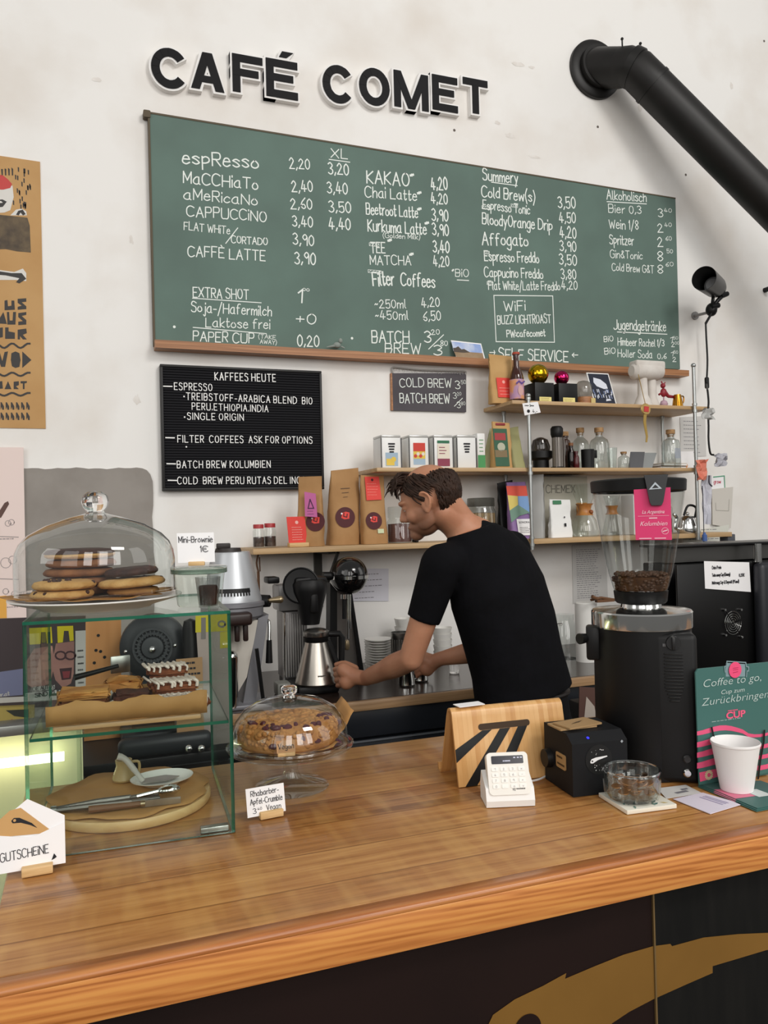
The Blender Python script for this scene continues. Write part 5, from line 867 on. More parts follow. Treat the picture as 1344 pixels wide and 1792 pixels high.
p, mm = shelf_at(1200, 3.42, ZM); b = MB(); fr = Fr((0, 0, .002), (1, -.3, 0), (.1, .2, 1)); b.prism([(-.05, 0), (.05, 0), (.05, .1), (-.05, .1)], fr, 0, .002); t = tag(b.obj('greeting_card', M_paper, loc=p, flat=True), 'white card with an orange dot standing at the right pole', 'card'); b = MB(); b.disc(fr, 0, .02, .012, .003); b.obj('orange_dot', flatmat('e08a3c'), t, flat=True)
# --- top shelf
t, w, h, d, ff = bag('coffee_bag', 'pale kraft pouch with a red label behind the beer bottle', 'coffee bag', 879, 3.40, ZT, 48, 84, M_kraftl, 22, .0, -.02); b = MB(); fr = ff(0, 0); b.rect(fr, -w*.28, h*.12, w*.62, h*.42, .0022, 0); scrib(b, fr, -w*.2, h*.16, w*.46, h*.2, 3, .003, 1, n=.003); b.disc(fr, 0, h*.45, .008, .003, 1, 12); b.obj('label_print', [M_red, flatmat('f2a79c')], t, flat=True)
p, mm = shelf_at(905, 3.34, ZT); t = thing('beer_bottle', 'brown beer bottle with a pink and orange label on the top shelf', 'bottle', p+V3((0, 0, .001))); R, H = 12.6*mm, 88*mm
MB().lathe([(0, 0), (R*.9, 0), (R, .006), (R, H*.48), (R*.85, H*.57), (R*.42, H*.72), (R*.38, H*.94), (R*.46, H*.945), (R*.46, H*.965), (0, H*.965)], 30).obj('glass_body', mat('beer_glass', '3a160d', .08, coat=.5), t); MB().lathe([(0, H*.955), (R*.55, H*.955), (R*.5, H*1.0), (0, H*1.0)], 20).obj('cap', flatmat('a8452f'), t)
MB().lathe([(R*1.01, H*.06), (R*1.01, H*.45)], 30, cap=False).obj('label', mat('lilac_label', 'b58fb0', .6, c2='d99a6e', ns=22, lo=.45, hi=.55), t)
b = MB(); fr = Fr((0, -R*1.03, 0)); b.disc(fr, 0, H*.22, R*.4, .0006, 0, 24, H*.1); b.rib([(-R*.6, H*.36), (-R*.2, H*.4), (.2*R, H*.36), (.6*R, H*.4)], fr, .008, .001, 1); b.obj('label_print', [flatmat('cda3a0'), flatmat('5b3f86')], t, flat=True)
for px, rb, zp, c, lab in ((943, 18, 'gold_ball', 'c9a21e', 'black trophy block carrying a gold ball, left of the pair'), (984, 13, 'pink_ball', 'c0265f', 'black trophy block carrying a small pink ball, right of the pair')):
    p, mm = shelf_at(px, 3.37, ZT); t = thing('ball_trophy', lab, 'trophy', p+V3((0, 0, .001))); hb = 35*mm; MB().box((0, 0, hb/2), (38*mm, .11, hb), bev=.002).obj('block', M_black, t); MB().sph((0, 0, hb+rb*mm*.97), rb*mm, 32).obj('ball', mat(zp, c, .12, 1.), t)
    b = MB(); fr = Fr((0, -.0552, 0)); b.rect(fr, -11*mm, 2*mm, 24*mm, 8*mm, .001); pl_ = b.obj('plate', flatmat('e3d68b'), t, flat=True); b = MB(); scrib(b, fr, -9*mm, 3*mm, 20*mm, 6*mm, 2, .002, 0, n=.0016); b.obj('plate_print', flatmat('8a7a3a'), pl_, flat=True)
p, mm = shelf_at(1022, 3.38, ZT); t = thing('glass_dome', 'ribbed glass dome on a small wooden base right of the trophies', 'glass dome', p+V3((0, 0, .001))); MB().lathe([(0, 0), (15*mm, 0), (15*mm, 15*mm), (0, 15*mm)], 30).obj('base', M_tray, t); MB().lathe([(14*mm, 15*mm), (16*mm, 24*mm), (15*mm, 36*mm), (9*mm, 43*mm), (0, 45*mm)], 24, cap=False).obj('dome', thin_glass('grey_dome', 'c9c7c3', 1.5, rough=.08), t); b = MB(); fr = Fr((8*mm, -15.2*mm, 0)); b.rect(fr, -4*mm, 2*mm, 9*mm, 10*mm, .002); b.obj('plate', flatmat('c9b67a'), t, flat=True)
p, mm = shelf_at(1060, 3.34, ZT); t = thing('picture_card', 'dark blue picture card of a white lit stage leaning on the top shelf', 'picture', p+V3((0, 0, .002))); fr = Fr((0, 0, 0), (1, 0, 0), (-.12, .22, 1)); w, h = 46*mm, 60*mm; MB().prism([(-w/2, 0), (w/2, 0), (w/2, h), (-w/2, h)], fr, 0, .003).obj('sheet', M_white, t, flat=True)
b = MB(); b.rect(fr, -w*.46, h*.03, w*.92, h*.94, .0036, 0); b.face([(-w*.25, h*.85), (-w*.3, h*.7), (-w*.2, h*.58), (w*.1, h*.5), (w*.28, h*.52), (w*.26, h*.66), (w*.05, h*.8)], fr, .0042, 1); rg = random.Random(5)
for i in range(24): x_ = -w*.42+rg.random()*w*.84; b.rect(fr, x_, h*(.18+.22*rg.random()), w*.035, h*.1, .0044, 1+i % 2)
b.face([(w*.05, h*.12), (w*.3, h*.15), (w*.25, h*.2), (w*.08, h*.19)], fr, .0044, 1); b.obj('picture', [flatmat('131a2e'), flatmat('d7dbe6'), flatmat('7c8cb5')], t, flat=True)
p, mm = shelf_at(1133, 3.34, ZT); t = thing('white_sculpture', 'white plaster sculpture, a rough rolled block on two thick legs, top shelf', 'sculpture', p+V3((0, 0, .001))); M_pl = mat('plaster', 'd9d4ce', .8, c2='cbc4bd', ns=14, bump=.4)
b = MB(); b.lathe([(0, 0), (17*mm, 0), (15*mm, 6*mm), (9*mm, 20*mm), (8*mm, 55*mm), (0, 56*mm)], 20, (-9*mm, 0, 0)); b.lathe([(0, 0), (14*mm, 0), (12*mm, 6*mm), (8*mm, 18*mm), (8*mm, 55*mm), (0, 56*mm)], 20, (13*mm, .01, 0)); b.obj('leg', M_pl, t)
b = MB(); T = M4.Rotation(pi/2, 4, 'Y'); b.lathe([(0, -33*mm), (9*mm, -32*mm), (15*mm, -26*mm), (15*mm, 22*mm), (12*mm, 30*mm), (0, 32*mm)], 22, (0, 0, 62*mm), 0, T); b.box((2*mm, .0, 72*mm), (62*mm, .07, 16*mm), bev=.012, seg=3); b.obj('block', M_pl, t)
p, mm = shelf_at(1162, 3.34, ZT); t = thing('red_figurine', 'small dark red figurine on a pale foot right of the white sculpture', 'figurine', p+V3((0, 0, .001))); M_rf = mat('dark_red_paint', '8e2632', .4); b = MB(); b.sph((0, 0, 26*mm), (6*mm, 5*mm, 8*mm), 14); b.sph((-1*mm, 0, 38*mm), 4.5*mm, 12); b.tube([(3*mm, 0, 26*mm), (10*mm, 0, 20*mm), (22*mm, 0, 19*mm)], [4*mm, 3*mm, 2.4*mm], 8); b.tube([(-3*mm, 0, 26*mm), (-10*mm, 0, 22*mm)], 2*mm, 6); b.tube([(-2*mm, 0, 41*mm), (-4*mm, 0, 46*mm)], 1.2*mm, 6); b.tube([(1*mm, 0, 41*mm), (4*mm, 0, 44*mm)], 1.2*mm, 6); b.obj('body', M_rf, t); b = MB(); b.lathe([(0, 0), (5*mm, 0), (7*mm, 6*mm), (5*mm, 11*mm), (1.4*mm, 13*mm), (1.2*mm, 20*mm), (0, 20*mm)], 16); b.obj('foot', flatmat('b99aa8'), t)
p, mm = shelf_at(1186, 3.32, ZT); t = thing('gold_jug', 'tiny gold jug at the right end of the top shelf', 'jug', p+V3((0, 0, .001))); MB().lathe([(0, 0), (9.5*mm, 0), (8*mm, 12*mm), (6*mm, 22*mm), (5*mm, 22*mm), (7*mm, 12*mm), (0, 2*mm)], 24, cap=False).obj('body', mat('gold', 'c28a2e', .15, 1.), t); MB().tube(smooth([(6*mm, 0, 20*mm), (13*mm, 0, 19*mm), (13*mm, 0, 10*mm), (8*mm, 0, 5*mm)], 4), 1.2*mm, 8).obj('handle', _mats['gold'], t)
# --- hanging from the shelf
PYf = SFY-.022
pp = lambda x, y: at(x, y, PYf)
t = thing('price_tag', 'white price tag hanging on the left pole at the top shelf', 'price tag'); fr = Fr((0, PYf, 0)); q = lambda x, y: (pp(x, y).x, pp(x, y).z); MB().prism([q(918, 727), q(946, 722), q(941, 703), q(914, 706)], fr, 0, .001).obj('card', M_paper, t, flat=True); b = MB(); scrib(b, fr, q(918, 710)[0], q(918, 712)[1], .06, .012, 1, .005, 0, n=.002); a = q(922, 724); hand(b, '4,-', fr, a[0]+.03, a[1]+.006, .014, .025, .14, 0, n=.002); b.disc(fr, a[0]+.008, a[1]+.012, .008, .002, 0, 12); b.obj('writing', M_ink, t, flat=True)
t = thing('medal', 'gold medal with red centre hanging from the top shelf on a yellow ribbon', 'medal'); c = pp(1130, 716); b = MB(); T = M4.Translation(c) @ M4.Rotation(pi/2, 4, 'X'); b.lathe([(0, -.004), (.025, -.004), (.029, 0), (.025, .004), (0, .004)], 26, (0, 0, 0), 0, T); b.obj('disc', mat('gold_medal', 'c9a86a', .35, .6), t); b = MB(); fr = Fr((0, PYf-.006, 0)); b.face([(c.x-.015, c.z-.013), (c.x+.013, c.z-.015), (c.x+.015, c.z+.012), (c.x-.013, c.z+.014)], fr, 0); b.obj('red_centre', flatmat('c23a36'), t, flat=True)
b = MB(); vs = []
for i, (x, y) in enumerate(((1129, 724), (1128, 738), (1130, 752), (1132, 764), (1131, 774))): a = pp(x, y); w_ = .008-.001*i; vs += [(a.x-w_, PYf, a.z), (a.x+w_, PYf-.003, a.z)]
b.add(vs, [(2*i, 2*i+1, 2*i+3, 2*i+2) for i in range(4)]); b.add([(x, y+.002, z) for x, y, z in vs], [(2*i, 2*i+2, 2*i+3, 2*i+1) for i in range(4)]); b.tube([pp(1117, 655), pp(1129, 706)], .0018, 5); b.obj('ribbon', flatmat('a08238'), t)
# --- papers, hooks and cards at the right end
Xf = lambda x, y, Y: (lambda p: (p.x, p.z))(at(x, y, Y))
def wpaper(label, cat, pts, off, m, rows=0, name='paper_notice', ink=None, lh=.003):
    fr = Fr((0, WY-off, 0)); P = [Xf(x, y, WY-off) for x, y in pts]; t = thing(name, label, cat); MB().prism(P, fr, -.001, 0).obj('sheet', m, t, flat=True)
    if rows: b = MB(); x0 = min(p[0] for p in P); x1 = max(p[0] for p in P); z0 = min(p[1] for p in P); z1 = max(p[1] for p in P); scrib(b, fr, x0+.12*(x1-x0), z0+.08*(z1-z0), .7*(x1-x0), .84*(z1-z0), rows, lh, 0); b.obj('print', ink or flatmat('77757c'), t, flat=True)
    return t, fr
M_lil = mat('lilac_white_paper', 'd7d6df', .8); M_gpap = mat('grey_white_paper', 'cfcdca', .8)
wpaper('printed notice on the wall right of the black ball machine', 'notice', [(612, 1052), (680, 1052), (680, 995), (612, 995)], .004, M_lil, 5); wpaper('tall printed notice on the wall left of the bean hopper', 'notice', [(1003, 1056), (1064, 1053), (1060, 950), (1001, 953)], .004, M_gpap, 24, lh=.0025)
wpaper('printed list on the wall behind the right pole', 'notice', [(1192, 800), (1236, 798), (1234, 728), (1190, 730)], .004, M_gpap, 9); t, fr = wpaper('small card with red letters and green border right of the shelves', 'card', [(1246, 866), (1268, 862), (1266, 832), (1245, 834)], .006, M_paper, 0, 'wall_card'); b = MB(); a = Xf(1249, 846, WY-.006); hand(b, 'grow', fr, a[0], a[1], .02, .05, .16, 0); b.rib([Xf(1247, 835, WY), Xf(1266, 833, WY), Xf(1267, 858, WY)], fr, .006, .001, 1); b.obj('print', [flatmat('c2405a'), flatmat('4f9a78')], t, flat=True)
t, fr = wpaper('pale beige folder pinned to the wall right of the shelves', 'folder', [(1247, 918), (1279, 924), (1283, 852), (1246, 856)], .02, mat('beige_folder', 'cfcac2', .8), 0, 'folder'); b = MB(); b.rib([Xf(1252, 880, WY-.02), Xf(1253, 893, WY-.02), Xf(1275, 894, WY-.02), Xf(1276, 874, WY-.02)], fr, .003, .001); b.obj('flap_line', flatmat('a9a49c'), t, flat=True)
def crumple(name, label, cat, x, y, w, h, Y, m, seed=1):
    rg = random.Random(seed); p = at(x, y, Y); mm = mpp(p); n = 5; vs = []; fs = []
    for j in range(n+1):
        for i in range(n+1): vs.append(((i/n-.5)*w*mm+rg.uniform(-.004, .004), rg.uniform(-.014, .014), (j/n-.5)*h*mm+rg.uniform(-.004, .004)))
    for j in range(n):
        for i in range(n): a = j*(n+1)+i; fs.append((a, a+1, a+n+2, a+n+1))
    m0 = len(vs); vs += [(a, b+.002, c) for a, b, c in vs[:m0]]; fs += [tuple(q+m0 for q in f[::-1]) for f in fs[:n*n]]
    return tag(MB().add(vs, fs).obj(name, m, loc=p, flat=True), label, cat)
crumple('red_paper_bag', 'orange red crumpled paper hanging at the end of the middle shelf', 'paper', 1229, 822, 20, 36, 3.22, flatmat('d9806a'), 2); crumple('plastic_cup', 'crumpled clear grey cup hanging right of the middle shelf', 'cup', 1262, 805, 26, 22, 3.25, flatmat('b5b5bd'), 3)
crumple('receipt_roll', 'long strip of crumpled receipts hanging beside the right pole', 'receipts', 1236, 874, 20, 86, 3.24, mat('receipt', 'c9c9d2', .7), 4); crumple('clear_bag', 'small clear plastic bag tied under the right end of the top shelf', 'bag', 1240, 724, 22, 20, 3.23, flatmat('b9b9b7'), 5)
b = MB(); pts = [(1240, 706), (1240, 735), (1240, 760), (1243, 790), (1249, 797)]; b.tube(smooth([at(1229, 850, 3.2), at(1231, 900, 3.2), at(1232, 950, 3.2)], 3), .0025, 6); b.tube(smooth([at(1241, 832, 3.22), at(1241, 845, 3.22), at(1246, 851, 3.22)], 3), .004, 6); tag(b.obj('hanging_string', flatmat('3b3a44')), 'dark string hanging beside the receipts at the right pole', 'string')
b = MB(); p = at(1233, 940, 3.2); b.lathe([(0, -.02), (.012, -.02), (.012, .01), (.007, .016), (.006, .024), (0, .024)], 16, p); tag(b.obj('blue_lighter', flatmat('46639f')), 'small blue lighter hanging under the right end of the long shelf', 'lighter')
t, fr = wpaper('stack of white papers below the right end of the long shelf', 'papers', [(1196, 950), (1272, 945), (1276, 918), (1196, 932)], .1, mat('paper_pile', 'd6d6cc', .8), 3, 'paper_stack'); b = MB(); b.box(at(1273, 943, 3.3), (.05, .06, .05), bev=.004); tag(b.obj('grey_holder', flatmat('4d4f56')), 'small dark grey holder under the pale beige folder', 'holder')
p = at(1340, 506, WY-.02); b = MB(); b.cyl((p.x+.012, WY, p.z), (p.x+.012, WY-.05, p.z), .014, seg=14); tag(b.obj('wall_hook', M_black), 'black wall hook at the right edge below the stove pipe', 'hook')
# ============================================================ glass display case on the counter
Z0 = CT+.0015
def pane(b, c, d):
    """glass plate: clear on its two large faces, green on its thin edges"""
    x, y, z = (q/2 for q in d); thin = d.index(min(d)); cx, cy, cz = c
    vs = [(cx-x, cy-y, cz-z), (cx+x, cy-y, cz-z), (cx+x, cy+y, cz-z), (cx-x, cy+y, cz-z), (cx-x, cy-y, cz+z), (cx+x, cy-y, cz+z), (cx+x, cy+y, cz+z), (cx-x, cy+y, cz+z)]
    for f, ax in (((0, 3, 2, 1), 2), ((4, 5, 6, 7), 2), ((0, 1, 5, 4), 1), ((1, 2, 6, 5), 0), ((2, 3, 7, 6), 1), ((3, 0, 4, 7), 0)): b.add([vs[i] for i in f], [(0, 1, 2, 3)], 0 if ax == thin else 1)
    return b
CW, CD, TK = .342, .40, .0055; ZTOP = 1.4465; ZMID = 1.249
dc = thing('display_case', 'two tier glass display case with green edges full of cakes on the counter', 'display case', (-.100, 1.459, 0), -.055); GM = [M_pane, M_grn]
pane(MB(), (CW/2, CD/2, ZTOP-TK/2), (CW, CD, TK)).obj('top_pane', GM, dc, flat=True)
pane(MB(), (CW/2, TK/2, (Z0+ZTOP-TK)/2), (CW, TK, ZTOP-TK-Z0)).obj('front_pane', GM, dc, flat=True)
for x in (TK/2, CW-TK/2): pane(MB(), (x, CD/2+TK/2, (Z0+ZTOP-TK)/2), (TK, CD-TK, ZTOP-TK-Z0)).obj('side_pane', GM, dc, flat=True)
pane(MB(), (CW/2, CD/2+.005, ZMID-TK/2), (CW-2*TK-.001, CD-.012, TK)).obj('shelf_pane', GM, dc, flat=True)
for x in (CW-.035, .03): MB().box((x, .016, Z0+.006), (.05, .016, .011), bev=.002).obj('metal_foot', M_steel, dc)
DM = M4.Translation((-.100, 1.459, 0)) @ M4.Rotation(-.055, 4, 'Z')
def inc(x, y, z=0.): return DM @ V3((x, y, z))
def cthing(n, l, c, x, y, z, rz=0., g=None): return thing(n, l, c, inc(x, y, z), rz-.055, g)
# ---- upper tier
ub = cthing('cake_board', 'small pale wooden board under the cakes on the upper glass tier', 'board', .165, .135, ZMID+.001); MB().box((0, 0, .0055), (.25, .2, .011), bev=.004).obj('board', wood('pale_board', 'a9825a', 'c49b6d', 'd5b084', grain=(2, 20, 20)), ub)
kt = cthing('paper_tray', 'baking paper folded up around the cakes on the upper tier', 'paper', .165, .135, ZMID+.0135); b = MB(); n = 22; rg = random.Random(11)
hgt = lambda x: .038+.004*sin(x*60)+rg.uniform(-.002, .002)
for (y0, y1, top) in ((-.105, -.110, 1), (.098, .104, 1)):
    vs = []
    for i in range(n+1): x = -.135+.27*i/n; vs += [(x, y0+rg.uniform(-.001, .001), 0), (x, (y0+y1)/2+rg.uniform(-.002, .002), .018), (x, y1+rg.uniform(-.003, .003), hgt(x) if y0 < 0 else .02)]
    b.add(vs, [(3*i+j, 3*i+3+j, 3*i+4+j, 3*i+1+j) for i in range(n) for j in (0, 1)])
b.add([(-.135, -.105, 0), (.135, -.105, 0), (.135, .098, 0), (-.135, .098, 0)], [(0, 1, 2, 3)]); o = b.obj('sheet', M_bake, kt, sharp=80); md_ = o.modifiers.new('t', 'SOLIDIFY'); md_.thickness = .0008
M_brown = mat('brownie_crumb', '3a1a10', .8, c2='54291a', ns=50, bump=.6); M_cakeo = mat('golden_cake', 'a4652a', .7, c2='c98f4a', ns=22, bump=.4); M_cakeb = mat('brown_cake', '5b2e18', .8, c2='74401f', ns=45, bump=.6); M_icing = mat('white_icing', 'd9c8bd', .35)
def lump(d, seed, amp=.002, bev=.006, cuts=2):
    """a soft uneven block of cake"""
    bm_ = bmesh.new(); bmesh.ops.create_cube(bm_, size=1.0)
    for v in bm_.verts: v.co = V3((v.co.x*d[0], v.co.y*d[1], v.co.z*d[2]+d[2]/2))
    bmesh.ops.bevel(bm_, geom=list(bm_.edges), offset=bev, segments=2, affect='EDGES'); bmesh.ops.subdivide_edges(bm_, edges=list(bm_.edges), cuts=cuts, use_grid_fill=True)
    rg = random.Random(seed)
    for v in bm_.verts:
        if v.co.z > .002: v.co += V3((rg.uniform(-amp, amp), rg.uniform(-amp, amp), rg.uniform(-amp, amp)))
    return MB().bm(bm_)
zc = ZMID+.015
t = cthing('loaf_cake', 'loaf cake with golden top, left on the upper glass tier', 'cake', 0.089, 0.103, zc); lump((.085, .07, .034), 1).obj('crumb', M_cakeb, t); b = lump((.087, .072, .012), 2, .003, .004); o = b.obj('golden_top', M_cakeo, t, loc=(0, 0, .031))
t = cthing('brownie', 'dark brownie square in the middle of the upper glass tier', 'brownie', 0.172, 0.093, zc); lump((.068, .06, .036), 3).obj('crumb', M_brown, t)
t = cthing('crumble_cake', 'piece of golden crumble cake behind the dark brownie', 'cake', 0.154, 0.173, zc); lump((.07, .06, .046), 4, .004).obj('crumb', M_cakeo, t)
for i, (x, y, z, rz) in enumerate(((.262, .070, 0, .02), (.258, .112, 0, -.05), (.248, .112, .0245, .04), (.240, .158, .022, .0), (.236, .158, .0465, -.05))):
    labs = ('iced carrot cake slice nearest the front glass of the upper tier', 'iced carrot cake slice behind the front one, lower layer', 'iced carrot cake slice lying on top of the second slice', 'iced carrot cake slice at the back, lower layer', 'topmost iced carrot cake slice at the back of the pile')
    t = cthing('iced_cake_slice', labs[i], 'cake', x, y, zc+z, rz, 'iced cake slices on the upper tier'); lump((.092-.004*i, .036, .02), 20+i).obj('crumb', mat('carrot_crumb', '6b351c', .8, c2='84492a', ns=45, bump=.6), t)
    b = MB(); rg = random.Random(40+i); b.box((0, 0, .0215), (.086-.004*i, .03, .004), bev=.0018)
    for j in range(7): x0 = -.038+.0115*j+rg.uniform(-.004, .004); q = rg.uniform(.010, .02); b.tube(smooth([(x0-.006, .012, .0236), (x0, -.015, .0228), (x0+.006, -.0185, .019), (x0+.005, -.0195, q)], 3), rg.uniform(.002, .0034), 6)
    b.obj('icing', M_icing, t)
for i, (x, y, z, w, l) in enumerate(((.128, .047, .012, .028, 'crumpled white paper in front between the loaf cake and the brownie'), (.21, .07, .02, .020, 'crumpled white paper strip between the brownie and the iced slices'), (.125, .118, .038, .026, 'crumpled white paper behind the loaf cake'))):
    rg = random.Random(60+i); b = MB(); n = 5; vs = [((p/n-.5)*w+rg.uniform(-.005, .005), rg.uniform(-.006, .006), (q/n)*w*.9+rg.uniform(-.004, .004)) for q in range(n+1) for p in range(n+1)]
    b.add(vs, [(q*(n+1)+p, q*(n+1)+p+1, (q+1)*(n+1)+p+1, (q+1)*(n+1)+p) for q in range(n) for p in range(n)]); o = b.obj('paper_scrap', flatmat('c4beb6', .8), loc=inc(x, y, zc+z*.3), flat=True); o.modifiers.new('t', 'SOLIDIFY').thickness = .0008; tag(o, l, 'paper')
t = cthing('spatula', 'square steel cake spatula with black handle lying at the back of the upper tier', 'spatula', .115, .232, zc+.048, .25); b = MB().box((.035, .0, .014), (.038, .004, .034), bev=.0015); b.obj('blade', M_steel, t); MB().tube([(.03, -.004, .012), (-.025, -.008, .004), (-.055, -.01, .0)], [.004, .005, .006], 10).obj('handle', M_black, t)
# ---- lower tier: round board, paper, plate and tools
BR = .156; rb = cthing('round_board', 'round wooden board on the counter inside the glass display case', 'board', .163, .228, Z0); b = MB().lathe([(0, 0), (BR*.985, 0), (BR, .004), (BR, .014), (BR*.985, .018), (0, .018)], 64); b.obj('board', wood('board_maple', 'b08a58', 'caa570', 'd9b984', grain=(2, 16, 16)), rb)
b = MB(); rg = random.Random(9); n = 60; ring = []
for i in range(n): a = 2*pi*i/n; r_ = BR*(.97+.03*sin(7*a)+.025*sin(13*a+1)); ring.append((r_*cos(a), r_*sin(a), .003+.003*abs(sin(4*a))))
ins = [(x*.8, y*.8, .0012) for x, y, z in ring]; b.add(ring+ins+[(0, 0, .0012)], [(i, (i+1) % n, n+(i+1) % n, n+i) for i in range(n)]+[(n+i, n+(i+1) % n, 2*n) for i in range(n)])
o = b.obj('paper_sheet', M_bake, loc=inc(.163, .228, Z0+.0185)); o.modifiers.new('t', 'SOLIDIFY').thickness = .0007; tag(o, 'round brown baking paper covering the round board', 'paper')
ZB = Z0+.0215
t = cthing('plate', 'white oval plate on the baking paper inside the display case', 'plate', .225, .262, ZB, .15); b = MB(); b.lathe([(0, 0), (.036, 0), (.04, .003), (.062, .012), (.063, .014), (.04, .006), (0, .004)], 44, cap=False, sq=(1, .82)); b.obj('dish', M_china, t)
t = cthing('cake_server', 'steel cake server with white handle lying on the white oval plate', 'cake server', .215, .257, ZB+.010, .1); b = MB(); fr = Fr((0, 0, 0), (1, 0, 0), (0, 1, 0)); b.prism([(-.03, -.016), (.02, -.02), (.045, 0), (.02, .02), (-.03, .016)], fr, .0, .0014); b.obj('blade', M_steel, t); b = MB(); b.tube(smooth([(-.028, 0, .002), (-.04, .0, .02), (-.06, .004, .048), (-.075, .006, .056)], 4), [.005]*5+[.006]*5+[.007]*3, 10); b.obj('handle', mat('pale_handle', 'c9c4bd', .3), t)
t = cthing('cake_tongs', 'long grey cake tongs lying across the front of the round board', 'tongs', .105, .155, ZB+.002, .06); b = MB()
for s_ in (-1, 1): b.tube([(-.075, s_*.003, .006), (0, s_*.011, .007), (.06, s_*.014, .006)], [.005, .006, .005], 8); b.box((.085, s_*.012, .006), (.055, .012, .006), bev=.002)
b.obj('arms', mat('grey_steel', '6d6a66', .35, .8), t); MB().cyl((-.082, 0, .006), (-.072, 0, .006), .008, seg=12).obj('hinge', M_chrome, t)
t = cthing('cake_knife', 'small knife with steel ferrule pointing to the right on the round board', 'knife', .16, .130, ZB+.002, -.03); b = MB(); b.box((.06, 0, .004), (.07, .002, .012)); b.obj('blade', M_steel, t); MB().tube([(.025, 0, .005), (-.07, 0, .005)], [.005, .007], 8).obj('handle', mat('dark_wood', '6d4b32', .6), t); MB().tube([(.022, 0, .005), (.03, 0, .005)], .0062, 10).obj('ferrule', mat('aged_brass', 'a8977a', .3, .9), t)
t = cthing('cake_fork', 'second tool with a bright steel scoop right of the tongs', 'scoop', .235, .168, ZB+.003, .1); b = MB(); b.sph((0, 0, .012), (.022, .014, .010), 16); b.tube([(-.02, 0, .012), (-.06, 0, .008)], .004, 8); b.obj('bowl', M_chrome, t)
t = cthing('milk_jug', 'small pale triangular jug behind the white oval plate', 'jug', .150, .315, ZB); MB().lathe([(0, 0), (.022, 0), (.024, .004), (.015, .03), (.017, .042), (.014, .042), (.018, .006), (0, .005)], 20, cap=False).obj('body', mat('beige_jug', 'b39a6b', .35), t); MB().tube(smooth([(.015, 0, .036), (.03, 0, .034), (.03, 0, .014), (.021, 0, .01)], 4), .003, 8).obj('handle', _mats['beige_jug'], t)
# ============================================================ on top of the case: domed plate with cookies
PX, PY_, PZ = .020, 1.635, ZTOP+.001
pl = thing('serving_plate', 'large white plate under the glass dome on top of the display case', 'plate', (PX, PY_, PZ)); MB().lathe([(0, 0), (.10, 0), (.105, .004), (.150, .016), (.158, .020), (.158, .0225), (.148, .0215), (.105, .010), (0, .008)], 64, cap=False).obj('dish', M_china, pl)
b = MB(); n = 48; ring = []; rg = random.Random(4)
for i in range(n): a = 2*pi*i/n; r_ = .133+.012*sin(5*a+.4)+.01*sin(9*a)+(.03 if 2.9 < a < 3.5 else 0); ring.append((r_*cos(a), r_*sin(a), .0245+.005*max(0, sin(5*a))))
ins = [(x*.72, y*.72, .0225) for x, y, z in ring]; b.add(ring+ins+[(0, 0, .0225)], [(i, (i+1) % n, n+(i+1) % n, n+i) for i in range(n)]+[(n+i, n+(i+1) % n, 2*n) for i in range(n)])
o = b.obj('paper_sheet', M_bake, loc=(PX, PY_, PZ)); o.modifiers.new('t', 'SOLIDIFY').thickness = .0007; tag(o, 'brown baking paper under the cookies on the large white plate', 'paper')
gd = thing('glass_dome', 'large clear glass dome with a ball knob over the cookies', 'glass dome', (PX, PY_, PZ+.030)); zb = PZ+.030; Z_ = lambda z: z-zb
MB().lathe([(.146, Z_(1.478)), (.1465, Z_(1.535)), (.144, Z_(1.556)), (.137, Z_(1.572)), (.122, Z_(1.588)), (.09, Z_(1.606)), (.05, Z_(1.620)), (.03, Z_(1.625)), (.02, Z_(1.628))], 72, cap=False).obj('bell', M_glass, gd, sharp=60)
MB().lathe([(.1445, Z_(1.477)), (.1475, Z_(1.477)), (.1475, Z_(1.481)), (.1445, Z_(1.481)), (.1445, Z_(1.477))], 72, cap=False).obj('rim', M_solid, gd)
MB().lathe([(0, Z_(1.624)), (.021, Z_(1.624)), (.019, Z_(1.629)), (.016, Z_(1.632)), (.0225, Z_(1.640)), (.0255, Z_(1.650)), (.0225, Z_(1.662)), (.014, Z_(1.669)), (0, Z_(1.671))], 36, cap=False).obj('knob', M_solid, gd)
M_ck = mat('pale_cookie', 'cfa468', .8, c2='b98a4d', ns=30, bump=.5, bs=60); M_ckd = mat('chocolate_cookie', '2e1711', .7, c2='43241a', ns=40, bump=.6)
def cookie(x, y, z, r, h, lab, m, chips=0, tilt=(0, 0), top=None, seed=0):
    t = thing('cookie', lab, 'cookie', (PX+x, PY_+y, PZ+z)); t.rotation_euler = (tilt[0], tilt[1], 0); rg = random.Random(seed); b = MB(); prof = [(0, 0), (r*.9, 0), (r*.98, h*.2), (r, h*.42), (r*.93, h*.78), (r*.7, h*.96), (0, h)]
    b.lathe(prof, 36, cap=False); b.v = [(p[0]*(1+.03*sin(3*math.atan2(p[1], p[0])+seed)), p[1]*(1+.03*sin(4*math.atan2(p[1], p[0])+seed)), p[2]+rg.uniform(-.0008, .0008)*(p[2] > .001)) for p in b.v]; b.obj('dough', m, t, sharp=70)
    if top: MB().lathe([(r*.97, h*.55), (r*1.01, h*.6), (r*.9, h*1.0), (r*.6, h*1.14), (0, h*1.16)], 36, cap=False).obj('glaze', top, t)
    if chips:
        b = MB()
        for i in range(chips): a = rg.uniform(pi, 2*pi); q = rg.uniform(.3, 1)*r; zq = h*(.98 if q < .75*r else .62); b.sph((q*.97*cos(a), q*.97*sin(a), zq), rg.uniform(.003, .0048), 8)
        b.obj('chocolate_chips', M_ckd, t)
    return t
cookie(-.062, -.045, .0258, .056, .016, 'pale cookie with dark chips at the bottom of the left stack', M_ck, 12, seed=1); cookie(-.058, -.043, .0425, .056, .016, 'pale cookie with dark chips on top of the left stack', M_ck, 12, seed=2)
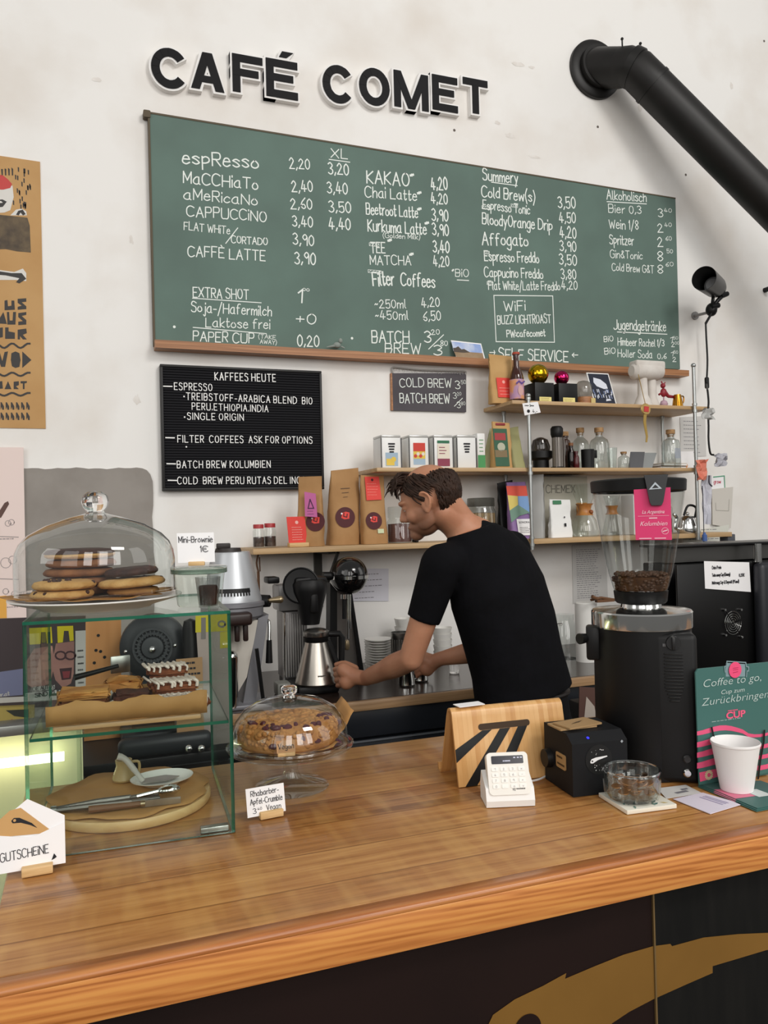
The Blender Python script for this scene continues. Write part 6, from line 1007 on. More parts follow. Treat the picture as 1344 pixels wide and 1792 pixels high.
cookie(.066, -.035, .0258, .048, .014, 'darker cookie lying under the plain pale cookie on the right', mat('tan_cookie', 'a97b45', .8, c2='8f6536', ns=30, bump=.5), 4, seed=5); cookie(.062, -.035, .041, .062, .016, 'plain pale cookie, right stack under the dark one', M_ck, 2, (.0, -.05), seed=3); cookie(.064, -.02, .061, .05, .015, 'dark chocolate cookie lying on the plain pale cookie', M_ckd, 0, (0, -.06), seed=4)
for i in range(5): cookie(-.03+.004*(i % 2), .05, .0258+.0172*i, .066, .0165, ('lowest brown cookie of the tall stack at the back of the plate', 'second brown cookie of the tall stack at the back', 'third brown cookie of the tall stack at the back', 'fourth brown cookie of the tall stack, under the glazed one', 'top cookie of the tall back stack, with dark chocolate glaze')[i], mat('brown_cookie', '8c5a35', .8, c2='6d4226', ns=30, bump=.5) if i < 4 else M_ck, 0, top=M_ckd if i == 4 else None, seed=9+i)
# ---- jar with mini brownie and its price card
wj = thing('preserving_jar', 'greenish glass jar holding a wrapped mini brownie on the display case', 'jar', (.2015, 1.545, PZ)); M_gj = thin_glass('jar_glass', 'f6faf7', 1.1)
MB().lathe([(0, .001), (.038, .001), (.041, .004), (.0475, .062)], 44, cap=False).obj('glass_body', M_gj, wj); MB().lathe([(.0475, .062), (.0525, .063), (.0525, .071), (.046, .071), (.046, .063), (.0475, .062)], 44, cap=False).obj('rim', mat('green_rim_glass', '9db5a4', .1, trans=.7), wj)
MB().lathe([(0, .0705), (.052, .0705), (.053, .0745), (.05, .0755), (0, .0755)], 44, cap=False).obj('lid', M_gj, wj)
t = thing('mini_brownie', 'dark mini brownie in a small clear cup inside the glass jar', 'brownie', (.2165, 1.535, PZ+.003)); MB().lathe([(0, 0), (.015, 0), (.018, .032), (.016, .036), (0, .037)], 24).obj('crumb', M_brown, t); MB().lathe([(0, -.001), (.018, -.001), (.024, .052)], 24, cap=False).obj('clear_cup', thin_glass('foil_cup', 'd5d5d5', 2.2, rough=.15), t)
def price_card(name, label, loc, rz, w, h, lines, sk=0., clip=(.034, .014, .016), cx=0., bg=M_paper, group='price cards in wooden clips', ink=M_ink):
    t = thing(name, label, 'price card', loc, rz); MB().box((cx, 0, clip[2]/2), (clip[0], clip[1], clip[2]), bev=.0015).obj('clip', M_clip, t)
    fr = Fr((0, 0, .006), (1, 0, sk), (-.03, .10, 1)); b = MB().prism([(-w/2, 0), (w/2, 0), (w/2, h), (-w/2, h)], fr, -.0004, .0004); b.obj('card', bg, t, flat=True)
    b = MB(); [hand(b, s, fr, x, y, hh, ww, .11, n=.0009) for s, x, y, hh, ww in lines]; b.obj('writing', ink, t, flat=True); return t
price_card('price_card', 'white Mini-Brownie price card in a wooden clip on the glass jar', (.196, 1.533, PZ+.077), -.2, .068, .056, [('Mini-Brownie', -.031, .038, .011, .062), ('1€', .008, .020, .011, .014)], clip=(.030, .013, .008))
# ============================================================ cake stand
KX, KYY = .392, 1.635
cs_ = thing('cake_stand', 'clear glass cake stand on a short foot carrying the crumble cake', 'cake stand', (KX, KYY, Z0)); M_sg = thin_glass('stand_glass', 'fbfdfc', 1.3)
MB().lathe([(0, .004), (.072, .0), (.078, .003), (.074, .007), (.05, .013), (.022, .022), (.014, .036), (.016, .05), (.03, .070), (.045, .078)], 52, cap=False).obj('foot', M_sg, cs_); MB().lathe([(0, .078), (.10, .078), (.128, .084), (.132, .090), (.128, .091), (.10, .085), (0, .084)], 60, cap=False).obj('plate', M_sg, cs_)
b = MB(); n = 40; ring = []
for i in range(n): a = 2*pi*i/n; r_ = .101+.01*sin(6*a)+.006*sin(11*a); ring.append((r_*cos(a), r_*sin(a), .004+.004*sin(6*a)))
ins = [(x*.8, y*.8, .001) for x, y, z in ring]; b.add(ring+ins+[(0, 0, .001)], [(i, (i+1) % n, n+(i+1) % n, n+i) for i in range(n)]+[(n+i, n+(i+1) % n, 2*n) for i in range(n)])
rg = random.Random(2); vs = []
for j in range(5):
    for i in range(6): vs.append((.088+.009*i+.002*j, .008+.028*j-.05+.004*i, .006+.010*i+.003*j+rg.uniform(-.003, .003)))
b.add(vs, [(j*6+i, j*6+i+1, (j+1)*6+i+1, (j+1)*6+i) for j in range(4) for i in range(5)])
o = b.obj('paper_sheet', M_bake, loc=(KX, KYY, Z0+.0925)); o.modifiers.new('t', 'SOLIDIFY').thickness = .0008; tag(o, 'brown baking paper under the crumble cake, sticking out of the dome at the right', 'paper')
cc = thing('crumble_cake', 'golden crumble cake with dark berries under the small glass dome', 'cake', (KX-.006, KYY-.002, Z0+.098)); M_cr = mat('crumble', 'c08a4e', .8, c2='a86f36', ns=26, bump=.5, bs=40)
b = MB(); rg = random.Random(8); b.lathe([(0, 0), (.099, 0), (.103, .006), (.102, .03), (.093, .043), (.05, .047), (0, .048)], 48, cap=False)
for i in range(330): a = rg.uniform(0, 2*pi); q = .1*sqrt(rg.random()); zz_ = .046-.010*max(0, (q-.065)/.035)**2; s_ = rg.uniform(.004, .009); b.sph((q*cos(a), q*sin(a), zz_-.001), (s_, s_*rg.uniform(.7, 1.1), s_*.7), 8)
for i in range(120): a = rg.uniform(pi, 2*pi); b.sph((.100*cos(a), .100*sin(a), rg.uniform(.010, .040)), rg.uniform(.003, .007), 8)
b.obj('crumble_top', M_cr, cc, sharp=60); b = MB()
for i in range(26): a = rg.uniform(pi*.95, 2.05*pi); q = rg.uniform(.06, .105); z_ = rg.uniform(.012, .03) if q > .093 else .046; b.sph((q*cos(a), q*sin(a), z_), (rg.uniform(.005, .011), .007, rg.uniform(.004, .007)), 8)
b.obj('berries', mat('dark_berries', '4f1620', .4), cc)
sd = thing('glass_dome', 'small clear glass dome with a knob over the crumble cake', 'glass dome', (KX, KYY, Z0+.0935)); MB().lathe([(.120, .0), (.121, .012), (.119, .028), (.111, .050), (.094, .070), (.068, .085), (.036, .093), (.012, .096)], 60, cap=False).obj('bell', M_glass, sd, sharp=60); MB().lathe([(0, .092), (.013, .093), (.010, .098), (.0165, .104), (.0175, .110), (.015, .116), (0, .118)], 28, cap=False).obj('knob', M_solid, sd); MB().lathe([(.1185, 0), (.122, 0), (.122, .003), (.1185, .003), (.1185, 0)], 60, cap=False).obj('rim', M_solid, sd)
price_card('cake_label', 'small brown Vegan card in a clip standing under the small glass dome', (KX-.035, KYY-.111, Z0+.0985), -.1, .036, .024, [('Vegan', -.015, .008, .010, .030)], clip=(.034, .008, .007), bg=flatmat('b98d62'))
price_card('price_card', 'white rhubarb apple crumble price card in a wooden clip on the counter', (.3085, 1.486, Z0), .10, .074, .052, [('Rhabarber-', -.028, .037, .010, .054), ('Apfel-Crumble', -.030, .022, .010, .062), ('3', -.026, .006, .009, .006), ('40', -.017, .011, .005, .008), ('Vegan', .0, .008, .009, .028)], cx=.008, clip=(.045, .016, .013))
# ---- voucher envelope
ve = thing('voucher_envelope', 'white open envelope with a brown comet voucher in a clip, front left corner', 'envelope', (-.090, 1.402, Z0), .04); MB().box((.009, -.004, .007), (.046, .018, .014), bev=.0015).obj('clip', M_clip, ve)
fr = Fr((0, 0, .008), (1, 0, 0), (.0, .12, 1)); MB().prism([(-.062, 0), (.051, 0), (.051, .074), (-.004, .108), (-.062, .066)], fr, -.0022, -.0016).obj('back_flap', M_paper, ve, flat=True)
q = MB().prism([(-.075, .058), (.034, .050), (-.014, .096), (-.030, .094)], fr, -.0012, -.0006); vc = q.obj('voucher', flatmat('c79b62'), ve, flat=True)
b = MB(); b.face([(-.028, .078), (-.024, .082), (-.016, .081), (.002, .070), (.010, .061), (.0, .067), (-.014, .073), (-.026, .074)], fr, -.0002, 0); b.disc(fr, -.023, .078, .0022, .0002, 1, 10); b.obj('comet_print', [M_ink, flatmat('c79b62')], vc, flat=True)
MB().prism([(-.062, 0), (.051, 0), (.051, .064), (.008, .050), (-.004, .049), (-.062, .062)], fr, .0, .0006).obj('pocket', M_paper, ve, flat=True)
b = MB(); hand(b, 'GUTSCHEiNE', fr, -.044, .018, .013, .070, .09, n=.0012, ang=.04); b.face([(.030, .008), (.034, .018), (.038, .012), (.035, .010)], fr, .0012); b.obj('writing', M_ink, ve, flat=True)
# ============================================================ tablet stand
ts = thing('tablet_stand', 'bent bamboo tablet stand with diagonal black stripes on the counter', 'tablet stand', (.706, 1.487, Z0), -.075)
M_bam = wood('bamboo', 'c08a4c', 'd2a063', 'dcb077', plank=.011, grain=(14, 14, .6), rough=.35, axis=0, gap=.04, ns=1.2); TW, TH = .256, .155
pf = [(0, 0), (.030, TH-.022)]+[(.030+.016-.016*cos(a), TH-.022+.016*sin(a)*1.2) for a in [pi*i/10 for i in range(1, 10)]]+[(.064, TH-.022), (.104, .012), (.112, .004), (.120, .006), (.122, .018)]
def shell(pf, t):
    out = []; inn = []
    for i, (a, c) in enumerate(pf):
        a0, c0 = pf[max(0, i-1)]; a1, c1 = pf[min(len(pf)-1, i+1)]; L = sqrt((a1-a0)**2+(c1-c0)**2); out.append((a, c)); inn.append((a+(c1-c0)/L*t, c-(a1-a0)/L*t))
    return out, inn
po_, pi_ = shell(pf, .0055); n = len(pf); vs = [(0, a, c) for a, c in po_]+[(0, a, c) for a, c in pi_]+[(TW, a, c) for a, c in po_]+[(TW, a, c) for a, c in pi_]
fs = []
for i in range(n-1): fs += [(i, i+1, n+i+1, n+i), (2*n+i, 3*n+i, 3*n+i+1, 2*n+i+1), (i, 2*n+i, 2*n+i+1, i+1), (n+i, n+i+1, 3*n+i+1, 3*n+i)]
fs += [(0, n, 3*n, 2*n), (n-1, 3*n-1, 4*n-1, 2*n-1)]; MB().add(vs, fs).obj('bent_sheet', M_bam, ts, sharp=30)
fr = Fr((0, 0, 0), (1, 0, 0), (0, .030, TH-.022)); HH = sqrt(.030**2+(TH-.022)**2); b = MB()
b.face([(.0, .048), (.086, HH-.029), (.064, HH-.029), (.0, .074)], fr, .0006); b.face([(.014, .0), (.040, 0), (.128, HH-.029), (.104, HH-.029)], fr, .0006); b.face([(.082, .015), (.104, .005), (.168, HH-.028), (.146, HH-.028)], fr, .0006); b.obj('black_stripe', M_black, ts, flat=True)
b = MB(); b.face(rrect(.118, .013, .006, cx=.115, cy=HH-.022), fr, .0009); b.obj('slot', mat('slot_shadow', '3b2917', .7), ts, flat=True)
MB().box((.045, .046, TH+.001), (.06, .03, .0015), .1).obj('receipt', M_paper, ts); 
o = [x for x in ts.children if x.name.startswith('receipt')][0]; o.parent = None; o.location = (.706, 1.487, Z0); o.rotation_euler = (0, 0, -.075); tag(o, 'white receipt slip lying on top of the bamboo tablet stand', 'receipt')
b = MB(); pts = [(.80, 1.475), (.83, 1.455), (.87, 1.455), (.90, 1.468), (.93, 1.475)]; b.tube(smooth([(x, y, Z0+.003) for x, y in pts], 5), .0022, 6); tag(b.obj('white_cable', M_white), 'white cable lying behind the card reader', 'cable')
# ============================================================ card reader
cr = thing('card_reader', 'white card reader in its white cradle on the counter', 'card reader', (.7475, 1.348, Z0), -.30)
A = .5; pr = [(-.0, 0), (.064, 0), (.064, .03), (.052, .056), (.006, .034), (-.002, .012)]
b = MB(); W2 = .0465; b.prism(pr, Fr((-W2, 0, 0), (0, 1, 0), (0, 0, 1)), 0, 2*W2); b.obj('cradle', M_white, cr, sharp=25)
fr = Fr((0, .006, .030), (1, 0, 0), (0, .42, 1)); b = MB(); b.prism(rrect(.080, .078, .008, cx=0, cy=.030), fr, -.016, .004); b.obj('reader', mat('reader_white', 'e6e4dd', .4), cr, sharp=30)
b = MB(); b.face(rrect(.062, .015, .002, cx=0, cy=.055), fr, .0046); sc_ = b.obj('screen', mat('dark_screen', '23242e', .15), cr, flat=True); b = MB(); scrib(b, fr, -.009, .0505, .016, .004, 1, .0022, 0, n=.0052); [b.rect(fr, x, .0575, .004, .002, .0052) for x in (.012, .019, .025)]; b.obj('screen_print', flatmat('cfd3e8'), sc_, flat=True)
for j in range(4):
    for i in range(4):
        x, y = -.026+.0172*i, .038-.0105*j; b = MB(); b.prism(rrect(.013, .0075, .002, cx=x, cy=y), fr, .004, .0052); o = b.obj('key', mat('key_white', 'efeee9', .45), cr)
        q = MB(); s_ = ['1', '2', '3', 'x', '4', '5', '6', '-', '7', '8', '9', '+', '0', '.', 'o', '✓'][4*j+i]; hand(q, s_ if s_ != '✓' else 'v', fr, x-.0013, y-.002, .004, .0026, .12, n=.0058, wob=0); q.obj('digit', flatmat('9a9a9c'), o, flat=True)
b = MB(); b.rib([(.006, -.001), (.006, .004)], fr, .0012, .0046); b.rib([(.009, -.002), (.009, .005)], fr, .0012, .0046); scrib(b, fr, .012, -.001, .018, .004, 1, .002, 0, n=.0046); b.obj('marking', flatmat('4a4a4c'), cr, flat=True)
# ============================================================ black box with comet
bb = thing('comet_box', 'black cube box with a round white comet picture beside the card reader', 'box', (.883, 1.343, Z0), -.10); S = .121; HB = .118; M_bb = mat('matt_black_box', '111215', .6, spec=.3)
b = MB(); b.prism([(0, 0), (S, 0), (S, HB), (.022, HB), (0, HB-.016)], Fr((0, 0, 0), (0, 1, 0), (0, 0, 1)), 0, S); b.obj('body', M_bb, bb, sharp=25); fr = Fr((0, 0, 0)); b = MB(); b.disc(fr, S*.47, HB*.58, .029, .0008, 0, 40); dp = b.obj('round_picture', flatmat('08090a'), bb, flat=True)
b = MB(); cx_, cy_ = S*.47, HB*.58; b.face([(cx_-.019, cy_-.003), (cx_-.016, cy_+.002), (cx_-.006, cy_+.0045), (cx_+.018, cy_+.006), (cx_+.019, cy_+.004), (cx_-.002, cy_-.001), (cx_-.013, cy_-.0065), (cx_-.018, cy_-.006)], fr, .0014, 0); b.disc(fr, cx_-.0145, cy_-.002, .0017, .002, 1, 12); rg = random.Random(6)
for i in range(26): a = rg.uniform(0, 2*pi); q = rg.uniform(.010, .026); x, y = cx_+q*cos(a), cy_+q*sin(a); (abs(y-cy_) > .008) and b.disc(fr, x, y, rg.choice((.0004, .0006, .001)), .0014, 0, 8)
b.obj('comet_print', [flatmat('e9e9ea'), flatmat('08090a')], dp, flat=True); b = MB(); b.disc(fr, S*.90, HB*.84, .0032, .0008, 0, 4); b.obj('small_mark', flatmat('9fa4aa'), bb, flat=True)
f2 = Fr((0, 0, HB-.016), (1, 0, 0), (0, .022, .016)); b = MB(); b.disc(f2, S*.33, .012, .0028, .001, 0, 16); b.obj('blue_light', mat('blue_led', '2a2aff', .4, emit=2.), bb, flat=True)
f3 = Fr((0, S, 0), (0, -1, 0), (0, 0, 1)); b = MB(); b.prism(rrect(.040, .030, .004, cx=.075, cy=.058), f3, 0, .002); pq = b.obj('wooden_plaque', flatmat('a9875a'), bb); b = MB(); scrib(b, f3, .060, .061, .03, .008, 1, .004, 0, n=.0026); scrib(b, f3, .061, .047, .03, .008, 1, .004, 0, n=.0026); b.obj('engraving', flatmat('4a3520'), pq, flat=True)
b = MB(); b.cyl((0, S*.72+.012, .05), (-.012, S*.72+.012, .05), .02, .018, 24); b.obj('knob', M_black, bb)
for i, (dx, dy, rz, lab) in enumerate(((.045, .066, .05, 'lower of two kraft cards stacked on the black comet box'), (.055, .062, .22, 'upper kraft card on the black comet box'))):
    b = MB(); b.prism(rrect(.085, .055, .003), Fr((0, 0, 0), (1, 0, 0), (0, 1, 0)), 0, .003); t = thing('kraft_card', lab, 'card', V3((.883+dx, 1.343+dy, Z0+HB+.001+.0036*i)), rz-.10); b.obj('card', flatmat('a5855c'), t)
    if i: q = MB(); q.face([(-.02, -.004), (.0, .004), (.02, .008), (.004, -.001)], Fr((0, 0, .003), (1, 0, 0), (0, 1, 0)), .0006); q.obj('comet_print', flatmat('5a4630'), t, flat=True)
# ============================================================ glass bowl on tile, papers
tl_ = thing('tile_coaster', 'white square tile coaster with green leaf pattern under the glass bowl', 'coaster', (.976, 1.270, Z0), -.1); b = MB().box((0, 0, .004), (.104, .102, .008), .0, bev=.001); b.obj('tile', mat('cream_tile', 'e4e0d2', .3), tl_); b = MB(); rg = random.Random(12); fz = Fr((0, 0, .008), (1, 0, 0), (0, 1, 0))
for i in range(26): x, y, a = rg.uniform(-.042, .042), rg.uniform(-.042, .042), rg.uniform(0, pi); b.face([(x+.008*cos(a), y+.008*sin(a)), (x-.003*sin(a), y+.003*cos(a)), (x-.008*cos(a), y-.008*sin(a)), (x+.003*sin(a), y-.003*cos(a))], fz, .0003+.00002*i, i % 3)
b.obj('leaf_pattern', [flatmat('41706c'), flatmat('7e9a8e'), flatmat('d0b878')], tl_, flat=True)
gb = thing('glass_bowl', 'thick round glass tumbler bowl with coins on the tile coaster', 'bowl', (.968, 1.272, Z0+.009)); M_tum = thin_glass('tumbler_glass', 'f8fbfa', 2.2)
MB().lathe([(0, .0), (.040, 0), (.046, .004), (.050, .014), (.0535, .050), (.0535, .054), (.050, .054), (.0475, .016), (.042, .009), (0, .008)], 48, cap=False).obj('glass_body', M_tum, gb)
b = MB()
for i in range(12): a = 2*pi*i/12; b.tube(smooth([(.047*cos(a), .047*sin(a), .006), (.0505*cos(a+.05), .0505*sin(a+.05), .018), (.052*cos(a), .052*sin(a), .036)], 4), [.003]*5+[.0022]*4, 6)
b.obj('facets', M_tum, gb); MB().lathe([(.050, .0525), (.0537, .0525), (.054, .0545), (.052, .0565), (.050, .0545), (.050, .0525)], 48, cap=False).obj('rim', M_solid, gb)
rg = random.Random(15)
for i in range(24):
    a, q = rg.uniform(0, 2*pi), .034*sqrt(rg.random()); o0 = MB().lathe([(0, 0), (.010, 0), (.0105, .001), (.010, .002), (0, .002)], 16).obj('coin', mat('coin_gold', 'b08d3c', .35, .9) if i % 3 else mat('coin_copper', '9a6a42', .35, .9)) if i < 2 else copy_tree(o0 if i % 2 else o1)
    if i == 0: o1 = o0
    if i == 1: o2 = o0
    o0 = o0; o0.location = V3((.968, 1.272, Z0+.020+.0011*i))+V3((q*cos(a), q*sin(a), 0)); o0.rotation_euler = (rg.uniform(-.5, .5), rg.uniform(-.5, .5), 0); tag(o0, 'coin among the others in the glass tumbler bowl', 'coin', 'coins in the glass bowl')
qc = thing('info_card', 'white card lying flat on the counter between coaster and green leaflets', 'card'); fz = Fr((0, 0, Z0), (1, 0, 0), (0, 1, 0)); q2 = lambda x, y, z=Z0: (onz(x, y, z).x, onz(x, y, z).y)
P = [q2(1243, 1425), q2(1299, 1408), q2(1230, 1388), q2(1178, 1399)]; MB().prism(P, fz, 0, .0012).obj('card', mat('lilac_white_card', 'dfd8e6', .5), qc, flat=True); b = MB(); A_, B_, C_, D_ = [V3((p[0], p[1], 0)) for p in P]; ip = lambda u, v: tuple((A_*(1-u)*(1-v)+B_*u*(1-v)+C_*u*v+D_*(1-u)*v)[:2])
for u in (.62, .72, .80): b.face([ip(u, .2), ip(u+.04, .2), ip(u+.04, .8), ip(u, .8)], fz, .0016)
b.obj('print', flatmat('a89fc0'), qc, flat=True)
P = [q2(1166, 1398), q2(1228, 1388), q2(1200, 1374), q2(1150, 1380)]; t = thing('receipt', 'printed paper slip lying at the foot of the big grinder', 'receipt'); MB().prism(P, fz, 0, .0008).obj('sheet', M_gpap, t, flat=True); b = MB(); b.face([q2(1180, 1388), q2(1186, 1390), q2(1206, 1386), q2(1200, 1384)], fz, .0014); b.face([q2(1190, 1382), q2(1194, 1384), q2(1205, 1382), q2(1201, 1380)], fz, .0014); b.obj('print', flatmat('77757c'), t, flat=True)
# ============================================================ cup display
M_petrol = mat('petrol_card', '3f6a65', .5)
for i, (dx, lab) in enumerate(((0, 'bottom green leaflet of the pile in front of the cup display'), (.003, 'middle green leaflet of the pile in front of the cup display'), (.007, 'top green and pink leaflet in front of the cup display'))):
    t = thing('leaflet', lab, 'leaflet', (dx, dx*.8, .0016*i)); P = [q2(1324, 1421), q2(1420, 1402), q2(1330, 1372), q2(1221, 1377)]; MB().prism(P, fz, 0, .0012).obj('sheet', M_petrol, t, flat=True)
    A_, B_, C_, D_ = [V3((p[0], p[1], 0)) for p in P]; b = MB(); b.face([ip(.0, .35), ip(.35, .35), ip(.35, .72), ip(.0, .72)], fz, .0016, 0); b.face([ip(.36, .3), ip(.6, .3), ip(.6, .6), ip(.36, .6)], fz, .0016, 1); b.obj('print', [flatmat('d9748f'), flatmat('c9d2d0')], t, flat=True)
DY = 1.285; cdp = thing('cup_display', 'green Coffee to go cardboard display with pink waves at the right edge', 'display'); fr = Fr((0, DY, 0)); dq = lambda x, y: (lambda p: (p.x, p.z))(at(x, y, DY)); a, c = dq(1217, 1171), dq(1224, 1372); w = .205; zb, zt = Z0+.006, a[1]
MB().prism([(c[0], zb), (c[0]+w, zb)]+[(p[0]+a[0]+w/2, p[1]+zt-.01) for p in ((w/2, 0), (w/2-.003, .008), (-w/2+.006, .010), (-w/2, .003))], fr, -.003, 0).obj('board', M_petrol, cdp, flat=True)
MB().box((c[0]+w/2, DY+.04, zb+.002-.006+.001), (w*.8, .07, .004)).obj('foot', M_petrol, cdp)
b = MB(); X0_, H_ = c[0], zt-zb; px_ = lambda x, y: dq(x, y)
for k, (y0, y1, th) in enumerate(((1275, 1288, 7), (1294, 1302, 9), (1312, 1318, 9), (1330, 1334, 10))):
    top = [(1219.5+i*10, y0+ (6*sin(i*.55-1.0))*(-1)+(4 if i > 8 else 0)) for i in range(14)]; b.face([px_(x, y) for x, y in top]+[px_(x, y+th+2*sin(i*.4)) for i, (x, y) in list(enumerate(top))[::-1]], fr, .0006, 0)
b.face([px_(1223, 1352), px_(1258, 1344), px_(1260, 1358), px_(1225, 1368)], fr, .0006, 0)
c1 = px_(1240, 1356)
for i in range(14): a_ = 2*pi*i/14; b.disc(fr, c1[0]+.0085*cos(a_), c1[1]+.0085*sin(a_), .0018, .0010, 1, 8)
b.rib([(c1[0]+.0055*cos(2*pi*i/20), c1[1]+.0055*sin(2*pi*i/20)) for i in range(21)], fr, .0025, .0010, 1); b.obj('pink_waves', [flatmat('e0567f'), flatmat('d8cfa4')], cdp, flat=True)
b = MB(); mm = mpp(at(1285, 1250, DY))
def dtext(s, x0, y0, x1, size, k=0, bold=0., sh=.2): p0_, p1_ = px_(x0, y0), px_(x1, y0); ftext(b, s, fr, (p0_[0]+p1_[0])/2, p0_[1], size*mm, k, bold, 'CENTER', .0010, p1_[0]-p0_[0], sh)
dtext('Coffee to go,', 1230, 1203, 1331, 19, 0, -.0002); dtext('Cup zum', 1261, 1215, 1302, 10.5); dtext('Zurückbringen', 1227, 1235.5, 1345, 18.5, 0, -.0002); b2 = b; b = MB(); dtext('CUP', 1270, 1258, 1304, 16, 0, .0006, 0); q_ = px_(1273, 1246); scrib(b, fr, q_[0], q_[1], .026, .004, 1, .0022, 0, n=.001); b.obj('pink_lettering', flatmat('ea5f83'), cdp, flat=True); b2.obj('white_lettering', flatmat('b9cac6'), cdp, flat=True)
b = MB(); p0_ = px_(1245, 1263); scrib(b, fr, p0_[0], p0_[1]-.002, .08, .004, 1, .0012, 0, n=.001); b.obj('small_print', flatmat('9fb5b0'), cdp, flat=True)
b = MB(); pc_ = px_(1285, 1172); b.disc(fr, pc_[0], pc_[1], 14*mm, .0026, 0, 32); bd = b.obj('pink_badge', flatmat('ea4f7c'), cdp, flat=True); b = MB(); fr2 = fr; scrib(b, fr, pc_[0]-.006, pc_[1]-.001, .014, .007, 2, .0012, 0, n=.0032); b.rib([(pc_[0]-.006, pc_[1]-.005), (pc_[0]+.006, pc_[1]-.004)], fr, .0012, .0032); b.obj('badge_print', flatmat('b52f5c'), bd, flat=True)
b = MB(); b.rib([px_(*p) for p in ((1268, 1176), (1267, 1166), (1271, 1165), (1271, 1157), (1304, 1159), (1305, 1166), (1309, 1167), (1309, 1174), (1306, 1174), (1305, 1184))], fr, .0022, .0016); b.face([px_(*p) for p in ((1270, 1184), (1270, 1160), (1304, 1162), (1304, 1184))], fr, .0002); b.obj('cup_outline', [flatmat('7f969c')], cdp, flat=True)
for pts in (((1243, 1273), (1247, 1291), (1255, 1330), (1264, 1379)), ((1335, 1278), (1334, 1297), (1328, 1330), (1322, 1379))): MB().rib([px_(*p) for p in pts], fr, .0045, .004).obj('black_band', M_black, cdp, flat=True)
Yc = 1.238; tc_ = at(1288, 1340, Yc); mm = mpp(tc_); zt = at(1288, 1297, Yc).z; zb = Z0+.0055; t = thing('paper_cup', 'plain white paper cup standing in front of the green display', 'cup', (tc_.x, Yc, zb)); r1, r0, H = 40.5*mm, 27*mm, zt-zb
MB().lathe([(0, .004), (r0*.94, .004), (r0*.95, 0), (r0, 0), (r1*.985, H-.003), (r1*.975, H-.003), (r0*.93, .006), (0, .006)], 44, cap=False).obj('body', mat('cup_paper', 'ebe9e8', .6), t); MB().lathe([(r1*.98, H-.005), (r1*1.01, H-.004), (r1*1.02, H-.001), (r1*1.0, H+.001), (r1*.975, H-.001), (r1*.98, H-.005)], 44, cap=False).obj('rolled_rim', _mats['cup_paper'], t)
# ============================================================ big grinder
GX, GY = 1.130, 1.437; eg = thing('coffee_grinder', 'tall black coffee grinder with glass bean hopper on the counter', 'coffee grinder', (GX, GY, 0), -.60); M_gr = mat('grinder_black', '0c0c0d', .45, spec=.35); gz = lambda y: at(1126, y, GY).z; mm = mpp(V3((GX, GY, 1.3)))
zr0, zr1 = gz(1094), gz(1066); R = 83*mm
b = MB(); b.lathe([(0, Z0), (R*.99, Z0), (R, Z0+.004), (R*.985, zr0), (0, zr0)], 64, cap=False); b.obj('body', M_gr, eg)
b = MB(); b.box((R*.56, -R*.52, (Z0+zr0-.004)/2), (R*.82, R*.9, zr0-.004-Z0), bev=.012, seg=3); fp = b.obj('side_panel', mat('grinder_panel', '141415', .5, spec=.35), eg)
b = MB(); b.lathe([(0, zr0), (R*1.02, zr0), (R*1.025, zr0+.003), (R*1.025, zr1-.003), (R*1.0, zr1), (R*.6, zr1+.004), (R*.42, zr1+.006), (R*.40, zr1+.018), (0, zr1+.018)], 72, cap=False); b.obj('steel_ring', M_chrome, eg)
fr = Fr((0, -R*.97-.0005, 0)); b = MB(); px2 = lambda x: (x-1126)*mm*.98
zv0, zv1 = gz(1207), gz(1130)
for i in range(15): z = zv1-(zv1-zv0)*i/14; b.box((R*.52, -R*.975, z), (R*.36*(1 if i < 11 else 1-.12*(i-10)), .006, .0025), bev=.001)
b.obj('vent', mat('vent_black', '0b0b0b', .4), eg); b = MB(); b.cyl((R*.52, -R*.96, gz(1112)), (R*.52, -R*1.03, gz(1112)), 12*mm, 11*mm, 28); b.box((R*.52, -R*1.04, gz(1112)), (.006, .008, 20*mm), bev=.001); b.obj('dial', mat('dial_black', '1d1d1e', .4), eg); b = MB(); b.rect(fr, px2(1163)-.012, gz(1118), .006, .006, .001); b.obj('dial_mark', flatmat('5a5a5c'), eg, flat=True)
for y in (1302, 1325): b = MB(); b.lathe([(0, 0), (7*mm, 0), (7*mm, .004), (5*mm, .006), (0, .006)], 20, (0, 0, 0), 0, M4.Translation((R*.72, -R*.965, gz(y))) @ M4.Rotation(pi/2, 4, 'X')); b.obj('button', M_chrome if y > 1310 else mat('button_black', '2c2c2d', .25), eg)
b = MB(); b.box((-R*1.0, -.02, gz(1122)), (.03, .05, 58*mm), bev=.006); b.tube([(-R*1.08, -.03, gz(1113)), (-R*1.28, -.05, gz(1113))], [.009, .012], 12); b.obj('side_latch', M_black, eg)
b = MB(); b.tube(smooth([(R*.9, -R*.6, Z0+.012), (R*1.2, -R*.75, Z0+.010), (R*1.6, -R*.6, Z0+.008)], 4), .005, 8); b.obj('power_cord', M_black, eg)
zc0, zc1 = gz(1054), gz(1033); b = MB(); b.lathe([(0, zc0), (41*mm, zc0), (44*mm, zc0+.004), (46*mm, zc1), (42*mm, zc1), (0, zc1-.002)], 44, cap=False); b.obj('hopper_collar', M_gr, eg)
b = MB(); pr = [(44, 1034), (47, 1026), (54, 1000), (62, 960), (70, 910), (75, 880), (78, 858)]; b.lathe([(r*mm, gz(y)) for r, y in pr], 56, cap=False); hp = b.obj('bean_hopper', thin_glass('hopper_glass', 'eceeed', 1.0), eg, sharp=60)
b = MB(); b.lathe([(40*mm, gz(1032)), (42*mm, gz(1026)), (46*mm, gz(1010)), (40*mm, gz(1006)), (20*mm, gz(1002)), (0, gz(1001))], 44, cap=False); rg = random.Random(21)
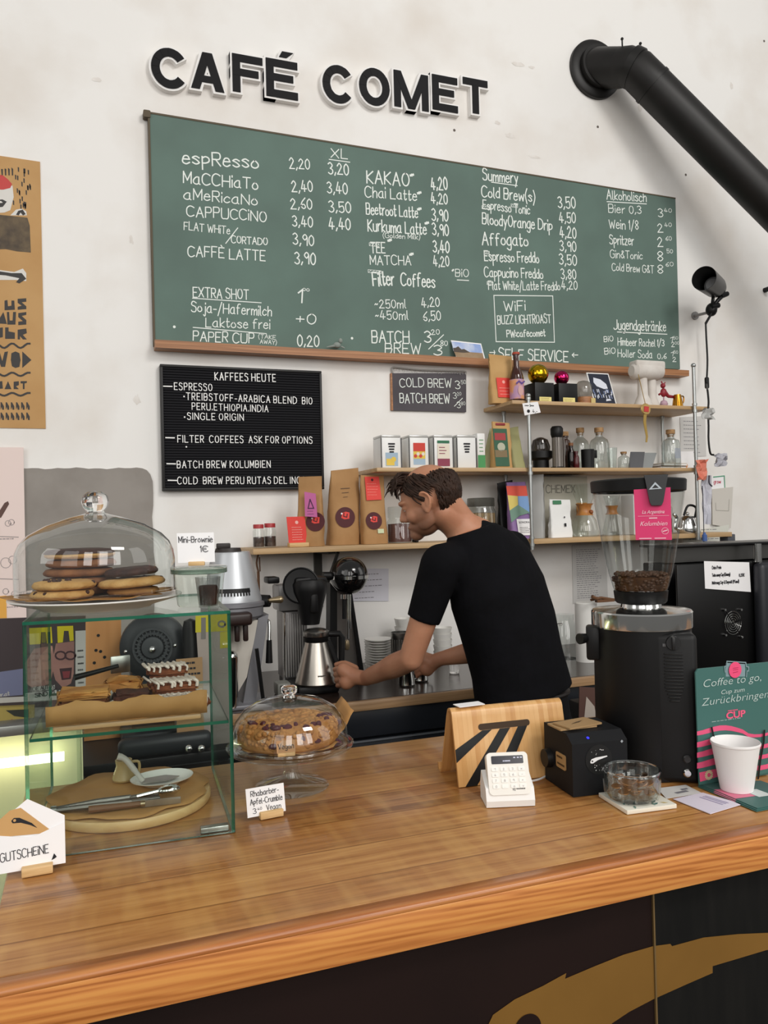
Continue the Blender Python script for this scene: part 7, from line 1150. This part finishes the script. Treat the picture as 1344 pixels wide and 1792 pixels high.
for i in range(170): a = rg.uniform(0, 2*pi); q = 45*mm*sqrt(rg.random()); b.sph((q*cos(a), q*sin(a), gz(1004)+rg.uniform(-.002, .002)), (.0055, .0042, .0035), 8, 0, M4.Rotation(rg.uniform(0, pi), 4, 'Z'))
for i in range(70): a = rg.uniform(pi, 2*pi); y = rg.uniform(1008, 1030); r_ = (39+(1034-y)*.27)*mm; b.sph((r_*cos(a), r_*sin(a), gz(y)), (.005, .004, .0038), 8)
o = b.obj('coffee_beans', mat('roasted_beans', '5a3a22', .5, c2='3d2616', ns=30), hp, sharp=60); o['kind'] = 'stuff'
b = MB(); b.lathe([(76*mm, gz(862)), (80*mm, gz(860)), (81*mm, gz(842)), (79*mm, gz(840)), (60*mm, gz(838)), (0, gz(838)), ], 60, cap=False); b.obj('hopper_lid', M_gr, eg)
fr = Fr((0, -81*mm-.004, 0), (1, 0, 0), (0, -.06, 1)); b = MB(); kx = lambda x: (x-1122)*mm*.93; kz = lambda y: gz(y)
b.prism([(kx(1127), kz(836)), (kx(1135), kz(880)), (kx(1138), kz(886)), (kx(1155), kz(886)), (kx(1158), kz(880)), (kx(1167), kz(836))], Fr((0, -82*mm, 0)), -.004, .010); cl = b.obj('lid_clip', mat('clip_grey', '2a2b2d', .4), eg, flat=True)
b = MB(); f9 = Fr((0, -82*mm-.010, 0)); b.face([(kx(1134), kz(860)), (kx(1156), kz(859)), (kx(1145), kz(848))], f9, .0006, 0); b.face([(kx(1139), kz(858)), (kx(1151), kz(857.5)), (kx(1145), kz(852))], f9, .001, 1); b.obj('triangle_mark', [flatmat('b9c3cb'), flatmat('2a2b2d')], cl, flat=True)
f8 = Fr((0, -81*mm-.001, 0)); hc = thing('hopper_card', 'pink coffee name card clipped to the bean hopper of the grinder', 'card', (GX, GY, 0), -.60); MB().prism([(kx(1110), kz(942)), (kx(1171), kz(943)), (kx(1171), kz(857)), (kx(1109), kz(859))], f8, .0010, .0018).obj('card', M_pink, hc, flat=True)
b = MB(); ww = kx(1171)-kx(1110); c0 = (kx(1110)+kx(1171))/2; ftext(b, 'La Argentina', f8, c0, kz(899), .010, 0, .0001, 'CENTER', .0026, ww*.62, .3); ftext(b, 'Kolumbien', f8, c0, kz(919), .013, 0, 0, 'CENTER', .0026, ww*.76, .35); b.rib([(kx(1115), kz(903)), (kx(1167), kz(903))], f8, .0006, .0026); b.rect(f8, c0-.008, kz(907.5), .016, .0022, .0026); b.rect(f8, kx(1116), kz(940.5), .024, .0018, .0026); b.rect(f8, kx(1142), kz(940.5), .022, .0018, .0026)
q = (kx(1160), kz(928)); b.rib([(q[0]+.0065*cos(2*pi*i/20), q[1]+.0065*sin(2*pi*i/20)) for i in range(21)], f8, .0008, .0026); b.rib([(q[0]-.004, q[1]-.001), (q[0]+.004, q[1]+.0015)], f8, .002, .0026); b.obj('print', flatmat('f0c3d0'), hc, flat=True)
# ============================================================ the barista
r0_, v0_ = _r0, V3((sin(YAW), cos(YAW), 0)); ZUP = V3((0, 0, 1))
pn = thing('person', 'balding dark haired man in black t-shirt leaning over the worktop towards the steel carafe', 'person', (deep(915, 1235, 2.75).x, deep(915, 1235, 2.75).y, 0)); PO = V3(pn.location)
M_skin = mat('skin', 'c08a6c', .5, c2='b07a5e', ns=9, sub=.12, bump=.04, bs=120); M_tee = mat('black_cotton', '0b0b0e', .9, c2='0e0e12', ns=14, bump=.3, bs=24, spec=.15); M_tr = mat('black_trousers', '0d0d10', .85, spec=.2); M_hair = mat('dark_brown_hair', '3a271d', .6, c2='261912', ns=30, spec=.3)
def limb(b, pts, k=0, seg=20):
    """tapering limb through (point, radius) pairs"""
    P = [V3(p)-PO for p, r in pts]; R = [r for p, r in pts]; sp = smooth([V3((*p,)) for p in P], 5); n = len(sp); rs = []
    for i in range(n): q = i/5; a = min(int(q), len(R)-2); f = q-a; f = f*f*(3-2*f); rs.append(R[a]+(R[a+1]-R[a])*f)
    b.tube(sp, rs, seg, k); b.sph(sp[0], rs[0], seg, k); b.sph(sp[-1], rs[-1], seg, k)
def loft(b, rings, seg=36, k=0, sq=2.3):
    """closed body through rings: (centre, across axis, depth axis, half width, half depth)"""
    vs = []; fs = []; n = len(rings)
    for c, s, t, a, d in rings:
        for j in range(seg):
            th = 2*pi*j/seg; ct, st = cos(th), sin(th); x = a*math.copysign(abs(ct)**(2/sq), ct); y = d*math.copysign(abs(st)**(2/sq), st); vs.append(V3(c)-PO+s*x+t*y)
    for i in range(n-1):
        for j in range(seg): j2 = (j+1) % seg; fs.append((i*seg+j, i*seg+j2, (i+1)*seg+j2, (i+1)*seg+j))
    fs.append(tuple(range(seg))[::-1]); fs.append(tuple(range((n-1)*seg, n*seg))); b.add(vs, fs, k)
def remesh(o, vox, it=3, fac=.5):
    m = o.modifiers.new('union', 'REMESH'); m.mode = 'VOXEL'; m.voxel_size = vox; m.use_smooth_shade = True
    if it: s = o.modifiers.new('soft', 'SMOOTH'); s.iterations = it; s.factor = fac
    return o
# ---- body: torso, neck, arms, hands and head in one surface
B_ = MB()
def axis(ang):  # ang: how far the left shoulder swings towards the camera
    s = -r0_*cos(ang)-v0_*sin(ang); return s, s.cross(ZUP)*-1
ring_px = [(918, 1224, 2.75, .168, .112, .30), (905, 1160, 2.76, .160, .108, .36), (890, 1095, 2.77, .172, .110, .48), (872, 1035, 2.78, .186, .112, .65), (856, 985, 2.79, .18, .10, .78), (840, 950, 2.78, .14, .085, .84), (824, 928, 2.77, .085, .07, .86)]
spine = (deep(824, 928, 2.77)-deep(905, 1180, 2.76)).normalized()
def rings(g=0., px=ring_px):
    out = []
    for x, y, d, a, dd, an in px: s, t = axis(an); s = (s-spine*s.dot(spine)).normalized(); t = spine.cross(s); out.append((deep(x, y, d), s, t, a+g, dd+g))
    return out
loft(B_, rings(-.006))
# head frame
hf = (-r0_*cos(.34)+v0_*sin(.34)).normalized(); pitch = radians(17); HFW = (hf*cos(pitch)-ZUP*sin(pitch)).normalized(); HUP = (ZUP*cos(pitch)+hf*sin(pitch)).normalized(); HLE = HUP.cross(HFW).normalized()
HC = deep(749, 873, 2.76); HS = .99
def hp_(f, l, t): return HC+(HFW*f+HLE*l+HUP*t)*HS
HM = M4(((HFW.x, HLE.x, HUP.x, 0), (HFW.y, HLE.y, HUP.y, 0), (HFW.z, HLE.z, HUP.z, 0), (0, 0, 0, 1)))
def hell(b, c, r, k=0, seg=24, rot=None): b.sph(hp_(*c)-PO, tuple(q*HS for q in r), seg, k, HM @ rot if rot else HM)
hell(B_, (-.012, 0, .022), (.100, .078, .094), 0, 36); hell(B_, (.030, 0, .012), (.064, .064, .078), 0, 30); hell(B_, (.020, 0, -.040), (.066, .064, .066), 0, 30); hell(B_, (.046, 0, -.030), (.046, .056, .060), 0, 30); hell(B_, (.036, 0, -.082), (.052, .047, .040)); hell(B_, (.076, 0, -.106), (.026, .028, .022)); hell(B_, (.068, 0, -.078), (.026, .034, .028))
for s_ in (-1, 1):
    hell(B_, (.052, s_*.036, -.045), (.032, .024, .028)); hell(B_, (.079, s_*.030, .010), (.021, .027, .011)); hell(B_, (.012, s_*.042, -.070), (.044, .014, .028), rot=M4.Rotation(.5, 4, 'Y'))
    hell(B_, (.0785, s_*.031, -.009), (.0135, .016, .0100), 0, 16); hell(B_, (.096, s_*.0105, -.048), (.012, .008, .0085), 0, 14); hell(B_, (-.010, s_*.076, -.02), (.020, .011, .033), 0, 18, M4.Rotation(-.2, 4, 'Y')); hell(B_, (-.021, s_*.086, -.014), (.011, .007, .027), 0, 16, M4.Rotation(-.25, 4, 'Y')); hell(B_, (-.008, s_*.084, -.046), (.009, .006, .011), 0, 14); hell(B_, (-.010, s_*.087, .010), (.015, .006, .009), 0, 14)
for s_ in (-1, 1):
    hx = smooth([hp_(.006, s_*.084, -.002)-PO, hp_(-.002, s_*.092, .016)-PO, hp_(-.020, s_*.096, .014)-PO, hp_(-.032, s_*.096, -.006)-PO, hp_(-.026, s_*.092, -.030)-PO, hp_(-.010, s_*.086, -.048)-PO], 4); B_.tube(hx, .0046, 10); [B_.sph(q, .0046, 10) for q in (hx[0], hx[-1])]
limb(B_, [(hp_(.090, 0, .0), .010), (hp_(.102, 0, -.022), .0105), (hp_(.110, 0, -.040), .0125)], 0, 14); hell(B_, (.088, 0, -.076), (.014, .022, .0075), 0, 16); hell(B_, (.085, 0, -.089), (.013, .018, .0075), 0, 16)
nb = deep(818, 935, 2.775); limb(B_, [(nb, .068), (deep(797, 912, 2.77), .060), (hp_(-.035, 0, -.06), .056)], 0, 28); limb(B_, [(deep(835, 940, 2.80), .07), (deep(805, 915, 2.78), .056), (hp_(-.06, 0, -.03), .05)], 0, 24)
# arms
LS, LE, LW_ = deep(772, 988, 2.66), deep(719, 1153, 2.70), deep(640, 1187, 2.95); RS, RE, RW_ = deep(895, 962, 2.90), deep(856, 1135, 2.97), deep(770, 1153, 3.04)
limb(B_, [(LS, .058), (LS.lerp(LE, .5), .047), (LE, .041)]); limb(B_, [(LE, .041), (LE.lerp(LW_, .3), .043), (LE.lerp(LW_, .7), .034), (LW_, .028)]); limb(B_, [(RS, .055), (RS.lerp(RE, .5), .045), (RE, .038)]); limb(B_, [(RE, .038), (RE.lerp(RW_, .35), .040), (RW_, .027)])
def hand_mesh(b, W, pts_k, pts_m, pts_t, th, palm):
    limb(b, [(W, .027), (W.lerp(palm, .5), .028), (palm, .033)]); limb(b, [(palm, .030), (pts_k[0].lerp(pts_k[3], .15), .018)]); limb(b, [(palm, .030), (pts_k[0].lerp(pts_k[3], .85), .017)])
    for k in range(4): r = (.0092, .0097, .0093, .0082)[k]; limb(b, [(pts_k[k], r*1.18), (pts_m[k], r), (pts_t[k], r*.86)], 0, 12)
    limb(b, [(th[0], .014), (th[1], .0115), (th[2], .0095)], 0, 12)
K = [deep(601+2*k, 1169+9.6*k, 2.985-.004*k) for k in range(4)]; Mj = [deep(586+1.5*k, 1171+9.6*k, 3.03) for k in range(4)]; T_ = [deep(590+1.5*k, 1175+9*k, 3.068) for k in range(4)]
hand_mesh(B_, LW_, K, Mj, T_, [deep(622, 1170, 3.0), deep(604, 1161, 3.04), deep(588, 1163, 3.07)], deep(618, 1184, 2.975))
K = [deep(742+2*k, 1150+8*k, 3.07-.004*k) for k in range(4)]; Mj = [deep(728+2*k, 1156+8*k, 3.09) for k in range(4)]; T_ = [deep(724+2*k, 1164+7*k, 3.11) for k in range(4)]
hand_mesh(B_, RW_, K, Mj, T_, [deep(755, 1150, 3.09), deep(742, 1147, 3.11), deep(730, 1151, 3.13)], deep(755, 1160, 3.06))
body = remesh(B_.obj('body', M_skin, pn), .0036, 5, .5)
# stubble tone on jaw and cheeks, a real colour of the skin there
nt = M_skin.node_tree; bs_ = nt.nodes['Principled BSDF']; tc = nt.nodes.new('ShaderNodeTexCoord'); old = bs_.inputs['Base Color'].links[0].from_socket
for c, r_ in ((hp_(.065, 0, -.105)-PO, .085), (hp_(.02, .045, -.095)-PO, .075), (hp_(.02, -.045, -.095)-PO, .075)):
    vd = nt.nodes.new('ShaderNodeVectorMath'); vd.operation = 'DISTANCE'; vd.inputs[1].default_value = c; nt.links.new(tc.outputs['Object'], vd.inputs[0])
    mr = nt.nodes.new('ShaderNodeMapRange'); mr.inputs[1].default_value = r_*.25; mr.inputs[2].default_value = r_; mr.inputs[3].default_value = .6; mr.inputs[4].default_value = 0; nt.links.new(vd.outputs['Value'], mr.inputs[0])
    mx = nt.nodes.new('ShaderNodeMix'); mx.data_type = 'RGBA'; nt.links.new(mr.outputs[0], mx.inputs[0]); nt.links.new(old, mx.inputs[6]); mx.inputs[7].default_value = lin('40291f'); old = mx.outputs[2]
nt.links.new(old, bs_.inputs['Base Color'])
# eyes, brows
e = MB(); e2 = MB()
for s_ in (-1, 1): hell(e, (.0775, s_*.031, -.013), (.0115, .0120, .0085), 0, 16); limb(e2, [(hp_(.0955, s_*.014, .012), .0030), (hp_(.0955, s_*.030, .015), .0038), (hp_(.085, s_*.049, .011), .0024)], 0, 8)
e.obj('eye', mat('eye_white', 'cfc4bb', .3), pn); e2.obj('eyebrow', M_hair, pn)
# hair: thick on the sides, back and front, bare on the crown
H_ = MB(); rg = random.Random(33)
def scalp(th, ph, lift=0.):  # th from the top, ph around from the face
    R = (.101, .080, .095); return (-.012+(R[0]+lift)*sin(th)*cos(ph), (R[1]+lift)*sin(th)*sin(ph), .022+(R[2]+lift)*cos(th))
def hairy(th, ph):
    p = abs(((ph+pi) % (2*pi))-pi); t = th/pi*180; d = p/pi*180
    if d < 42: return 30 < t < 54
    if d < 80: return 42 < t < (92 if d > 64 else 76)
    if d < 96: return 50 < t < 76
    return 54 < t < (126 if d > 118 else 78)
n_t = 0
while n_t < 1000:
    th, ph = math.acos(1-1.5*rg.random()), rg.uniform(-pi, pi)
    if not hairy(th, ph): continue
    n_t += 1; p = abs(((ph+pi) % (2*pi))-pi); sg = 1 if ph > 0 else -1; front = p < .75; L = rg.uniform(.035, .06); pts = []
    for i in range(5):
        q = i/4; lift = .003+.016*sin(q*pi*.8)*(1.1 if front else .55)+rg.uniform(-.002, .002)
        if front: t2 = th+q*L/.1*.9; p2 = ph*(1+.2*q); lf = lift+.02*q
        elif p > 2.0: t2 = th+q*L/.1; p2 = ph+rg.uniform(-.08, .08); lf = lift
        else: t2 = th+q*L/.1*.9; p2 = ph+sg*q*.35; lf = lift
        pts.append(hp_(*scalp(t2, p2, lf))-PO)
    rr = rg.uniform(.0028, .0048); H_.tube(pts, [rr*.9, rr, rr*.9, rr*.65, rr*.15], 5)
for i in range(46):  # the fringe sticking out over the forehead
    l = rg.uniform(-.05, .06); a = hp_(.055+rg.uniform(-.02, .015), l, .092-.018*abs(l)/.06+rg.uniform(-.012, .006)); L = rg.uniform(.04, .072); d = HFW*.95+HUP*rg.uniform(-.25, .18)+HLE*rg.uniform(-.2, .25); H_.tube([a-PO, a+d*L*.4+HUP*.008-PO, a+d*L*.75+HUP*.006-PO, a+d*L-HUP*.008-PO], [.0045, .004, .0028, .0006], 5)
H_.obj('hair', M_hair, pn, sharp=80)
# ---- shirt
S_ = MB(); loft(S_, rings(.010)); sx_ = rings(.010)
limb(S_, [(deep(836, 950, 2.79), .085), (LS.lerp(RS, .3), .078), (LS, .070)]); limb(S_, [(deep(850, 955, 2.80), .085), (LS.lerp(RS, .75), .085), (RS, .070)])
def sleeve(b, A, E, t, r0, r1):
    d = E-A; P = [A+d*(t*i/6) for i in range(7)]; b.tube([p-PO for p in P], [r0+(r1-r0)*i/6 for i in range(7)], 28)
sleeve(S_, LS, LE, .58, .070, .057); sleeve(S_, RS, RE, .58, .068, .055)
fold = random.Random(77)
for i in range(9):  # cloth folds running from the shoulder and across the side
    y0 = 1000+i*22; a = deep(790+i*9, y0, 2.655+.006*i); c = deep(850+i*10, y0+30+fold.uniform(-10, 10), 2.66+.006*i); limb(S_, [(a, .004), (a.lerp(c, .5), .010), (c, .004)], 0, 8)
sh = remesh(S_.obj('t_shirt', M_tee, pn), .006, 6, .5)
# ---- trousers and shoes
T2 = MB(); hip = deep(918, 1232, 2.76); ln, _t = axis(.25); loft(T2, [(deep(917, 1214, 2.76), ln, v0_, .160, .105), (hip+V3((0, 0, -.06)), ln, v0_, .172, .118), (hip+V3((0, 0, -.13)), ln, v0_, .17, .11)])
fz_ = []
for s_ in (-1, 1):
    a = hip+ln*(s_*.09)+V3((0, 0, -.1)); kn = V3((a.x+.01, a.y+.02, .50))+ln*s_*.02; an = V3((a.x+ln.x*s_*.05, a.y-.02+ln.y*s_*.05, .09)); limb(T2, [(a, .092), (a.lerp(kn, .5), .078), (kn, .060), (kn.lerp(an, .4), .062), (an, .052)]); fz_.append(an)
remesh(T2.obj('trousers', M_tr, pn), .008, 3)
for an in fz_: b = MB(); b.box((0, 0, 0), (.095, .27, .02), bev=.008, M=M4.Translation(an-PO+V3((0, .05, -.08)))); b.sph(an-PO+V3((0, .08, -.05)), (.045, .12, .042), 18); b.sph(an-PO+V3((0, -.01, -.03)), (.042, .055, .055), 16); b.obj('shoe', M_black, pn)
MB().tube([p-PO for p in [deep(917, 1214, 2.76)+ln*(.163*cos(2*pi*i/36))+v0_*(.108*sin(2*pi*i/36)) for i in range(36)]], .010, 8, closed=True).obj('belt', mat('leather', '1c1513', .5), pn)
